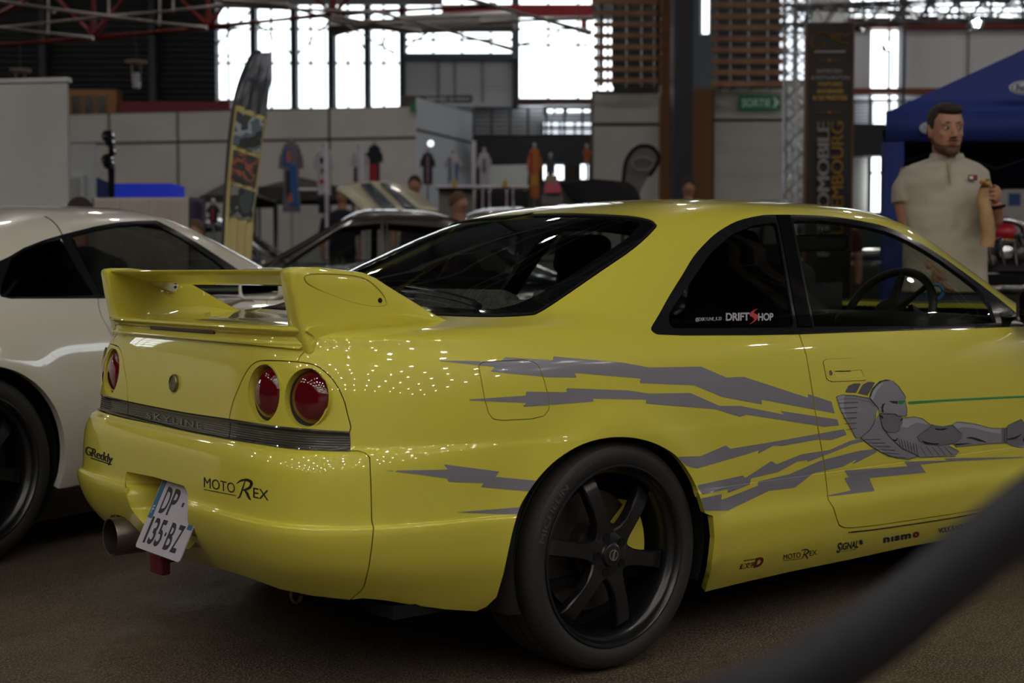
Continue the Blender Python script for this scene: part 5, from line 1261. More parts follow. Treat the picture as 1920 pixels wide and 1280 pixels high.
def parlight(px, py, D, label, lit):
    t = thing('stage_light', label, 'light', E_(px, py, D)); bm = bmesh.new(); M = yawmat((0, 0, 0)) @ Matrix.Rotation(PI / 2, 4, 'X')
    lathe(bm, [(.0005, -.12), (.045, -.10), (.06, 0), (.065, .05), (.062, .055), (.058, .03), (.0005, .03)], 22, M); bmobj('lamp_can', bm, BLACK_TRIM, t, smooth=True)
    bm = bmesh.new(); tube(bm, [R_ * -.07, R_ * -.07 + Vector((0, 0, .11)), R_ * .07 + Vector((0, 0, .11)), R_ * .07], .006, 6); bmobj('bracket', bm, BLACK_TRIM, t)
    if lit:
        for k in range(12):
            a = k * 2.4; r = .012 * math.sqrt(k) ; bm = bmesh.new(); bmesh.ops.create_uvsphere(bm, u_segments=8, v_segments=6, radius=.006, matrix=Matrix.Translation(R_ * r * math.cos(a) + Vector((0, 0, r * math.sin(a))) - F_ * .052)); bmobj('led', bm, mat('led_glow', (1, 1, 1), .5, emis=(.8, .95, 1), es=30), t)
    return t
parlight(1828, 45, 13, 'round stage light with lit white dots under the overhead truss', True)
parlight(1612, 50, 15, 'unlit black stage light hanging beside the top of the banner', False)
parlight(1664, 88, 17, 'small stage light in front of the narrow bright window', True)
# ------------------------------------------------------------------ white coupe on the left
WHITE = mat('pearl_white', srgb(208, 203, 192), .28, coat=1., coatr=.03)
GT = [  # W, x0, xr, nr, zs, zr, xf, nf, zf   (rear axle at x = 0)
    (.86, 1.3, -.86, 5, .12, .16, 3.15, 5, .14), (.90, 1.3, -.93, 5, .20, .26, 3.27, 5, .22), (.925, 1.3, -.97, 6, .30, .36, 3.33, 5, .32), (.945, 1.3, -1.0, 6, .45, .48, 3.35, 5, .45),
    (.955, 1.3, -1.0, 6, .60, .62, 3.33, 5, .55), (.955, 1.3, -.99, 6, .72, .78, 3.25, 5, .64), (.940, 1.3, -.97, 6, .82, .90, 3.15, 5, .70), (.910, 1.3, -.95, 6, .89, .98, 3.05, 4.6, .74),
    (.870, 1.3, -.90, 5.4, .93, 1.00, 2.93, 4.2, .78), (.840, 1.3, -.75, 5, .955, 1.01, 2.80, 4, .84), (.820, 1.3, -.50, 4.6, .975, 1.02, 2.42, 4, .93), (.790, 1.3, -.30, 4.4, 1.03, 1.07, 2.24, 4, .98),
    (.730, 1.28, -.05, 4.2, 1.13, 1.16, 1.98, 3.9, 1.08), (.665, 1.26, .25, 4.0, 1.225, 1.25, 1.72, 3.8, 1.18), (.605, 1.25, .50, 3.8, 1.285, 1.31, 1.53, 3.6, 1.26), (.52, 1.22, .68, 3.4, 1.325, 1.345, 1.40, 3.2, 1.32),
    (.34, 1.2, .85, 3.0, 1.355, 1.365, 1.36, 3.0, 1.355), (.002, 1.15, 1.0, 2.6, 1.37, 1.37, 1.25, 2.5, 1.37)]
def gt_disp(G):
    G = G.copy(); x, y, z = G[..., 0], G[..., 1], G[..., 2]; side = np.clip((np.abs(y) - .80) / .06, 0, 1); d = 0 * x
    for cx in (0, 2.78): r = np.hypot(x - cx, z - .34); d += .018 * np.exp(-((r - .40) / .09) ** 2) * (z > .2)
    G[..., 1] = y - side * d; return G
gf, gr = skin(GT, ns=46, nc=30, nv=(4,), disp=gt_disp)
GRZ = .375; OW = np.array([-1.25, 2.40, 0]); c_, s_ = math.cos(GRZ), math.sin(GRZ); GR = np.array([[c_, -s_, 0], [s_, c_, 0], [0, 0, 1]])
tow = lambda V: np.asarray(V, float) @ GR.T + OW
def gsym(V): W = np.array(V, float); W[:, 1] = -np.abs(W[:, 1]); return pix(tow(W))
def gm(sh):
    W = sh.V.copy(); N = sh.N.copy(); s = W[:, 1] > 0; W[s, 1] *= -1; N[s, 1] *= -1; return ((CAM - tow(W)) * (N @ GR.T)).sum(1) > 0
wc = thing('coupe', 'white sports coupe with black wheels parked beyond the yellow coupe', 'car', tuple(OW), GRZ)
def wpanel(name, sh, m, parent=None, depth=.012, shift=0., split=False):
    if split:
        for s in sides(sh): wpanel(name, s, m, parent, depth, shift)
        return
    return panel(name, sh, m, parent or wc, depth, shift)
G_WIN = [(-20, 500), (-6, 492), (17.5, 481), (44, 465), (82, 450), (120, 439), (175, 425), (219, 417), (260, 413.5), (293, 412.5), (330, 432), (379, 461), (437, 499), (466, 520), (470, 556), (437, 558.5), (184, 559.5), (20, 560), (2, 556), (-6, 540)]
G_Q = [(2, 552), (2, 535), (22, 484), (48, 468), (84, 453), (114, 446), (140, 494), (176, 553), (100, 556), (14, 556)]
G_D = [(189, 554), (160, 500), (131, 444), (175, 432), (219, 424), (260, 420.5), (290, 420), (340, 446), (400, 487), (448, 524), (456, 552), (300, 555)]
for O in (G_WIN, G_Q, G_D): gf = refine(gf, O, gsym, 2, gm)
garch = [(.385 * math.cos(a), .35 + .385 * math.sin(a)) for a in np.linspace(0, 2 * PI, 48)[:-1]]; garch2 = [(x + 2.78, z) for x, z in garch]
gs = lambda sh: np.abs(sh.V[:, 1]) > .6
for O in (garch, garch2): gf = refine(gf, O, sidexz, 2, gs)
WSG = [(1.50, -.52), (1.62, -.60), (1.9, -.70), (2.12, -.76), (2.20, -.5), (2.24, 0), (2.20, .5), (2.12, .76), (1.9, .70), (1.62, .60), (1.50, .52), (1.42, .3), (1.40, 0), (1.42, -.3)]
gwm = lambda sh: (sh.V[:, 2] > .95) & (sh.N[:, 2] > .15)
gf = refine(gf, WSG, pxy, 2, gwm)
gw = cut(gf, G_WIN, gsym, 'in', gm); grest = cut(gf, G_WIN, gsym, 'out', gm)
for O in (garch, garch2): grest = cut(grest, O, sidexz, 'out', gs)
gws = cut(grest, WSG, pxy, 'in', gwm); grest = cut(grest, WSG, pxy, 'out', gwm)
gq = cut(gw, G_Q, gsym, 'in', gm); gd = cut(gw, G_D, gsym, 'in', gm); gt_ = cut(cut(gw, G_Q, gsym, 'out', gm), G_D, gsym, 'out', gm)
low = [(.30, -1), (.30, .245), (2.4, .225), (2.4, -1)]
grest = refine(grest, low, sidexz, 2, gs); sill = cut(grest, low, sidexz, 'in', gs); grest = cut(grest, low, sidexz, 'out', gs)
GDOOR = [(184, 556), (185, 575), (190, 592), (205, 620), (222, 648), (250, 720), (262, 800), (262, 900), (420, 880), (500, 700), (500, 556)]
grest = refine(grest, GDOOR, gsym, 2, gm); gdoor = cut(grest, offset_poly(GDOOR, -.8), gsym, 'in', gm); grest = cut(grest, offset_poly(GDOOR, .8), gsym, 'out', gm)
wbody = wpanel('body_shell', grest, WHITE, depth=.03); wpanel('door', gdoor, WHITE, depth=.01, split=True); wpanel('windscreen', gws, GLASS_DARK, depth=0, shift=-.003)
wpanel('side_skirt', sill, mat('black_skirt', (.014, .014, .015), .3, coat=.5), depth=.03, shift=.004, split=True)
wpanel('window_surround', gt_, BLACK_TRIM, depth=.012, shift=.001, split=True); wpanel('quarter_window', gq, GLASS_DARK, depth=0, shift=-.003, split=True); wpanel('door_window', gd, GLASS, depth=0, shift=-.005, split=True)
gin = cut(cut(cut(cut(gf, G_WIN, gsym, 'out', gm), garch, sidexz, 'out', gs), garch2, sidexz, 'out', gs), WSG, pxy, 'out', gwm); wpanel('inner_lining', gin, LINER, depth=0, shift=-.03)
bm = bmesh.new(); P = []
GS = Surf(Sheet(tow(gf.V), gf.N @ GR.T, gf.F)); toloc = lambda p: Vector(tuple((np.array(p, float) - OW) @ GR))
for p in spline([(118, 443), (108, 425), (95, 412), (84, 406)], 6):
    h = GS.hit(*p)
    if h: P.append(toloc(h[0]))
tube(bm, P, .0025, 6); bmobj('panel_groove', bm, SLIT, wbody, smooth=True)
bm = bmesh.new(); box(bm, (1.3, 0, .5), (3.0, 1.4, .5)); box(bm, (1.35, 0, .22), (4.2, 1.5, .05)); box(bm, (1.95, 0, .86), (.5, 1.4, .22)); bmobj('cabin_floor', bm, LINER, wc)
for s in (-1, 1):
    bm = bmesh.new(); box(bm, (.9, s * .4, .85), (.18, .5, .6), rot=Matrix.Rotation(.25, 3, 'Y')); box(bm, (.82, s * .4, 1.14), (.1, .28, .16)); o = bmobj('front_seat', bm, SEATD, wc, smooth=True, angle=80); b = o.modifiers.new('b', 'BEVEL'); b.width = .05; b.segments = 3
# mirror on the near door
c = toloc(E_(480, 532, 6.1)); DMw = bpy.data.objects.new('door_mirror', None); link(DMw, wc)
bm = bmesh.new(); ring_ = rounded([(-.12, -.07), (.12, -.07), (.12, .07), (-.12, .07)], .04, 5)
rows = [[bm.verts.new((c.x + dx, c.y - .02 + p[0] * k, c.z + p[1] * k)) for p in ring_] for dx, k in ((.0, .84), (-.006, .92), (0, 1.0), (.03, 1.0), (.08, .85), (.12, .5))]
for a, b in zip(rows, rows[1:]):
    for i in range(len(ring_)): bm.faces.new((a[i], b[i], b[(i + 1) % len(ring_)], a[(i + 1) % len(ring_)]))
bm.faces.new(rows[-1]); tube(bm, [c + Vector((.05, .05, -.06)), c + Vector((.06, .22, -.09))], .02, 8); bmobj('mirror_shell', bm, WHITE, DMw, smooth=True, angle=60)
bm = bmesh.new(); bm.faces.new([bm.verts.new((c.x + .002, c.y - .02 + p[0] * .84, c.z + p[1] * .84)) for p in ring_]); bmobj('mirror_glass', bm, MATS['mirror'], DMw)
# wheels
gwh = None
for x in (0, 2.78):
    for s in (-1, 1):
        if gwh is None:
            gwh = make_wheel(wc, 7); w_ = gwh
            for o in gwh.children:
                if o.name.startswith('brake_caliper'): o.data.materials[0] = BLACK_TRIM
        else: w_ = copy_tree(gwh, wc)
        w_.scale = (1.135,) * 3; w_.location = (x, s * .915, .354); w_.rotation_euler = (0, 0, PI if s > 0 else 0)
        bm = bmesh.new(); M = Matrix(((1, 0, 0, x), (0, 0, s, 0), (0, 1, 0, .36), (0, 0, 0, 1))); lathe(bm, [(.392, .90), (.41, .86), (.41, .60), (.0005, .58)], 40, M, a0=math.radians(-22), a1=math.radians(202)); bmobj('wheel_housing', bm, LINER, wc, smooth=True)

# ------------------------------------------------------------------ black classic coupe behind
BLK = mat('black_paint', (.006, .006, .012), .25, coat=1.); CHR2 = mat('bright_trim', (.75, .74, .78), .15, metal=1.)
def simple_car(label, o, rz, paint, roofm, H=1.42, L=4.6, Wd=1.75):
    """plain older saloon built from rings, o = centre on the floor"""
    k = H / 1.42; a = L / 2
    RG = [(Wd * .46, 0, -a * .96, 5, .22, .25, a * .96, 5, .25), (Wd * .49, 0, -a, 6, .40, .42, a, 6, .42), (Wd * .50, 0, -a, 6, .62, .62, a, 6, .60), (Wd * .49, 0, -a * .985, 6, .82 * k, .80 * k, a * .985, 6, .76 * k), (Wd * .465, 0, -a * .96, 5, .92 * k, .88 * k, a * .95, 5, .84 * k),
          (Wd * .445, 0, -a * .62, 5, .95 * k, .94 * k, a * .45, 5, .92 * k), (Wd * .43, 0, -a * .50, 5, .98 * k, .97 * k, a * .40, 5, .96 * k), (Wd * .39, 0, -a * .36, 4.6, 1.16 * k, 1.16 * k, a * .27, 4.6, 1.16 * k), (Wd * .355, 0, -a * .26, 4.4, 1.30 * k, 1.30 * k, a * .15, 4.4, 1.30 * k),
          (Wd * .32, 0, -a * .21, 4, 1.36 * k, 1.36 * k, a * .11, 4, 1.36 * k), (Wd * .2, 0, -a * .15, 3, 1.40 * k, 1.40 * k, a * .07, 3, 1.40 * k), (.002, 0, -.1, 3, 1.42 * k, 1.42 * k, .1, 3, 1.42 * k)]
    f, _ = skin(RG, ns=26, nc=16, nv=(3,)); t = thing('classic_car', label, 'car', o, rz)
    W1 = [(-a * .30, 1.00 * k), (-a * .22, 1.27 * k), (-.02, 1.30 * k), (-.02, 1.00 * k)]; W2 = [(.03, 1.00 * k), (.03, 1.30 * k), (a * .13, 1.28 * k), (a * .33, 1.00 * k)]
    sm = lambda sh: np.abs(sh.V[:, 1]) > Wd * .3
    for O in (W1, W2): f = refine(f, O, sidexz, 2, sm)
    ye = lambda V: np.asarray(V)[:, [1, 2]]
    WF = [(-Wd * .37, 1.0 * k), (-Wd * .31, 1.29 * k), (Wd * .31, 1.29 * k), (Wd * .37, 1.0 * k)]
    fm = lambda sh: np.abs(sh.N[:, 0]) > .35
    f = refine(f, WF, ye, 1, fm)
    r = f; g1 = cut(r, W1, sidexz, 'in', sm); r = cut(r, W1, sidexz, 'out', sm); g2 = cut(r, W2, sidexz, 'in', sm); r = cut(r, W2, sidexz, 'out', sm); g3 = cut(r, WF, ye, 'in', fm); r = cut(r, WF, ye, 'out', fm)
    for cx in (-a * .62, a * .62):
        O = [(cx + .35 * math.cos(q), .33 + .35 * math.sin(q)) for q in np.linspace(0, 2 * PI, 30)[:-1]]; r = refine(r, O, sidexz, 1, sm); r = cut(r, O, sidexz, 'out', sm)
    roof = Sheet(r.V, r.N, [q for q in r.F if r.V[list(q)][:, 2].mean() > 1.0 * k]).compact(); rest_ = Sheet(r.V, r.N, [q for q in r.F if r.V[list(q)][:, 2].mean() <= 1.0 * k]).compact()
    panel('roof', roof, roofm, t, .02); panel('body_shell', rest_, paint, t, .02)
    for g in (*sides(g1), *sides(g2)): panel('side_window', g, GLASS, t, 0)
    for nm, q in (('windscreen', 1), ('rear_window', -1)):
        w3 = Sheet(g3.V, g3.N, [k_ for k_ in g3.F if g3.V[list(k_)][:, 0].mean() * q > 0])
        if w3.F: panel(nm, w3.compact(), GLASS, t, 0)
    inn = Sheet(f.V - f.N * .03, f.N, [q for q in f.F if f.V[list(q)][:, 2].mean() < .95 * k]).compact(); panel('inner_lining', inn, LINER, t, 0)
    for s in (-1, 1):
        bm = bmesh.new(); tube(bm, [(x, s * (Wd * y + .01), z * k) for x, y, z in ((-a * .52, .435, .97), (-a * .36, .39, 1.14), (-a * .25, .355, 1.29), (-a * .2, .34, 1.33), (0, .345, 1.345), (a * .1, .34, 1.33), (a * .15, .355, 1.29), (a * .27, .39, 1.14), (a * .42, .435, .97))], .014, 6); bmobj('drip_rail', bm, CHR2, t, smooth=True)
        bm = bmesh.new(); tube(bm, [(x, s * (Wd * .458), .955 * k) for x in np.linspace(-a * .9, a * .9, 8)], .009, 6); bmobj('chrome_strip', bm, CHR2, t, smooth=True)
        bm = bmesh.new(); tube(bm, [(0, s * (Wd * .44), .98 * k), (0, s * (Wd * .36), 1.31 * k)], .012, 6); bmobj('window_post', bm, CHR2, t, smooth=True)
        for x in (-a * .62, a * .62):
            bm = bmesh.new(); M = Matrix(((1, 0, 0, x), (0, 0, s, s * (Wd * .45)), (0, 1, 0, .32), (0, 0, 0, 1))); lathe(bm, [(.0005, -.02), (.18, -.02), (.2, .0), (.31, .01), (.32, -.04), (.32, -.18), (.0005, -.18)], 28, M); bmobj('wheel', bm, TYRE, t, smooth=True, angle=40)
    for x in (.1, -.75):
        for s in (-1, 1):
            bm = bmesh.new(); box(bm, (x, s * .36, .85), (.16, .5, .45)); o_ = bmobj('seat', bm, SEATD, t); b = o_.modifiers.new('b', 'BEVEL'); b.width = .05; b.segments = 3
    return t
def onfloor(px, py, D): p = E_(px, py, D); return (p.x, p.y, 0)
ROOFV = mat('dark_vinyl_roof', srgb(70, 64, 62), .35, coat=.5)
simple_car('black classic coupe with chrome roof rail between the white car and the yellow car', onfloor(712, 500, 10.4), -.52 + PI, BLK, ROOFV, H=1.53, L=4.5)
simple_car('grey classic car whose pale roof shows just above the yellow roof', onfloor(960, 500, 15.2), -.67, mat('grey_paint', srgb(120, 118, 120), .3, coat=1.), mat('pale_roof', srgb(150, 146, 146), .3, coat=.6), H=1.76, L=4.2)
simple_car('dark car far behind, its roof in front of the exit sign wall', onfloor(1450, 500, 18.4), -.6, BLK, mat('dark_roof', srgb(40, 42, 48), .3, coat=1.), H=2.0, L=4.2)
simple_car('dark blue classic car behind the yellow feather flag', onfloor(400, 500, 16.9), -.67, mat('navy_paint', (.01, .013, .04), .3, coat=1.), mat('navy_roof', (.02, .025, .05), .25, coat=1.), H=1.72, L=4.2)
# raised bonnets
def px_panel(name, label, cat, pts, D, m, th=.03, bulge=.06, tilt=0., extra=()):
    """curved sheet standing at depth D, outline in pixels; tilt = metres deeper at the top"""
    ys_ = [p[1] for p in pts]; y0, y1 = min(ys_), max(ys_); xs_ = [p[0] for p in pts]; x0, x1 = min(xs_), max(xs_)
    t = thing(name, label, cat, onfloor((x0 + x1) / 2, y1, D)); off = Vector(t.location)
    def mk(nm, O, mm, lift, thick):
        # dense fill by columns of the polygon
        bm = bmesh.new(); P = np.array(O, float); 
        g = tessellate_polygon([[Vector((p[0], p[1], 0)) for p in P]])
        f = [bm.verts.new((p[0], p[1], 0)) for p in P]
        for q in g:
            try: bm.faces.new([f[i] for i in q])
            except ValueError: pass
        bmesh.ops.subdivide_edges(bm, edges=bm.edges[:], cuts=3, use_grid_fill=True)
        for v in bm.verts:
            u = (v.co.x - x0) / (x1 - x0); w = (y1 - v.co.y) / (y1 - y0); dd = D + tilt * w - bulge * math.sin(PI * min(1, max(0, u))) - lift
            v.co = E_(v.co.x, v.co.y, dd) - off
        o = bmobj(nm, bm, mm, t, smooth=True); s = o.modifiers.new('s', 'SOLIDIFY'); s.thickness = thick; s.offset = 0; return o
    mk('bonnet_skin', pts, m, 0, th)
    for nm, O, mm in extra: mk(nm, O, mm, .07, .006)
    bm = bmesh.new(); c = E_((x0 + x1) / 2, y1, D) - off; tube(bm, [(c.x, c.y, c.z + .02), (c.x, c.y, .62)], .02, 8); bmobj('bonnet_prop', bm, FRM, t)
    bm = bmesh.new(); ybox(bm, Vector((0, 0, .45)) + F_ * .85, (abs((E_(x1, 0, D) - E_(x0, 0, D)).dot(R_)) * 1.0, 1.5, .7)); o = bmobj('car_front', bm, m, t, smooth=True); b = o.modifiers.new('b', 'BEVEL'); b.width = .12; b.segments = 4
    return t
CREAM = mat('cream_paint', srgb(190, 184, 158), .3, coat=.8); NAVY = mat('navy_stripe', srgb(24, 42, 62), .35, coat=.6)
px_panel('open_bonnet_car', 'cream bonnet with two navy stripes propped open behind the black car', 'car', [(630, 356), (640, 350), (667, 344.5), (700, 342), (724, 343), (751, 349.5), (784.5, 366), (822, 396), (684, 400), (655, 372)], 11.9, CREAM, tilt=.5,
         extra=[('navy_stripe', [(675, 345), (696, 343), (752, 398), (722, 398)], NAVY), ('navy_stripe', [(712, 343), (727, 344), (790, 398), (768, 398)], NAVY)])
px_panel('open_bonnet_car', 'black bonnet propped open beside the grey teardrop flag', 'car', [(1049, 343), (1080, 342), (1110, 338), (1150, 341), (1178, 344), (1192, 356), (1201, 374), (1196, 384), (1082, 384), (1066, 366)], 12, mat('black_bonnet', (.005, .005, .006), .8, spec=.1), tilt=.4)

# ------------------------------------------------------------------ flags, banners, stand furniture
def grid_sheet(name, edgeL, edgeR, D, m, parent, off, nu=10, wave=.02, th=.004, n=10, ph=0.):
    """cloth between a left and a right edge line (pixels), rippled"""
    L_, R2 = spline(edgeL, n), spline(edgeR, n); N_ = min(len(L_), len(R2)); tL = np.linspace(0, len(L_) - 1, N_); bm = bmesh.new(); rows = []
    def smp(A, t): i = min(int(t), len(A) - 2); f = t - i; return A[i] * (1 - f) + A[i + 1] * f
    for k in range(N_):
        a, b = smp(L_, k / (N_ - 1) * (len(L_) - 1)), smp(R2, k / (N_ - 1) * (len(R2) - 1)); rows.append([bm.verts.new(E_(*(a * (1 - u / nu) + b * u / nu), D + wave * math.sin(u * 1.9 + k * .12 + ph)) - off) for u in range(nu + 1)])
    for p, q in zip(rows, rows[1:]):
        for i in range(nu): bm.faces.new((p[i], p[i + 1], q[i + 1], q[i]))
    o = bmobj(name, bm, m, parent, smooth=True); s = o.modifiers.new('s', 'SOLIDIFY'); s.thickness = th; return o
def at_floor(name, label, cat, px, D, group=None): return thing(name, label, cat, onfloor(px, 500, D), 0, group)
# feather flag
ff = at_floor('feather_flag', 'pale yellow feather flag with three car pictures and a grey tip', 'flag', 450, 9.25); off = Vector(ff.location)
SAT = mat('satin_grey', srgb(150, 152, 166), .3, noise=(4, srgb(62, 64, 76), .42, .58)); YF = mat('flag_yellow', srgb(190, 178, 122), .7)
grid_sheet('flag_tip', [(479, 99), (470, 108), (458, 136), (446, 172), (440, 196)], [(505, 98), (509, 104), (509, 130), (504, 170), (499, 222)], 9.25, SAT, ff, off, wave=.010)
grid_sheet('flag_cloth', [(440, 194), (434, 235), (428, 290), (424, 380), (418, 500)], [(499, 220), (493, 262), (484, 340), (477, 400), (470, 500)], 9.25, YF, ff, off, wave=.012)
def picture(name, q, D, cols, parent, off, sc=9, lift=.02, seed=0):
    """printed picture on a banner: soft patches of the colours seen"""
    key = name + str(seed); m = bpy.data.materials.new('printed_picture_%d' % seed); m.use_nodes = True; nt = m.node_tree; b = nt.nodes['Principled BSDF']; b.inputs['Roughness'].default_value = .6
    tc = nt.nodes.new('ShaderNodeTexCoord'); n = nt.nodes.new('ShaderNodeTexNoise'); n.inputs['Scale'].default_value = sc; n.inputs['Detail'].default_value = 3; mp = nt.nodes.new('ShaderNodeMapping'); mp.inputs['Location'].default_value = (seed * 3.1, seed * 1.7, 0)
    cr = nt.nodes.new('ShaderNodeValToRGB'); cr.color_ramp.interpolation = 'CONSTANT' if sc > 5 else 'LINEAR'
    nt.links.new(tc.outputs['Object'], mp.inputs[0]); nt.links.new(mp.outputs[0], n.inputs['Vector']); nt.links.new(n.outputs['Fac'], cr.inputs[0]); nt.links.new(cr.outputs[0], b.inputs['Base Color'])
    el = cr.color_ramp.elements
    while len(el) < len(cols): el.new(.5)
    for i, c in enumerate(cols): el[i].position = .34 + .32 * i / len(cols); el[i].color = (*c, 1)
    bm = bmesh.new(); P = [E_(x, y, D - lift) - off for x, y in q]; bm.faces.new([bm.verts.new(p) for p in P]); o = bmobj(name, bm, m, parent); s = o.modifiers.new('s', 'SOLIDIFY'); s.thickness = .004; return o
picture('printed_picture', [(444, 208), (495, 226), (487, 288), (436, 270)], 9.25, [srgb(50, 52, 58), srgb(150, 158, 168), srgb(80, 96, 110), srgb(28, 30, 34)], ff, off, 6, seed=1)
picture('printed_picture', [(438, 280), (486, 296), (478, 352), (432, 337)], 9.25, [srgb(34, 30, 32), srgb(56, 50, 54), srgb(150, 76, 56), srgb(40, 38, 42)], ff, off, 10, seed=2)
picture('printed_picture', [(434, 345), (479, 360), (473, 414), (430, 404)], 9.25, [srgb(44, 48, 54), srgb(120, 124, 126), srgb(36, 38, 44), srgb(60, 66, 74)], ff, off, 6, seed=3)
bm = bmesh.new(); P = [(490, 97), (476, 99), (464, 118), (450, 152), (439, 194), (431, 250), (425, 320), (420, 400), (417, 500)]; P = [E_(x, y, 9.25) - off for x, y in spline(P, 5)]; P.append(Vector((P[-1].x, P[-1].y, .02))); tube(bm, P, .011, 8); bmobj('flag_pole', bm, FRM, ff, smooth=True)
bm = bmesh.new(); b0 = P[-1]; 
for a in range(4): tube(bm, [(b0.x, b0.y, .03), (b0.x + .18 * math.cos(a * PI / 2 + .4), b0.y + .18 * math.sin(a * PI / 2 + .4), .015)], .015, 8)
bmobj('cross_base', bm, FRM, ff)
# teardrop flag
td = at_floor('teardrop_flag', 'small grey teardrop flag with a black hem by the wooden column', 'flag', 1190, 16.5); off = Vector(td.location)
O = spline([(1168, 345), (1173, 305), (1184, 285), (1197, 275), (1210, 273), (1224, 277), (1234, 290), (1235, 300), (1226, 318), (1212, 338), (1200, 362), (1196, 392)], 5)
bm = bmesh.new(); bm.faces.new([bm.verts.new(E_(x, y, 16.5) - off) for x, y in list(O) + [(1172, 392)]]); o = bmobj('flag_cloth', bm, mat('flag_grey', srgb(96, 96, 94), .7), td); s = o.modifiers.new('s', 'SOLIDIFY'); s.thickness = .01
bm = bmesh.new(); P = [E_(x, y, 16.49) - off for x, y in O[:-12]]; P = [Vector((P[0].x, P[0].y, .02))] + P; tube(bm, P, .022, 6); bmobj('flag_pole', bm, BLACK_MATT, td, smooth=True)
bm = bmesh.new(); tube(bm, [E_(1205 + 20 * math.cos(a), 307 + 12 * math.sin(a), 16.46) - off for a in np.linspace(0, 2 * PI, 24)[:-1]], .012, 6, closed=True); bmobj('oval_logo', bm, mat('flag_logo', srgb(130, 130, 126), .7), td)
# tall black banner
D = 13; bn = at_floor('banner', 'tall black banner with gold and white vertical lettering and a wooden edge', 'banner', 1556, D); off = Vector(bn.location)
bm = bmesh.new(); a = E_(1513, 45, D) - off; b = E_(1598, 45, D) - off; m_ = (a + b) / 2; ybox(bm, (m_.x, m_.y, (a.z + .05) / 2) , (abs((b - a).dot(R_)), .04, a.z - .05)); bmobj('banner_cloth', bm, mat('banner_black', (.010, .010, .011), .55), bn)
bm = bmesh.new(); 
for x in (1511.5, 1599.5): c = E_(x, 45, D) - off; ybox(bm, (c.x, c.y, c.z / 2), (.018, .06, c.z))
bmobj('wooden_edge', bm, mat('edge_wood', srgb(110, 74, 44), .6), bn)
GOLD = mat('gold_print', srgb(186, 142, 34), .5); SIL = mat('silver_print', srgb(168, 168, 172), .5); DGOLD = mat('dark_gold_print', srgb(110, 78, 26), .5)
D_ = D - .005
flat_text('banner_lettering', 'RETROMOBILE', 1532, 228, 23, 252, D_, SIL, bn, .035, off, True, .95)
flat_text('banner_lettering', 'LUXEMBOURG', 1558, 228, 23, 228, D_, GOLD, bn, .015, off, True, .95)
for s, y, h, m_, x0, w in (('ENTRETIEN', 130, 7, SIL, 1532, 46), ('& RESTAURATION', 142, 7, SIL, 1521, 72), ('VOITURES', 154, 8, GOLD, 1533, 46), ('ANCIENNES', 167, 8, GOLD, 1531, 50), ('& DE PRESTIGE', 179, 9, GOLD, 1524, 64)): flat_text('banner_lettering', s, x0, y, w, h, D_, m_, bn, .03 if m_ is GOLD else .0, off)
relbox(bn, 'banner_line', 1527, 95, 1585, 98, D_ - .005, .004, SIL, off)
bm = bmesh.new(); P = [E_(x, y, D_ - .01) - off for x, y in spline([(1542, 62), (1528, 66), (1521, 76), (1524, 88), (1536, 91), (1545, 84), (1538, 80)], 6)]; tube(bm, P, .012, 6); P = [E_(x, y, D_ - .01) - off for x, y in spline([(1548, 64), (1562, 72), (1576, 80), (1590, 82)], 6)]; tube(bm, P, .012, 6); P = [E_(x, y, D_ - .01) - off for x, y in spline([(1544, 66), (1552, 62), (1560, 70), (1566, 62), (1572, 71), (1578, 62), (1584, 70), (1590, 62)], 5)]; tube(bm, P, .012, 6); bmobj('banner_swirl', bm, DGOLD, bn, smooth=True)
for y in (112, 210):
    relbox(bn, 'banner_line', 1533, y, 1578, y + 1.2, D_ - .005, .004, DGOLD, off); relbox(bn, 'banner_dot', 1553, y - 2, 1558, y + 3, D_ - .008, .004, mat('orange_print', srgb(170, 84, 30), .5), off)
# blue gazebo
BLU = mat('tent_blue', srgb(22, 48, 128), .75); BLUD = mat('tent_blue_skirt', srgb(18, 42, 112), .75)
D = 9.3; tn = at_floor('gazebo', 'blue pop-up gazebo with white oval logos behind the man', 'gazebo', 1700, D); off = Vector(tn.location)
c0 = E_(1661, 211, D); zc = c0.z; sz = 3.0; zv = E_(1661, 264, D).z
G2 = Vector((c0.x - CAM[0], c0.y - CAM[1], 0)).normalized(); G2 = (G2 + R_ * .06).normalized()
P4 = [c0, c0 + R_ * sz, c0 + R_ * sz + G2 * sz, c0 + G2 * sz]; apex = c0 + R_ * sz * .56 + F_ * sz * .3 + Vector((0, 0, .56)); 
bm = bmesh.new(); A = [bm.verts.new(p - off) for p in P4]; ap = bm.verts.new(E_(1990, 60, D + 1.0) - off)
for i in range(4): bm.faces.new((A[i], A[(i + 1) % 4], ap))
bmesh.ops.subdivide_edges(bm, edges=bm.edges[:], cuts=5, use_grid_fill=True)
o = bmobj('canopy', bm, BLU, tn, smooth=True, angle=20); s = o.modifiers.new('s', 'SOLIDIFY'); s.thickness = .01
bm = bmesh.new()
for i in range(4):
    a, b = P4[i] - off, P4[(i + 1) % 4] - off; prev = None
    for k in range(13):
        t = k / 12; p = a.lerp(b, t); w = .012 * math.sin(k * 2.1); q = [bm.verts.new((p.x, p.y, p.z + .01)), bm.verts.new((p.x + w * F_.x, p.y + w * F_.y, zv - .012 * math.sin(t * PI * 6) ** 2 * 0 ))]
        if prev: bm.faces.new((prev[0], q[0], q[1], prev[1]))
        prev = q
o = bmobj('valance', bm, BLUD, tn, smooth=True); s = o.modifiers.new('s', 'SOLIDIFY'); s.thickness = .008
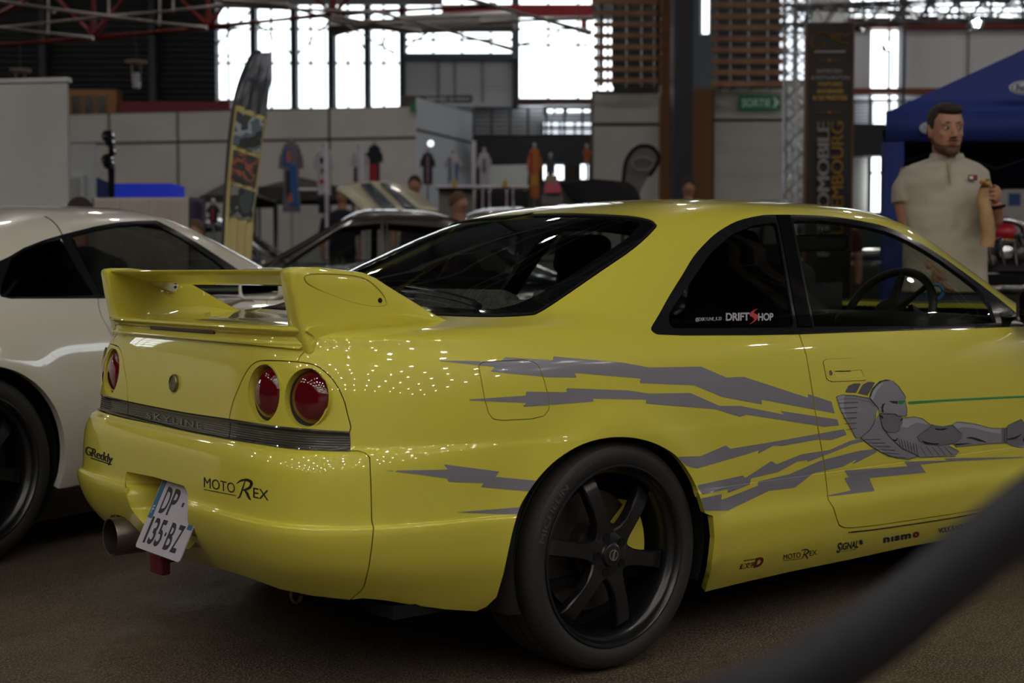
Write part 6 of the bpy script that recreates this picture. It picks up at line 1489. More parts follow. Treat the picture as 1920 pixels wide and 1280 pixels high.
for i in range(4):
    p = P4[i] - off; k = Vector((1 if i in (0, 3) else -1) * R_ * .07) + Vector((1 if i in (0, 1) else -1) * F_ * .07)
    bm = bmesh.new(); ybox(bm, (p.x + k.x * .9, p.y + k.y * .9, zv / 2 + .0), (.12, .12, zv)); o = bmobj('leg', bm, BLUD, tn)
bm = bmesh.new(); zz = zv - .02
for i, (a, b) in enumerate(((P4[0], P4[1]), (P4[3], P4[2]), (P4[0], P4[3]))):
    n_ = 4
    for k in range(n_):
        p, q = a.lerp(b, k / n_) - off, a.lerp(b, (k + 1) / n_) - off; u, l_ = zz + .10, zz - .16; inw = F_ * .06
        tube(bm, [Vector((p.x, p.y, u)) + inw, Vector((q.x, q.y, l_)) + inw], .010, 6); tube(bm, [Vector((p.x, p.y, l_)) + inw, Vector((q.x, q.y, u)) + inw], .010, 6)
bmobj('scissor_frame', bm, FRM, tn, smooth=True)
bm = bmesh.new(); a, b = P4[3] - off, P4[2] - off; m_ = (a + b) / 2; ybox(bm, (m_.x, m_.y, zv + .02), (sz, .02, .34)); bmobj('rear_valance', bm, mat('tent_inside', srgb(44, 42, 48), .8), tn)
OVW = mat('oval_white', srgb(190, 192, 200), .6); OVB = mat('oval_blue', srgb(26, 50, 120), .6)
def oval(px, py, rx, ry, D, tiltf=None):
    for k, (f, m_) in enumerate(((1., OVW), (.86, OVB), (.78, OVW))):
        bm = bmesh.new(); bm.faces.new([bm.verts.new(E_(px + rx * f * math.cos(a), py + ry * f * math.sin(a), D - .02 - .004 * k) - off) for a in np.linspace(0, 2 * PI, 32)[:-1]]); o = bmobj('oval_logo', bm, m_, tn)
    flat_text('oval_script', 'Ford', px - rx * .55, py - ry * .45, rx * 1.1, ry * .95, D - .035, OVB, tn, .02, off)
oval(1741, 240, 17, 11, D); 
oval(1921, 164, 29, 13, D - .02)
# ------------------------------------------------------------------ people
SKIN = mat('skin', srgb(168, 120, 98), .5); HAIR = mat('dark_hair', srgb(38, 26, 22), .75); LIP_ = mat('lips', srgb(136, 84, 74), .6)
def blob(bm, c, r, M=None, seg=20):
    g = bmesh.ops.create_uvsphere(bm, u_segments=seg, v_segments=seg // 2 + 2, radius=1, matrix=(M or Matrix.Identity(4)) @ Matrix.Translation(Vector(c)) @ Matrix.Diagonal((r[0], r[1], r[2], 1))); return g['verts']
def loft(bm, secs, n=20, M=None, cap=True):
    """secs: (centre, half width x, half depth y, axis-rotation) ellipses, joined"""
    M = M or Matrix.Identity(4); rings = []
    for c, rx, ry in secs: rings.append([bm.verts.new(M @ (Vector(c) + Vector((rx * math.copysign(abs(math.cos(a)) ** .85, math.cos(a)), ry * math.copysign(abs(math.sin(a)) ** .85, math.sin(a)), 0)))) for a in [2 * PI * k / n for k in range(n)]])
    for a, b in zip(rings, rings[1:]):
        for k in range(n): bm.faces.new((a[k], a[(k + 1) % n], b[(k + 1) % n], b[k]))
    if cap: bm.faces.new(rings[0][::-1]); bm.faces.new(rings[-1])
def remeshed(name, bm, m, parent, vox, smooth=4):
    o = bmobj(name, bm, m, parent, smooth=True, angle=180); r = o.modifiers.new('r', 'REMESH'); r.mode = 'VOXEL'; r.voxel_size = vox; r.use_smooth_shade = True
    s = o.modifiers.new('s', 'SMOOTH'); s.factor = .6; s.iterations = smooth; return o
def finger(bm, M, base, d, up_, L, r, curl):
    p = Vector(base); d = Vector(d).normalized(); up_ = Vector(up_).normalized(); ax = d.cross(up_); pts = [p]; 
    for k, l in enumerate((.45, .32, .23)):
        d = Matrix.Rotation(curl, 3, ax) @ d; p = p + d * (L * l); pts.append(p)
    tube(bm, [M @ q for q in pts], [r, r * .95, r * .88, r * .72], 10)
    blob(bm, (0, 0, 0), (r * .72,) * 3, Matrix.Translation(M @ pts[-1]), 10)
# the man in the cream polo. Local frame: x = his left (to the right in the photo), -y = towards the camera, z up
MD = 6.6; mo = onfloor(1770, 500, MD); man = thing('person', 'young man with short dark hair and beard in a cream polo shirt, eating a wrap', 'person', mo)
MM = Matrix(((rt[0], fh[0], 0, 0), (rt[1], fh[1], 0, 0), (0, 0, 1, 0), (0, 0, 0, 1)))
def mp(px, py, dy=0.): """point in the man's frame seen at a pixel, dy deeper than his axis"""; p = E_(px, py, MD + dy) - Vector(mo); return Vector((p.dot(R_), p.dot(F_), p.z))
k_ = MD / F
bm = bmesh.new(); hc = mp(1774, 243, -.02); HM = MM @ Matrix.Translation(hc) @ Matrix.Rotation(math.radians(4), 4, 'Z') @ Matrix.Rotation(math.radians(4), 4, 'X')
# head: skull, face, jaw, cheeks, nose, brow, chin, ears
blob(bm, (0, .018, .028), (.074, .092, .088), HM, 28); loft(bm, [((0, -.012, -.112), .022, .030), ((0, -.020, -.104), .038, .050), ((0, -.018, -.085), .052, .066), ((0, -.012, -.05), .062, .078), ((0, -.008, -.01), .067, .084), ((0, -.006, .04), .068, .083), ((0, 0, .08), .056, .07)], 24, HM)
loft(bm, [((0, -.106, -.034), .013, .012), ((0, -.104, -.020), .011, .014), ((0, -.096, .0), .008, .011), ((0, -.086, .022), .007, .008)], 12, HM); blob(bm, (0, -.113, -.030), (.010, .010, .008), HM, 12)
for s in (-1, 1):
    blob(bm, (s * .013, -.102, -.034), (.007, .009, .006), HM, 10); blob(bm, (s * .036, -.066, -.022), (.022, .018, .018), HM, 12); blob(bm, (s * .028, -.080, .026), (.026, .012, .008), HM, 12)
    blob(bm, (s * .072, .012, -.012), (.008, .018, .030), HM, 12); blob(bm, (s * .077, .018, .006), (.006, .016, .016), HM, 10)
blob(bm, (0, -.090, -.062), (.024, .012, .007), HM, 12); blob(bm, (0, -.088, -.071), (.020, .012, .007), HM, 12); blob(bm, (0, -.078, -.102), (.026, .022, .020), HM, 12)
# neck, chest, pelvis, legs
nb = mp(1776, 300, .03); hips = mp(1770, 560, .02)
loft(bm, [(tuple(nb + Vector((0, .0, -.05))), .075, .072), (tuple(nb + Vector((0, 0, .0))), .062, .064), (tuple(hc + Vector((0, .018, -.07))), .056, .062)], 20, MM)
torso = [((hips.x, hips.y, hips.z), .175, .125), ((hips.x, hips.y, hips.z + .12), .165, .115), (tuple(mp(1770, 440, .02)), .165, .115), (tuple(mp(1768, 380, .02)), .185, .125), (tuple(mp(1768, 340, .02)), .195, .125), (tuple(mp(1770, 318, .025)), .175, .105), (tuple(mp(1774, 305, .03)), .11, .08)]
loft(bm, torso, 26, MM)
hz = hips.z
for s in (-1, 1):
    P = [Vector((hips.x + s * .09, hips.y, hz)), Vector((hips.x + s * .10, hips.y - .01, hz * .55)), Vector((hips.x + s * .11, hips.y, .19))]
    tube(bm, [MM @ p for p in P], [.095, .065, .045], 18); loft(bm, [((P[2].x, P[2].y - .06, .10), .045, .12), ((P[2].x, P[2].y - .05, .15), .045, .11), ((P[2].x, P[2].y, .2), .04, .06)], 16, MM)
# his right arm (left in the photo) hanging, behind the car roof
A = [mp(1712, 322, .03), mp(1697, 365, .02), mp(1706, 425, .02), mp(1728, 468, -.04), mp(1748, 505, -.10)]
tube(bm, [MM @ p for p in A], [.062, .060, .050, .042, .030], 18)
w = A[-1]; hd = (A[-1] - A[-2]).normalized(); HMx = MM
blob(bm, tuple(w + hd * .045), (.022, .030, .045), MM, 14)
for i, (o_, L) in enumerate(((-.030, .070), (-.010, .078), (.010, .074), (.028, .060))): finger(bm, MM, w + hd * .075 + Vector((0, o_, 0)), hd, (1, 0, 0), L, .0085, .35)
finger(bm, MM, w + hd * .03 + Vector((0, -.03, .0)), hd + Vector((0, -.6, .2)), (1, 0, 0), .06, .0095, .2)
# his left arm bent up, hand round the wrap
B = [mp(1822, 322, .03), mp(1838, 372, .02), mp(1850, 425, -.02), mp(1866, 410, -.13), mp(1869, 385, -.19)]
tube(bm, [MM @ p for p in (B[0], B[1], B[2])], [.062, .055, .044], 18); tube(bm, [MM @ p for p in (B[2], B[3], B[4])], [.044, .038, .028], 18); blob(bm, tuple(B[2]), (.045, .045, .045), MM, 14)
hw = mp(1867, 362, -.20); blob(bm, tuple(hw + Vector((.0, .008, -.004))), (.030, .018, .042), MM, 16)
wr = mp(1846, 352, -.21)
for i, dz in enumerate((.034, .013, -.008, -.028)):
    finger(bm, MM, hw + Vector((-.004, -.008, dz)), (-1, -.55, .05), (0, 1, 0), .066 - .004 * abs(i - 1), .0088, .42)
finger(bm, MM, hw + Vector((-.006, .01, .020)), (-1, .5, .5), (0, -1, 0), .056, .0098, .25)
body_ = remeshed('body', bm, SKIN, man, .0048, 5)
# beard, hair, brows, eyes, lips
BEARD = mat('short_beard', srgb(86, 60, 48), .8)
bm = bmesh.new(); loft(bm, [((0, -.018, -.116), .020, .034), ((0, -.023, -.106), .041, .056), ((0, -.020, -.088), .0545, .0715), ((0, -.010, -.066), .0595, .0735), ((0, .004, -.050), .0635, .064), ((0, .014, -.03), .0655, .050)], 24, HM); blob(bm, (0, -.083, -.100), (.031, .026, .022), HM, 16); remeshed('beard', bm, BEARD, man, .0045, 3)
bm = bmesh.new(); blob(bm, (0, -.0965, -.0505), (.027, .009, .004), HM, 12); bmobj('moustache', bm, BEARD, man, smooth=True)
bm = bmesh.new(); blob(bm, (0, .026, .046), (.079, .096, .082), HM, 28); blob(bm, (0, -.045, .090), (.058, .050, .030), HM, 20); blob(bm, (0, .06, .0), (.070, .060, .075), HM, 20)
for s in (-1, 1): blob(bm, (s * .066, .004, .03), (.012, .030, .036), HM, 12)
remeshed('hair', bm, HAIR, man, .0055, 3)
for s in (-1, 1):
    bm = bmesh.new(); blob(bm, (s * .0285, -.0865, .004), (.0135, .007, .0062), HM, 14); bmobj('eye', bm, mat('eye_white', srgb(170, 165, 160), .3), man, smooth=True)
    bm = bmesh.new(); blob(bm, (s * .0285 + .002, -.0925, .004), (.0058, .003, .0058), HM, 12); bmobj('iris', bm, mat('eye_dark', (.02, .014, .01), .2), man, smooth=True)
    bm = bmesh.new(); tube(bm, [HM @ Vector((s * (.012 + .011 * i), -.0925 + .004 * i * .9, .0235 + (.004, .007, .007, .003)[i])) for i in range(4)], [.003, .0042, .004, .002], 8); bmobj('eyebrow', bm, HAIR, man, smooth=True)
    bm = bmesh.new(); tube(bm, [HM @ Vector((s * (.015 + .009 * i), -.0925 + .003 * i, .0095 + (.0, .003, .002, -.002)[i])) for i in range(4)], .0018, 6); bmobj('eyelid', bm, mat('lid_shadow', srgb(120, 84, 68), .6), man, smooth=True)
bm = bmesh.new(); blob(bm, (0, -.1005, -.0625), (.020, .006, .0042), HM, 14); blob(bm, (0, -.0995, -.0705), (.017, .0065, .0048), HM, 14); bmobj('lips', bm, LIP_, man, smooth=True)
# polo shirt
POLO = mat('cream_polo', srgb(172, 165, 154), .85, noise=(5, srgb(156, 147, 134), .35, .75), bump=(5, .9, .06))
bm = bmesh.new()
T2 = [((hips.x, hips.y, hips.z + .03), .200, .150), ((hips.x, hips.y, hips.z + .12), .192, .145), (tuple(mp(1772, 440, .015)), .188, .142), (tuple(mp(1770, 385, .01)), .200, .148), (tuple(mp(1769, 345, .015)), .212, .145), (tuple(mp(1770, 322, .02)), .205, .125), (tuple(mp(1772, 308, .025)), .160, .10), (tuple(mp(1775, 297, .03)), .085, .076)]
loft(bm, T2, 30, MM)
tube(bm, [MM @ p for p in (mp(1746, 322, .02), mp(1716, 334, .02), mp(1703, 356, .02), mp(1702, 383, .015))], [.066, .076, .078, .076], 22)
tube(bm, [MM @ p for p in (mp(1798, 322, .02), mp(1820, 333, .03), mp(1832, 356, .03), mp(1838, 385, .02))], [.064, .070, .072, .070], 22)
remeshed('polo_shirt', bm, POLO, man, .0075, 6)
shirt = [o for o in man.children if o.name.startswith('polo_shirt')][0]
bm = bmesh.new(); cc_ = mp(1775, 296, .028)
for s in (-1, 1):          # collar wings open at the throat
    rows = []
    for k in range(9):
        a = math.radians(-80 + 170 * k / 8); x = s * math.cos(a) * .080; y = math.sin(a) * .078; dr_ = .028 * (1 - k / 8) ** 2
        rows.append([bm.verts.new(MM @ (cc_ + Vector((x * .93, y * .93, .030 - dr_ * .5)))), bm.verts.new(MM @ (cc_ + Vector((x * 1.12, y * 1.12 - .006, -.006 - dr_ * 1.6))))])
    for a, b in zip(rows, rows[1:]): bm.faces.new((a[0], b[0], b[1], a[1]))
o = bmobj('collar', bm, POLO, shirt, smooth=True); s_ = o.modifiers.new('s', 'SOLIDIFY'); s_.thickness = .007; o.modifiers.new('ss', 'SUBSURF').render_levels = 1
bm = bmesh.new(); P = [mp(1779, 300 + 9 * i, -.125 - .012 * i if i < 3 else -.150) for i in range(7)]
tube(bm, [MM @ mp(1778 + i * .7, 303 + 8 * i, -.075 - .020 * i + .0012 * i * i) for i in range(6)], [.010, .009, .007, .005, .004, .003], 8); bmobj('placket_shadow', bm, mat('placket_shade', srgb(150, 138, 122), .9), shirt, smooth=True)  # darker tube stands in for the shade along the placket
fl = mp(1824, 333, -.135)
for nm, x0, x1, z0, z1, m_ in (('flag_badge', -.020, .020, -.012, .012, mat('badge_navy', srgb(24, 26, 48), .6)), ('flag_badge', -.016, .0, -.007, .007, mat('badge_white', srgb(200, 196, 190), .6)), ('flag_badge', .0, .016, -.007, .007, mat('badge_red', srgb(150, 24, 40), .6))):
    bm = bmesh.new(); box(bm, MM @ (fl + Vector(((x0 + x1) / 2, -.001 if nm and z1 == .012 else -.003, (z0 + z1) / 2))), (x1 - x0, .004, z1 - z0), rot=RZ3); bmobj(nm, bm, m_, shirt)
bm = bmesh.new(); c = mp(1869, 388, -.185); tube(bm, [MM @ (c + Vector((.031 * math.cos(a), .031 * math.sin(a), .006 * math.cos(a)))) for a in np.linspace(0, 2 * PI, 20)[:-1]], .008, 8, closed=True); bmobj('watch', bm, BLACK_MATT, man, smooth=True)
bm = bmesh.new(); loft(bm, [((hips.x, hips.y, hz - .35), .20, .13), ((hips.x, hips.y, hz - .05), .195, .14), ((hips.x, hips.y, hz + .06), .18, .13)], 22, MM)
for s in (-1, 1): tube(bm, [MM @ p for p in (Vector((hips.x + s * .09, hips.y, hz - .1)), Vector((hips.x + s * .10, hips.y, hz * .5)), Vector((hips.x + s * .11, hips.y, .20)))], [.11, .085, .075], 16)
remeshed('jeans', bm, mat('dark_jeans', srgb(52, 58, 78), .85), man, .012, 3)
# the wrap in its paper
wm = thing('sandwich', 'long wrap sandwich in brown paper held by the man in the polo', 'food', mo)
PAP = mat('kraft_paper', srgb(176, 142, 104), .8, noise=(14, srgb(150, 118, 84), .4, .6)); bm = bmesh.new()
Wp = [mp(1846, 350, -.22), mp(1843, 375, -.22), mp(1848, 400, -.22), mp(1852, 425, -.21), mp(1852, 445, -.205), mp(1850, 462, -.20)]
tube(bm, [MM @ Vector(p) for p in spline([tuple(p) for p in Wp], 4)], [.020 + .012 * math.sin(min(1, i / 10) * 1.57) for i in range(21)], 16); o = bmobj('paper_wrapper', bm, PAP, wm, smooth=True, angle=60)
bm = bmesh.new(); c = mp(1846, 344, -.22)
for i in range(7): blob(bm, tuple(c + Vector((.014 * math.cos(i * 2.1), .012 * math.sin(i * 1.7), .006 * (i % 3)))), (.012, .011, .010), MM, 10)
bmobj('filling', bm, mat('bread_filling', srgb(196, 150, 84), .8), wm, smooth=True)
bm = bmesh.new()
for i in range(3): blob(bm, tuple(c + Vector((-.004 + .010 * i, -.004, .016))), (.008, .006, .005), MM, 8)
bmobj('lettuce', bm, mat('lettuce', srgb(84, 120, 40), .7), wm, smooth=True)
for o in (man, wm):
    o.scale = (1.1,) * 3; q = onfloor(1770, 500, MD * 1.1); o.location = (q[0], q[1], -.107)
# visitors far behind, only heads and shoulders showing
def visitor(px, py, D, label, hair, top, h=None, turn=0.):
    """py = top of the head"""
    t = thing('person', label, 'person', onfloor(px, 500, D)); z = E_(px, py, D).z; s = min(1.0, max(.9, z / 1.75)); M = Matrix.Translation((0, 0, z - 1.75)) @ yawmat((0, 0, 0)) @ Matrix.Rotation(turn, 4, 'Z')
    bm = bmesh.new(); blob(bm, (0, 0, 1.64), (.076, .092, .108), M, 18); blob(bm, (0, -.09, 1.625), (.012, .02, .016), M, 8); loft(bm, [((0, 0, 1.42), .06, .06), ((0, 0, 1.56), .052, .055)], 14, M)
    for q in (-1, 1):
        tube(bm, [M @ Vector(p) for p in ((q * .20, 0, 1.38), (q * .25, .0, 1.12), (q * .24, -.10, .88), (q * .22, -.14, .80))], [.05, .045, .036, .03], 12)
    remeshed('body', bm, SKIN, t, .014, 2)
    bm = bmesh.new(); blob(bm, (0, .015, 1.665), (.082, .098, .098), M, 18); bmobj('hair', bm, hair, t, smooth=True)
    bm = bmesh.new(); loft(bm, [((0, 0, .86), .19, .13), ((0, 0, 1.1), .17, .12), ((0, 0, 1.3), .20, .13), ((0, 0, 1.42), .17, .10), ((0, 0, 1.47), .07, .07)], 20, M)
    for q in (-1, 1): tube(bm, [M @ Vector(p) for p in ((q * .15, 0, 1.39), (q * .21, 0, 1.34), (q * .255, 0, 1.14))], [.07, .07, .06], 12)
    remeshed('shirt', bm, top, t, .018, 2)
    bm = bmesh.new(); zb = 1.75 - z
    for q in (-1, 1): tube(bm, [M @ Vector(p) for p in ((q * .09, 0, .92), (q * .1, 0, .5 + zb / 2), (q * .1, 0, zb + .03))], [.10, .075, .06], 12)
    bmobj('trousers', bm, mat('dark_trousers', (.02, .022, .03), .9), t, smooth=True); return t
BR = mat('brown_hair', srgb(92, 66, 46), .8); DK = mat('visitor_dark', srgb(30, 32, 44), .9)
visitor(778, 330, 16.9, 'person with dark brown hair standing behind the cream striped bonnet', HAIR, DK)
visitor(861, 361, 13.85, 'person with light brown hair and red top behind the black car roof', BR, mat('red_top', srgb(120, 20, 28), .9), turn=.8)
visitor(150, 372, 8.4, 'person hidden behind the white coupe roof, only dark hair showing', HAIR, DK)
visitor(366, 413, 12.7, 'person with short brown hair low behind the white coupe windscreen', BR, mat('pale_top', srgb(170, 166, 170), .9))
visitor(642, 352, 18.55, 'person with auburn hair between the hanging shirts and the cream bonnet', mat('auburn_hair', srgb(104, 60, 40), .8), DK)
visitor(1562, 360, 14.6, 'person half hidden at the foot of the tall black banner', HAIR, mat('red_dark_top', srgb(80, 22, 24), .9))
visitor(1290, 335, 16.7, 'person in a dark red shirt in front of the black pillar', HAIR, mat('maroon_top', srgb(96, 40, 44), .9))

# ------------------------------------------------------------------ clothing stands
def garment(label, x0, x1, y0, y1, D, m, extra=(), sleeves=True, long=False, name='hanging_shirt'):
    """garment on a bust form: shoulders, sleeves, hem, drawn from its pixel box; extra = coloured patches (u0,v0,u1,v1,material)"""
    t = thing(name, label, 'clothing', onfloor((x0 + x1) / 2, 500, D), 0, None); off = Vector(t.location); w = (x1 - x0) * D / F; c = (x0 + x1) / 2
    zt, zb = E_(c, y0, D).z, E_(c, y1, D).z; H = zt - zb; hw = w / 2; M = yawmat((0, 0, 0)); bm = bmesh.new()
    loft(bm, [((0, 0, zb), hw * (.86 if long else .72), hw * .30), ((0, 0, zb + H * .3), hw * .72, hw * .32), ((0, 0, zb + H * .62), hw * .70, hw * .36), ((0, 0, zt - H * .16), hw * .80, hw * .32), ((0, 0, zt - H * .06), hw * .72, hw * .24), ((0, 0, zt), hw * .28, hw * .2)], 22, M)
    if sleeves:
        for q in (-1, 1): tube(bm, [M @ Vector((q * hw * .6, 0, zt - H * .12)), M @ Vector((q * hw * .85, 0, zt - H * .22)), M @ Vector((q * hw * .96, -.01, zt - H * (.45 if not long else .38)))], [hw * .24, hw * .24, hw * .2], 12)
    g = bmobj('garment', bm, m, t, smooth=True, angle=80)
    for u0, v0, u1, v1, mm in extra:
        bm = bmesh.new(); rows = []
        for i in range(7):
            v = v0 + (v1 - v0) * i / 6; row = []
            for j in range(7):
                u = u0 + (u1 - u0) * j / 6; x = (u - .5) * 2 * hw * .72; yy_ = -hw * .36 * math.sqrt(max(0, 1 - min(1, abs(x) / (hw * .80)) ** 2)) - .012; row.append(bm.verts.new(M @ Vector((x, yy_, zt - v * H))))
            rows.append(row)
        for a, b in zip(rows, rows[1:]):
            for j in range(6): bm.faces.new((a[j], a[j + 1], b[j + 1], b[j]))
        bmobj('printed_patch', bm, mm, g, smooth=True)
    bm = bmesh.new(); blob(bm, (0, 0, zt + .03), (.028, .028, .04), M, 10); tube(bm, [M @ Vector((0, 0, 0.02)), M @ Vector((0, 0, zt + .04))], .016, 8); bmobj('bust_stand', bm, mat('stand_chrome', srgb(170, 168, 176), .3, metal=.5), t, smooth=True)
    return t
WSH = mat('white_cloth', srgb(190, 184, 196), .85); NVC = mat('navy_cloth', srgb(26, 32, 44), .85); BLC = mat('blue_print', srgb(48, 92, 158), .8); ORC = mat('orange_print_cloth', srgb(200, 110, 60), .8); RDC = mat('red_print', srgb(160, 34, 52), .8); GYC = mat('grey_cloth_print', srgb(110, 108, 120), .85); DKC = mat('charcoal_cloth', srgb(48, 46, 54), .85)
def swoosh(u): return [(u, .2, u + .3, .45, BLC)]
garment('long dark hanging banner shirt with blue sweep and orange patches, leftmost of the clothes', 527, 568, 266, 398, 19, GYC, [(.05, .12, .5, .36, BLC), (.25, .14, .5, .3, ORC), (.42, .34, .85, .62, BLC), (.2, .42, .5, .8, DKC), (.5, .6, .95, .92, BLC), (.35, .74, .6, .86, ORC)], long=True)
garment('white hanging shirt with a red band behind a white pole', 591, 626, 277, 366, 19, WSH, [(.25, .22, .5, .34, NVC), (.2, .68, .75, .76, RDC), (.3, .45, .55, .55, GYC)])
garment('pair of dark blue jeans hanging under the white red-banded shirt', 594, 622, 368, 400, 18.8, NVC, [(.7, .1, 1., .9, BLC)], False, name='hanging_jeans')
garment('plain white hanging shirt left of the black and red one', 659, 692, 281, 348, 19, WSH, [(.05, .5, .3, .95, DKC)])
garment('black hanging shirt with a red lower print', 689, 717, 273, 344, 19, NVC, [(.1, .5, .8, .95, RDC)])
garment('dark patterned hanging shirt under the small round lamp', 790, 815, 287, 346, 20, DKC, [(.4, .1, .65, .95, mat('pink_print', srgb(150, 110, 130), .8))])
garment('white and blue hanging shirt beside the upright white pole', 835, 864, 290, 346, 20, WSH, [(.1, .1, .35, .9, mat('pale_blue_print', srgb(120, 130, 170), .8)), (.75, .3, .98, .9, BLC)])
garment('white hanging shirt in front of the black gallery band', 896, 920, 286, 350, 20, WSH, [(.4, .2, .6, .6, DKC)])
garment('orange and brown hanging overall in front of the black band', 990, 1014, 278, 372, 18.5, mat('orange_overall', srgb(176, 104, 56), .85), [(0, .1, .25, .5, RDC), (.2, .55, .9, .75, mat('gold_cloth', srgb(176, 130, 50), .8))])
garment('small orange hanging shirt at the right end of the black band', 1093, 1106, 279, 304, 20, mat('orange_shirt', srgb(180, 96, 48), .85))
garment('short white hanging shirt right of the orange overall', 1024, 1040, 296, 366, 20, mat('dim_grey_cloth', srgb(70, 70, 80), .85))
# poles, counter, boards of the clothing stand
WP_ = mat('white_pole', srgb(236, 228, 240), .4)
def pole(label, px, y0, D, r=.035):
    p = E_(px, y0, D); bm = bmesh.new(); tube(bm, [(p.x, p.y, .0), p], r, 10); tag(bmobj('stand_pole', bm, WP_, None, smooth=True), label, 'pole')
pole('white pole in front of the white red-banded shirt', 612, 268, 18.2); pole('white pole beside the black and red shirt', 680, 272, 18.2); pole('tall white pole standing at the end of the clothes counter', 888.5, 264, 19)
bm = bmesh.new(); pbox(bm, 815, 347, 992, 351, 18, .4); pbox(bm, 560, 352, 592, 356, 18, .4, 0); tag(bmobj('counter_rail', bm, WP_), 'long pale counter rail crossing in front of the clothes', 'counter')
bm = bmesh.new(); pbox(bm, 822, 352, 886, 410, 18.3, .3); tag(bmobj('display_counter', bm, mat('counter_grey', srgb(140, 136, 132), .7)), 'pale counter front left of the tall white pole', 'counter')
bm = bmesh.new(); 
for x in (905, 918, 950, 962): pbox(bm, x - 1.5, 354, x + 1.5, 410, 18.6, .04)
pbox(bm, 892, 357, 990, 412, 19.0, .1, 1); tag(bmobj('display_table', bm, [WP_, mat('table_shade_sheet', srgb(40, 38, 42), .9)]), 'table with white legs below the pale board', 'table')  # dark sheet behind the legs stands in for shade under the table
wb_ = at_floor('white_board', 'large pale blue-grey board standing in front of the black band', 'board', 955, 20.5); off = Vector(wb_.location)
bm = bmesh.new(); P = [(916, 311), (992, 309), (988, 352), (914, 353)]; prism(bm, [(0, 0)] * 0 or [( (E_(x, y, 20.5) - off).dot(R_), (E_(x, y, 20.5) - off).z) for x, y in P], .03, MM @ Matrix(((1, 0, 0, 0), (0, 0, -1, 0), (0, 1, 0, 0), (0, 0, 0, 1)))); bmobj('board', bm, mat('board_pale', srgb(226, 234, 240), .5), wb_)
bm = bmesh.new(); 
for x in (920, 984): p = E_(x, 350, 20.5) - off; tube(bm, [p, (p.x, p.y, .01)], .02, 8)
bmobj('leg', bm, WP_, wb_, smooth=True)
for px, py, w_, h_, m_, lab in ((947, 348, 9, 14, mat('yellow_tin', srgb(190, 160, 40), .6), 'small yellow bottle standing before the pale board'), (853, 346, 8, 9, mat('yellow_tin', srgb(190, 160, 40)), 'small yellow box on the counter under the white and blue shirt')):
    bm = bmesh.new(); p = E_(px, py + 3, 17.9); rr_ = w_ * 17.9 / F / 2; lathe(bm, [(.0005, 0), (rr_, 0), (rr_, .06), (rr_ * .5, .08), (rr_ * .5, .10), (.0005, .10)], 12, Matrix.Translation(p)); tag(bmobj('bottle', bm, m_, smooth=True), lab, 'bottle')
bm = bmesh.new(); pbox(bm, 1022, 343, 1052, 362, 15.5, .4); pbox(bm, 1023, 328, 1045, 343, 15.6, .3, 1); pbox(bm, 1018, 362, 1056, 384, 15.6, .5, 2); tag(bmobj('stacked_boxes', bm, [mat('pink_box', srgb(200, 90, 110), .7), mat('tan_box', srgb(140, 130, 110), .8), mat('grey_box', srgb(110, 108, 110), .7)], bevel=.01), 'pink and tan boxes piled beside the black raised bonnet', 'boxes')
bm = bmesh.new(); blob(bm, (0, 0, 0), (.045,) * 3, Matrix.Translation(E_(807.5, 269, 21)), 14); tag(bmobj('globe_lamp', bm, mat('globe_glow', (1, 1, 1), .4, emis=(.8, 1, .95), es=2), smooth=True), 'small round white lamp on the wall above the dark patterned shirt', 'lamp')
# dark canopy roofs behind the flag
def low_canopy(label, x0, x1, yt, ye, yb, D, m):
    t = at_floor('canopy', label, 'canopy', (x0 + x1) / 2, D); off = Vector(t.location); bm = bmesh.new(); a, b = E_(x0, ye, D) - off, E_(x1, ye, D) - off; c, d = a + F_ * 1.6, b + F_ * 1.6; ap = E_((x0 + x1) / 2, yt, D + .8) - off
    A = [bm.verts.new(p) for p in (a, b, d, c)]; v = bm.verts.new(ap)
    for i in range(4): bm.faces.new((A[i], A[(i + 1) % 4], v))
    o = bmobj('canopy_roof', bm, m, t); s = o.modifiers.new('s', 'SOLIDIFY'); s.thickness = .01
    bm = bmesh.new(); h = a.z - (E_(x0, yb, D) - off).z
    for p, q in ((a, b), (c, d)): bm = bmesh.new(); m_ = (p + q) / 2; ybox(bm, (m_.x, m_.y, m_.z - h / 2), ((q - p).length, .01, h)); bmobj('valance', bm, m, t)
    for p in (a, b, c, d):
        bm = bmesh.new(); tube(bm, [(p.x, p.y, 0.01), p], .025, 8); bmobj('leg', bm, FRM, t, smooth=True)
    return t
DCN = mat('dark_canopy', srgb(58, 56, 54), .85)
low_canopy('low dark grey canopy behind the feather flag pole', 378, 478, 340, 366, 380, 19.4, DCN); low_canopy('dark grey canopy below the long blue and orange shirt', 486, 640, 332, 350, 375, 21.6, DCN)
garment('black and red jacket hanging under the low dark canopy', 390, 412, 384, 418, 15, NVC, [(.35, .2, .65, .9, RDC)])

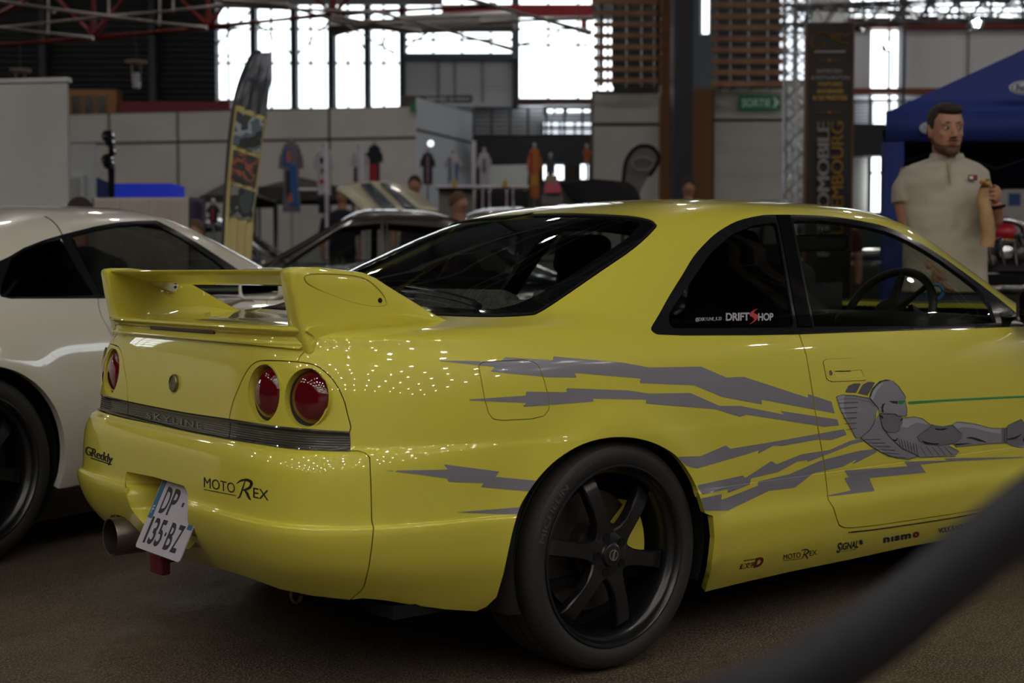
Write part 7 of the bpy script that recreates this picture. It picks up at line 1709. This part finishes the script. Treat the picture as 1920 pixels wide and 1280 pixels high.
# ------------------------------------------------------------------ left side stand
ru = at_floor('roll_up_wall', 'tall plain grey display wall standing behind the white coupe', 'display panel', 50, 9.5); off = Vector(ru.location)
bm = bmesh.new(); a, b = E_(-190, 160, 9.6) - off, E_(127, 158, 9.4) - off; d = Vector((b.x - a.x, b.y - a.y, 0)); L = d.length; d.normalize(); M = Matrix(((d.x, -d.y, 0), (d.y, d.x, 0), (0, 0, 1))); m_ = (a + b) / 2
box(bm, (m_.x, m_.y, a.z / 2), (L, .03, a.z), rot=M); bmobj('display_sheet', bm, mat('display_grey', srgb(176, 180, 178), .7, noise=(1.1, srgb(160, 162, 160), .4, .65)), ru)
bm = bmesh.new(); box(bm, (m_.x, m_.y, a.z + .01), (L + .03, .06, .03), rot=M); bmobj('top_rail', bm, ALU, ru)
cb_ = at_floor('white_partition', 'white partition with a framed door right of the grey display wall', 'partition', 154, 14); off = Vector(cb_.location)
relbox(cb_, 'panel', 122, 270, 178, 560, 14, .1, mat('partition_white', srgb(182, 186, 190), .7), off); relbox(cb_, 'door', 128, 334, 150, 560, 13.96, .04, mat('partition_door', srgb(160, 164, 160), .7), off)
relbox(cb_, 'door_frame', 126, 328, 158, 333, 13.94, .05, MATS['partition_white'], off); relbox(cb_, 'door_frame', 151, 328, 158, 560, 13.94, .05, MATS['partition_white'], off)
wc_ = thing('wooden_cabinet', 'light wooden cabinet with three dark glass doors on top of the panel wall', 'cabinet', E_(173, 222, 26.1)); off = Vector(wc_.location)
relbox(wc_, 'cabinet_body', 126, 168, 218, 222, 26.1, .4, mat('cabinet_wood', srgb(168, 118, 70), .5), off)
for x in (133, 157, 181): 
    d_ = relbox(wc_, 'door', x - 2, 175, x + 19, 221, 26.07, .03, MATS['cabinet_wood'], off); relbox(d_, 'door_glass', x + 1, 179, x + 16, 219, 26.05, .02, mat('cabinet_glass', (.02, .018, .018), .2), off)
for px, py, h_ in ((143, 215, 6), (168, 210, 10), (191, 208, 14)):
    bm = bmesh.new(); p = E_(px, py + h_ * .7, 26.0); lathe(bm, [(.0005, 0), (.05, 0), (.055, .07), (.03, .10), (.0005, .10)], 12, Matrix.Translation(p)); o = bmobj('ornament', bm, mat('ornament', srgb(130, 120, 110), .4), wc_, smooth=True)
def hang_lamp(px, py, D, label, w_):
    t = thing('pendant_lamp', label, 'lamp', E_(px, py, D)); bm = bmesh.new(); r = w_ * D / F / 2; lathe(bm, [(.0005, .03), (r, .02), (r, -.01), (.0005, -.01)], 24); bmobj('disc_shade', bm, mat('pendant_disc', srgb(128, 108, 96), .6), t, smooth=True, angle=40)
    bm = bmesh.new(); 
    for s in (-1, 1): tube(bm, [R_ * s * .06 + Vector((0, 0, -.01)), R_ * s * .05 + Vector((0, 0, -.26))], .008, 6)
    bmobj('stem', bm, WHST, t, smooth=True); bm = bmesh.new(); lathe(bm, [(.0005, -.36), (.05, -.34), (.05, -.14), (.0005, -.14)], 14); bmobj('lamp_glass', bm, mat('pendant_glass', srgb(150, 150, 160), .3), t, smooth=True)
    bm = bmesh.new(); tube(bm, [(0, 0, .02), (0, 0, 1.6)], .006, 6); bmobj('cord', bm, FRM, t)
hang_lamp(255, 117, 19, 'disc lamp with a glass bulb hanging before the dark wall, right one', 40); hang_lamp(38, 133, 19, 'disc lamp hanging before the dark wall above the grey display wall', 38)
sp_ = at_floor('spotlight_stand', 'black spotlights clamped on a tall pole before the panel wall', 'light', 207, 12.6); off = Vector(sp_.location)
bm = bmesh.new(); p = E_(208, 262, 12.6) - off; tube(bm, [(p.x, p.y, .02), (p.x, p.y, E_(208, 320, 12.6).z), p], [.030, .030, .018], 10); bmobj('pole', bm, BLACK_MATT, sp_, smooth=True)
for px, py, r in ((204, 256, .053), (207, 268, .038), (203, 300, .05), (205, 308, .045), (212, 285, .028)):
    bm = bmesh.new(); blob(bm, tuple(E_(px, py, 12.57) - off), (r, r, r * 1.15), None, 14); lathe(bm, [(r * .9, 0), (r, .05), (r * .8, .055), (.0005, .03)], 14, Matrix.Translation(E_(px, py, 12.54) - off) @ MM @ Matrix.Rotation(PI / 2, 4, 'X')); bmobj('spotlight', bm, BLACK_TRIM, sp_, smooth=True)
bm = bmesh.new()
for a in range(3): tube(bm, [(0, 0, .25), (.45 * math.cos(a * 2.1), .45 * math.sin(a * 2.1), .01)], .014, 6)
bmobj('tripod', bm, BLACK_MATT, sp_, smooth=True)
bm = bmesh.new(); pbox(bm, 213, 344, 323, 370, 13, .5); tag(bmobj('blue_board', bm, mat('bright_blue', srgb(10, 50, 200), .5, emis=srgb(8, 40, 190), es=.25)), 'bright blue board above the white cloth', 'board')  # faint emission added to the blue surface
bm = bmesh.new(); v = [bm.verts.new(E_(x, y, 13.2)) for x, y in ((181, 332), (214, 346), (214, 372), (181, 372))]; bm.faces.new(v); o = bmobj('blue_awning', bm, mat('dull_blue', srgb(22, 40, 96), .7)); s = o.modifiers.new('s', 'SOLIDIFY'); s.thickness = .05; tag(o, 'dull blue sloping awning beside the spotlight pole', 'awning')
t = at_floor('cloth_barrier', 'off-white cloth stretched behind the white coupe roof', 'cloth', 270, 11.8); off = Vector(t.location)
grid_sheet('cloth', [(176, 371), (176, 470), (176, 560)], [(354, 370), (354, 470), (354, 560)], 11.8, mat('offwhite_cloth', srgb(196, 186, 176), .85), t, off, nu=24, wave=.012)
for x in (177, 353):
    bm = bmesh.new(); p = E_(x, 371, 11.9) - off; tube(bm, [(p.x, p.y, .01), p], .02, 8); bmobj('post', bm, FRM, t, smooth=True)
t = at_floor('lilac_curtain', 'dim lilac curtain between the cloth and the canopy', 'curtain', 366, 14.5); off = Vector(t.location); grid_sheet('curtain_cloth', [(356, 372), (356, 520)], [(382, 372), (382, 520)], 14.5, mat('lilac', srgb(112, 104, 136), .85), t, off, nu=16, wave=.04)
bm = bmesh.new(); p, q = E_(355, 372, 14.5) - off, E_(383, 372, 14.5) - off; tube(bm, [p, q], .015, 6); tube(bm, [(q.x, q.y, .01), q], .015, 6); bmobj('curtain_rail', bm, FRM, t)

# ------------------------------------------------------------------ engine stand at the right
et = at_floor('display_table', 'black table carrying engine parts right of the man', 'table', 1880, 7.9); off = Vector(et.location)
a, b = E_(1812, 514, 7.9) - off, E_(2120, 514, 7.9) - off; m_ = (a + b) / 2; bm = bmesh.new(); ybox(bm, (m_.x + F_.x * .4, m_.y + F_.y * .4, a.z - .03), ((b - a).length, .9, .06)); bmobj('table_top', bm, BLACK_MATT, et, bevel=.006)
bm = bmesh.new(); ybox(bm, (m_.x + F_.x * .4, m_.y + F_.y * .4, a.z / 2 - .05), ((b - a).length * .96, .8, a.z - .12)); bmobj('table_cloth', bm, mat('table_black_cloth', (.012, .011, .012), .9), et)
ENG = mat('engine_metal', srgb(70, 68, 72), .35, metal=.8); ENL = mat('engine_bright', srgb(190, 188, 200), .15, metal=1.)
tz = a.z + float(0)
def engine(label, px, D, sc, seed):
    r = random.Random(seed); base_ = E_(px, 514, D); t = thing('engine', label, 'engine', (base_.x, base_.y, tz)); M = yawmat((0, 0, 0)) @ Matrix.Scale(sc, 4)
    bm = bmesh.new(); g = box(bm, (0, 0, .12), (.34, .3, .22)); bmesh.ops.transform(bm, matrix=M, verts=g); o = bmobj('engine_block', bm, ENG, t, bevel=.01)
    for k in range(3):
        bm = bmesh.new(); lathe(bm, [(.0005, 0), (.045, 0), (.05, .02), (.05, .05), (.03, .06), (.0005, .06)], 18, M @ Matrix.Translation((-.11 + .11 * k, -.17, .10 + r.uniform(-.03, .05))) @ Matrix.Rotation(PI / 2, 4, 'X')); bmobj('pulley', bm, ENG if k != 1 else ENL, t, smooth=True, angle=40)
    bm = bmesh.new(); tube(bm, [M @ Vector(p) for p in [tuple(q) for q in spline([(-.14, -.12, .2), (-.12, -.16, .32), (0, -.16, .36), (.12, -.16, .32), (.14, -.12, .2)], 6)]], .022 * sc, 12); bmobj('intake_pipe', bm, ENL, t, smooth=True)
    for k in range(4):
        bm = bmesh.new(); x = -.12 + .08 * k; tube(bm, [M @ Vector(p) for p in ((x, -.1, .2), (x + r.uniform(-.03, .03), -.2, .2 + r.uniform(0, .06)), (x + .02, -.24, .06))], .012 * sc, 8); bmobj('hose', bm, BLACK_TRIM if k % 2 else ENG, t, smooth=True)
    for k in range(5):
        bm = bmesh.new(); blob(bm, (r.uniform(-.15, .15), -.17, r.uniform(.05, .28)), (.018,) * 3, M, 10); bmobj('cap', bm, ENL, t, smooth=True)
    return t
engine('grey engine with a bright curved pipe on the black table beside the man', 1866, 8.2, .85, 1); engine('second dark engine at the right end of the black table', 1975, 8.2, 1.05, 2); engine('small dark engine close behind the man\'s shirt', 1806, 8.75, .55, 5)
# yellow cover, red tin, motorbike shapes behind
def tabletop(name, label, cat, parts, D):
    bm = bmesh.new()
    for k, (x0, y0, x1, y1) in enumerate(parts): pbox(bm, x0, y0, x1, y1, D, .14, 0)
    return bm
bm = bmesh.new(); v = [bm.verts.new(E_(x, y, 8.9)) for x, y in ((1868, 446), (1916, 450), (1912, 480), (1902, 484), (1898, 492), (1890, 478))]; bm.faces.new(v); o = bmobj('yellow_fairing', bm, mat('yellow_fairing', srgb(190, 140, 8), .5)); s = o.modifiers.new('s', 'SOLIDIFY'); s.thickness = .06; tag(o, 'mustard yellow pointed fairing standing behind the engines', 'fairing')
bm = bmesh.new(); blob(bm, (0, 0, 0), (.07, .07, .06), Matrix.Translation(E_(1886, 436, 8.95)), 14); pbox(bm, 1878, 440, 1898, 452, 8.92, .08); tag(bmobj('engine_cover', bm, mat('red_cover', srgb(160, 26, 44), .4), smooth=True), 'small red rounded cover above the yellow fairing', 'cover')
bm = bmesh.new(); pbox(bm, 1892, 362, 1914, 386, 20, .04); o = bmobj('poster', bm, mat('blue_poster', srgb(44, 76, 130), .6)); tag(o, 'small blue poster on the grey wall behind the tent', 'poster')
bm = bmesh.new(); pbox(bm, 1800, 290, 1871, 350, 20, .04); o = bmobj('poster', bm, mat('lilac_panel', srgb(166, 156, 176), .7)); tag(o, 'large pale lilac poster behind the man under the tent', 'poster')
def motorbike(label, px, py, D, sc, seed=0):
    t = thing('motorbike', label, 'motorbike', onfloor(px, 500, D)); z0 = E_(px, py, D).z; M = yawmat((0, 0, 0)) @ Matrix.Scale(sc, 4)
    for x in (-.65, .65):
        bm = bmesh.new(); tube(bm, [M @ Vector((x + .28 * math.cos(a), 0, .31 + .28 * math.sin(a))) for a in np.linspace(0, 2 * PI, 28)[:-1]], .045 * sc, 10, closed=True); bmobj('wheel', bm, TYRE, t, smooth=True)
    bm = bmesh.new(); blob(bm, (.1, 0, .78), (.26, .13, .12), M, 16); bmobj('tank', bm, BLK, t, smooth=True)
    bm = bmesh.new(); blob(bm, (-.35, 0, .74), (.28, .12, .06), M, 14); bmobj('saddle', bm, BLACK_MATT, t, smooth=True)
    bm = bmesh.new(); blob(bm, (0, 0, .42), (.22, .16, .2), M, 14); tube(bm, [M @ Vector(p) for p in ((.1, .1, .3), (-.3, .14, .25), (-.8, .14, .3))], .04 * sc, 10); bmobj('engine', bm, ENL, t, smooth=True)
    for s in (-1, 1):
        bm = bmesh.new(); tube(bm, [M @ Vector(p) for p in ((.65, s * .06, .31), (.42, s * .06, .92))], .022 * sc, 8); tube(bm, [M @ Vector(p) for p in ((.42, s * .03, .95), (.36, s * .3, 1.02), (.26, s * .36, 1.0))], .014 * sc, 8); bmobj('fork_and_bar', bm, ENL, t, smooth=True)
        bm = bmesh.new(); tube(bm, [M @ Vector(p) for p in ((.36, s * .22, 1.0), (.34, s * .26, 1.14))], .006 * sc, 6); blob(bm, (.34, s * .28, 1.17), (.02, .06, .035), M, 10); bmobj('mirror', bm, ENL, t, smooth=True)
    bm = bmesh.new(); blob(bm, (.52, 0, .88), (.09, .09, .09), M, 14); bmobj('headlamp', bm, ENL, t, smooth=True); return t
motorbike('dark motorbike with chrome mirrors behind the engine table', 1880, 410, 9.9, 1.2)

# ------------------------------------------------------------------ black belt barrier close to the camera
bs = thing('belt_barrier', 'black belt strap stretched close to the lens, bottom right', 'barrier', tuple(HL(.62, 1.1, 0)))
off = Vector(bs.location); BELT = mat('black_belt', (.011, .011, .016), .75)
mid = [(-220, 1800), (200, 1715), (700, 1590), (1100, 1452), (1260, 1372), (1400, 1314), (1500, 1272), (1655, 1174), (1770, 1082), (1862, 1006), (1960, 930), (2120, 838), (2380, 740), (2700, 690)]
Ds = [.9, .94, .97, .98, .97, .96, .96, .96, .97, .98, 1.0, 1.04, 1.10, 1.18]
ctr = [E_(x, y, d) - off for (x, y), d in zip(mid, Ds)]; ctr = [Vector(p) for p in spline([tuple(p) for p in ctr], 6)]
bm = bmesh.new(); prev = None; hwid = .0255
for i, p in enumerate(ctr):
    d = (ctr[min(i + 1, len(ctr) - 1)] - ctr[max(i - 1, 0)]).normalized(); nn = (Vector((0, 0, 1)) - d * d.z).normalized(); q = [bm.verts.new(p + nn * hwid), bm.verts.new(p - nn * hwid)]
    if prev: bm.faces.new((prev[0], q[0], q[1], prev[1]))
    prev = q
o = bmobj('belt', bm, BELT, bs, smooth=True); s = o.modifiers.new('s', 'SOLIDIFY'); s.thickness = .0018
pe = ctr[-1]; bm = bmesh.new(); lathe(bm, [(.0005, .012), (.16, .012), (.165, 0), (.165, .02), (.05, .04), (.032, .05), (.032, pe.z + .03), (.036, pe.z + .035), (.036, pe.z + .09), (.0005, pe.z + .095)], 32, Matrix.Translation((pe.x + R_.x * .03, pe.y + R_.y * .03, 0))); bmobj('post', bm, BLACK_TRIM, bs, smooth=True, angle=40)
pe = ctr[0]; bm = bmesh.new(); lathe(bm, [(.0005, .012), (.16, .012), (.165, 0), (.165, .02), (.05, .04), (.032, .05), (.032, pe.z + .03), (.036, pe.z + .035), (.036, pe.z + .09), (.0005, pe.z + .095)], 32, Matrix.Translation((pe.x - R_.x * .03, pe.y - R_.y * .03, 0))); bmobj('post', bm, BLACK_TRIM, bs, smooth=True, angle=40)
# ------------------------------------------------------------------ light and view
w = bpy.data.worlds.new('world'); scene.world = w; w.use_nodes = True
w.node_tree.nodes['Background'].inputs[0].default_value = (.55, .62, .7, 1); w.node_tree.nodes['Background'].inputs[1].default_value = .35
scene.view_settings.view_transform = 'Standard'; scene.view_settings.look = 'None'; scene.view_settings.gamma = 1; scene.view_settings.exposure = 0
cy = scene.cycles; cy.adaptive_threshold = .03; cy.max_bounces = 6; cy.diffuse_bounces = 2; cy.glossy_bounces = 4; cy.transmission_bounces = 4; cy.transparent_max_bounces = 12; cy.sample_clamp_indirect = 6; cy.caustics_reflective = False; cy.caustics_refractive = False
# ------------------------------------------------------------------ camera
cd = bpy.data.cameras.new('camera'); cam = bpy.data.objects.new('camera', cd); COL.objects.link(cam); scene.camera = cam
cd.lens = 50; cd.sensor_width = 36; cd.clip_end = 300
M_ = Matrix(((rt[0], up[0], -fw[0], CAM[0]), (rt[1], up[1], -fw[1], CAM[1]), (rt[2], up[2], -fw[2], CAM[2]), (0, 0, 0, 1))); cam.matrix_world = M_
cd.dof.use_dof = True; cd.dof.focus_distance = 4.0; cd.dof.aperture_fstop = 3.2; cd.dof.aperture_blades = 0
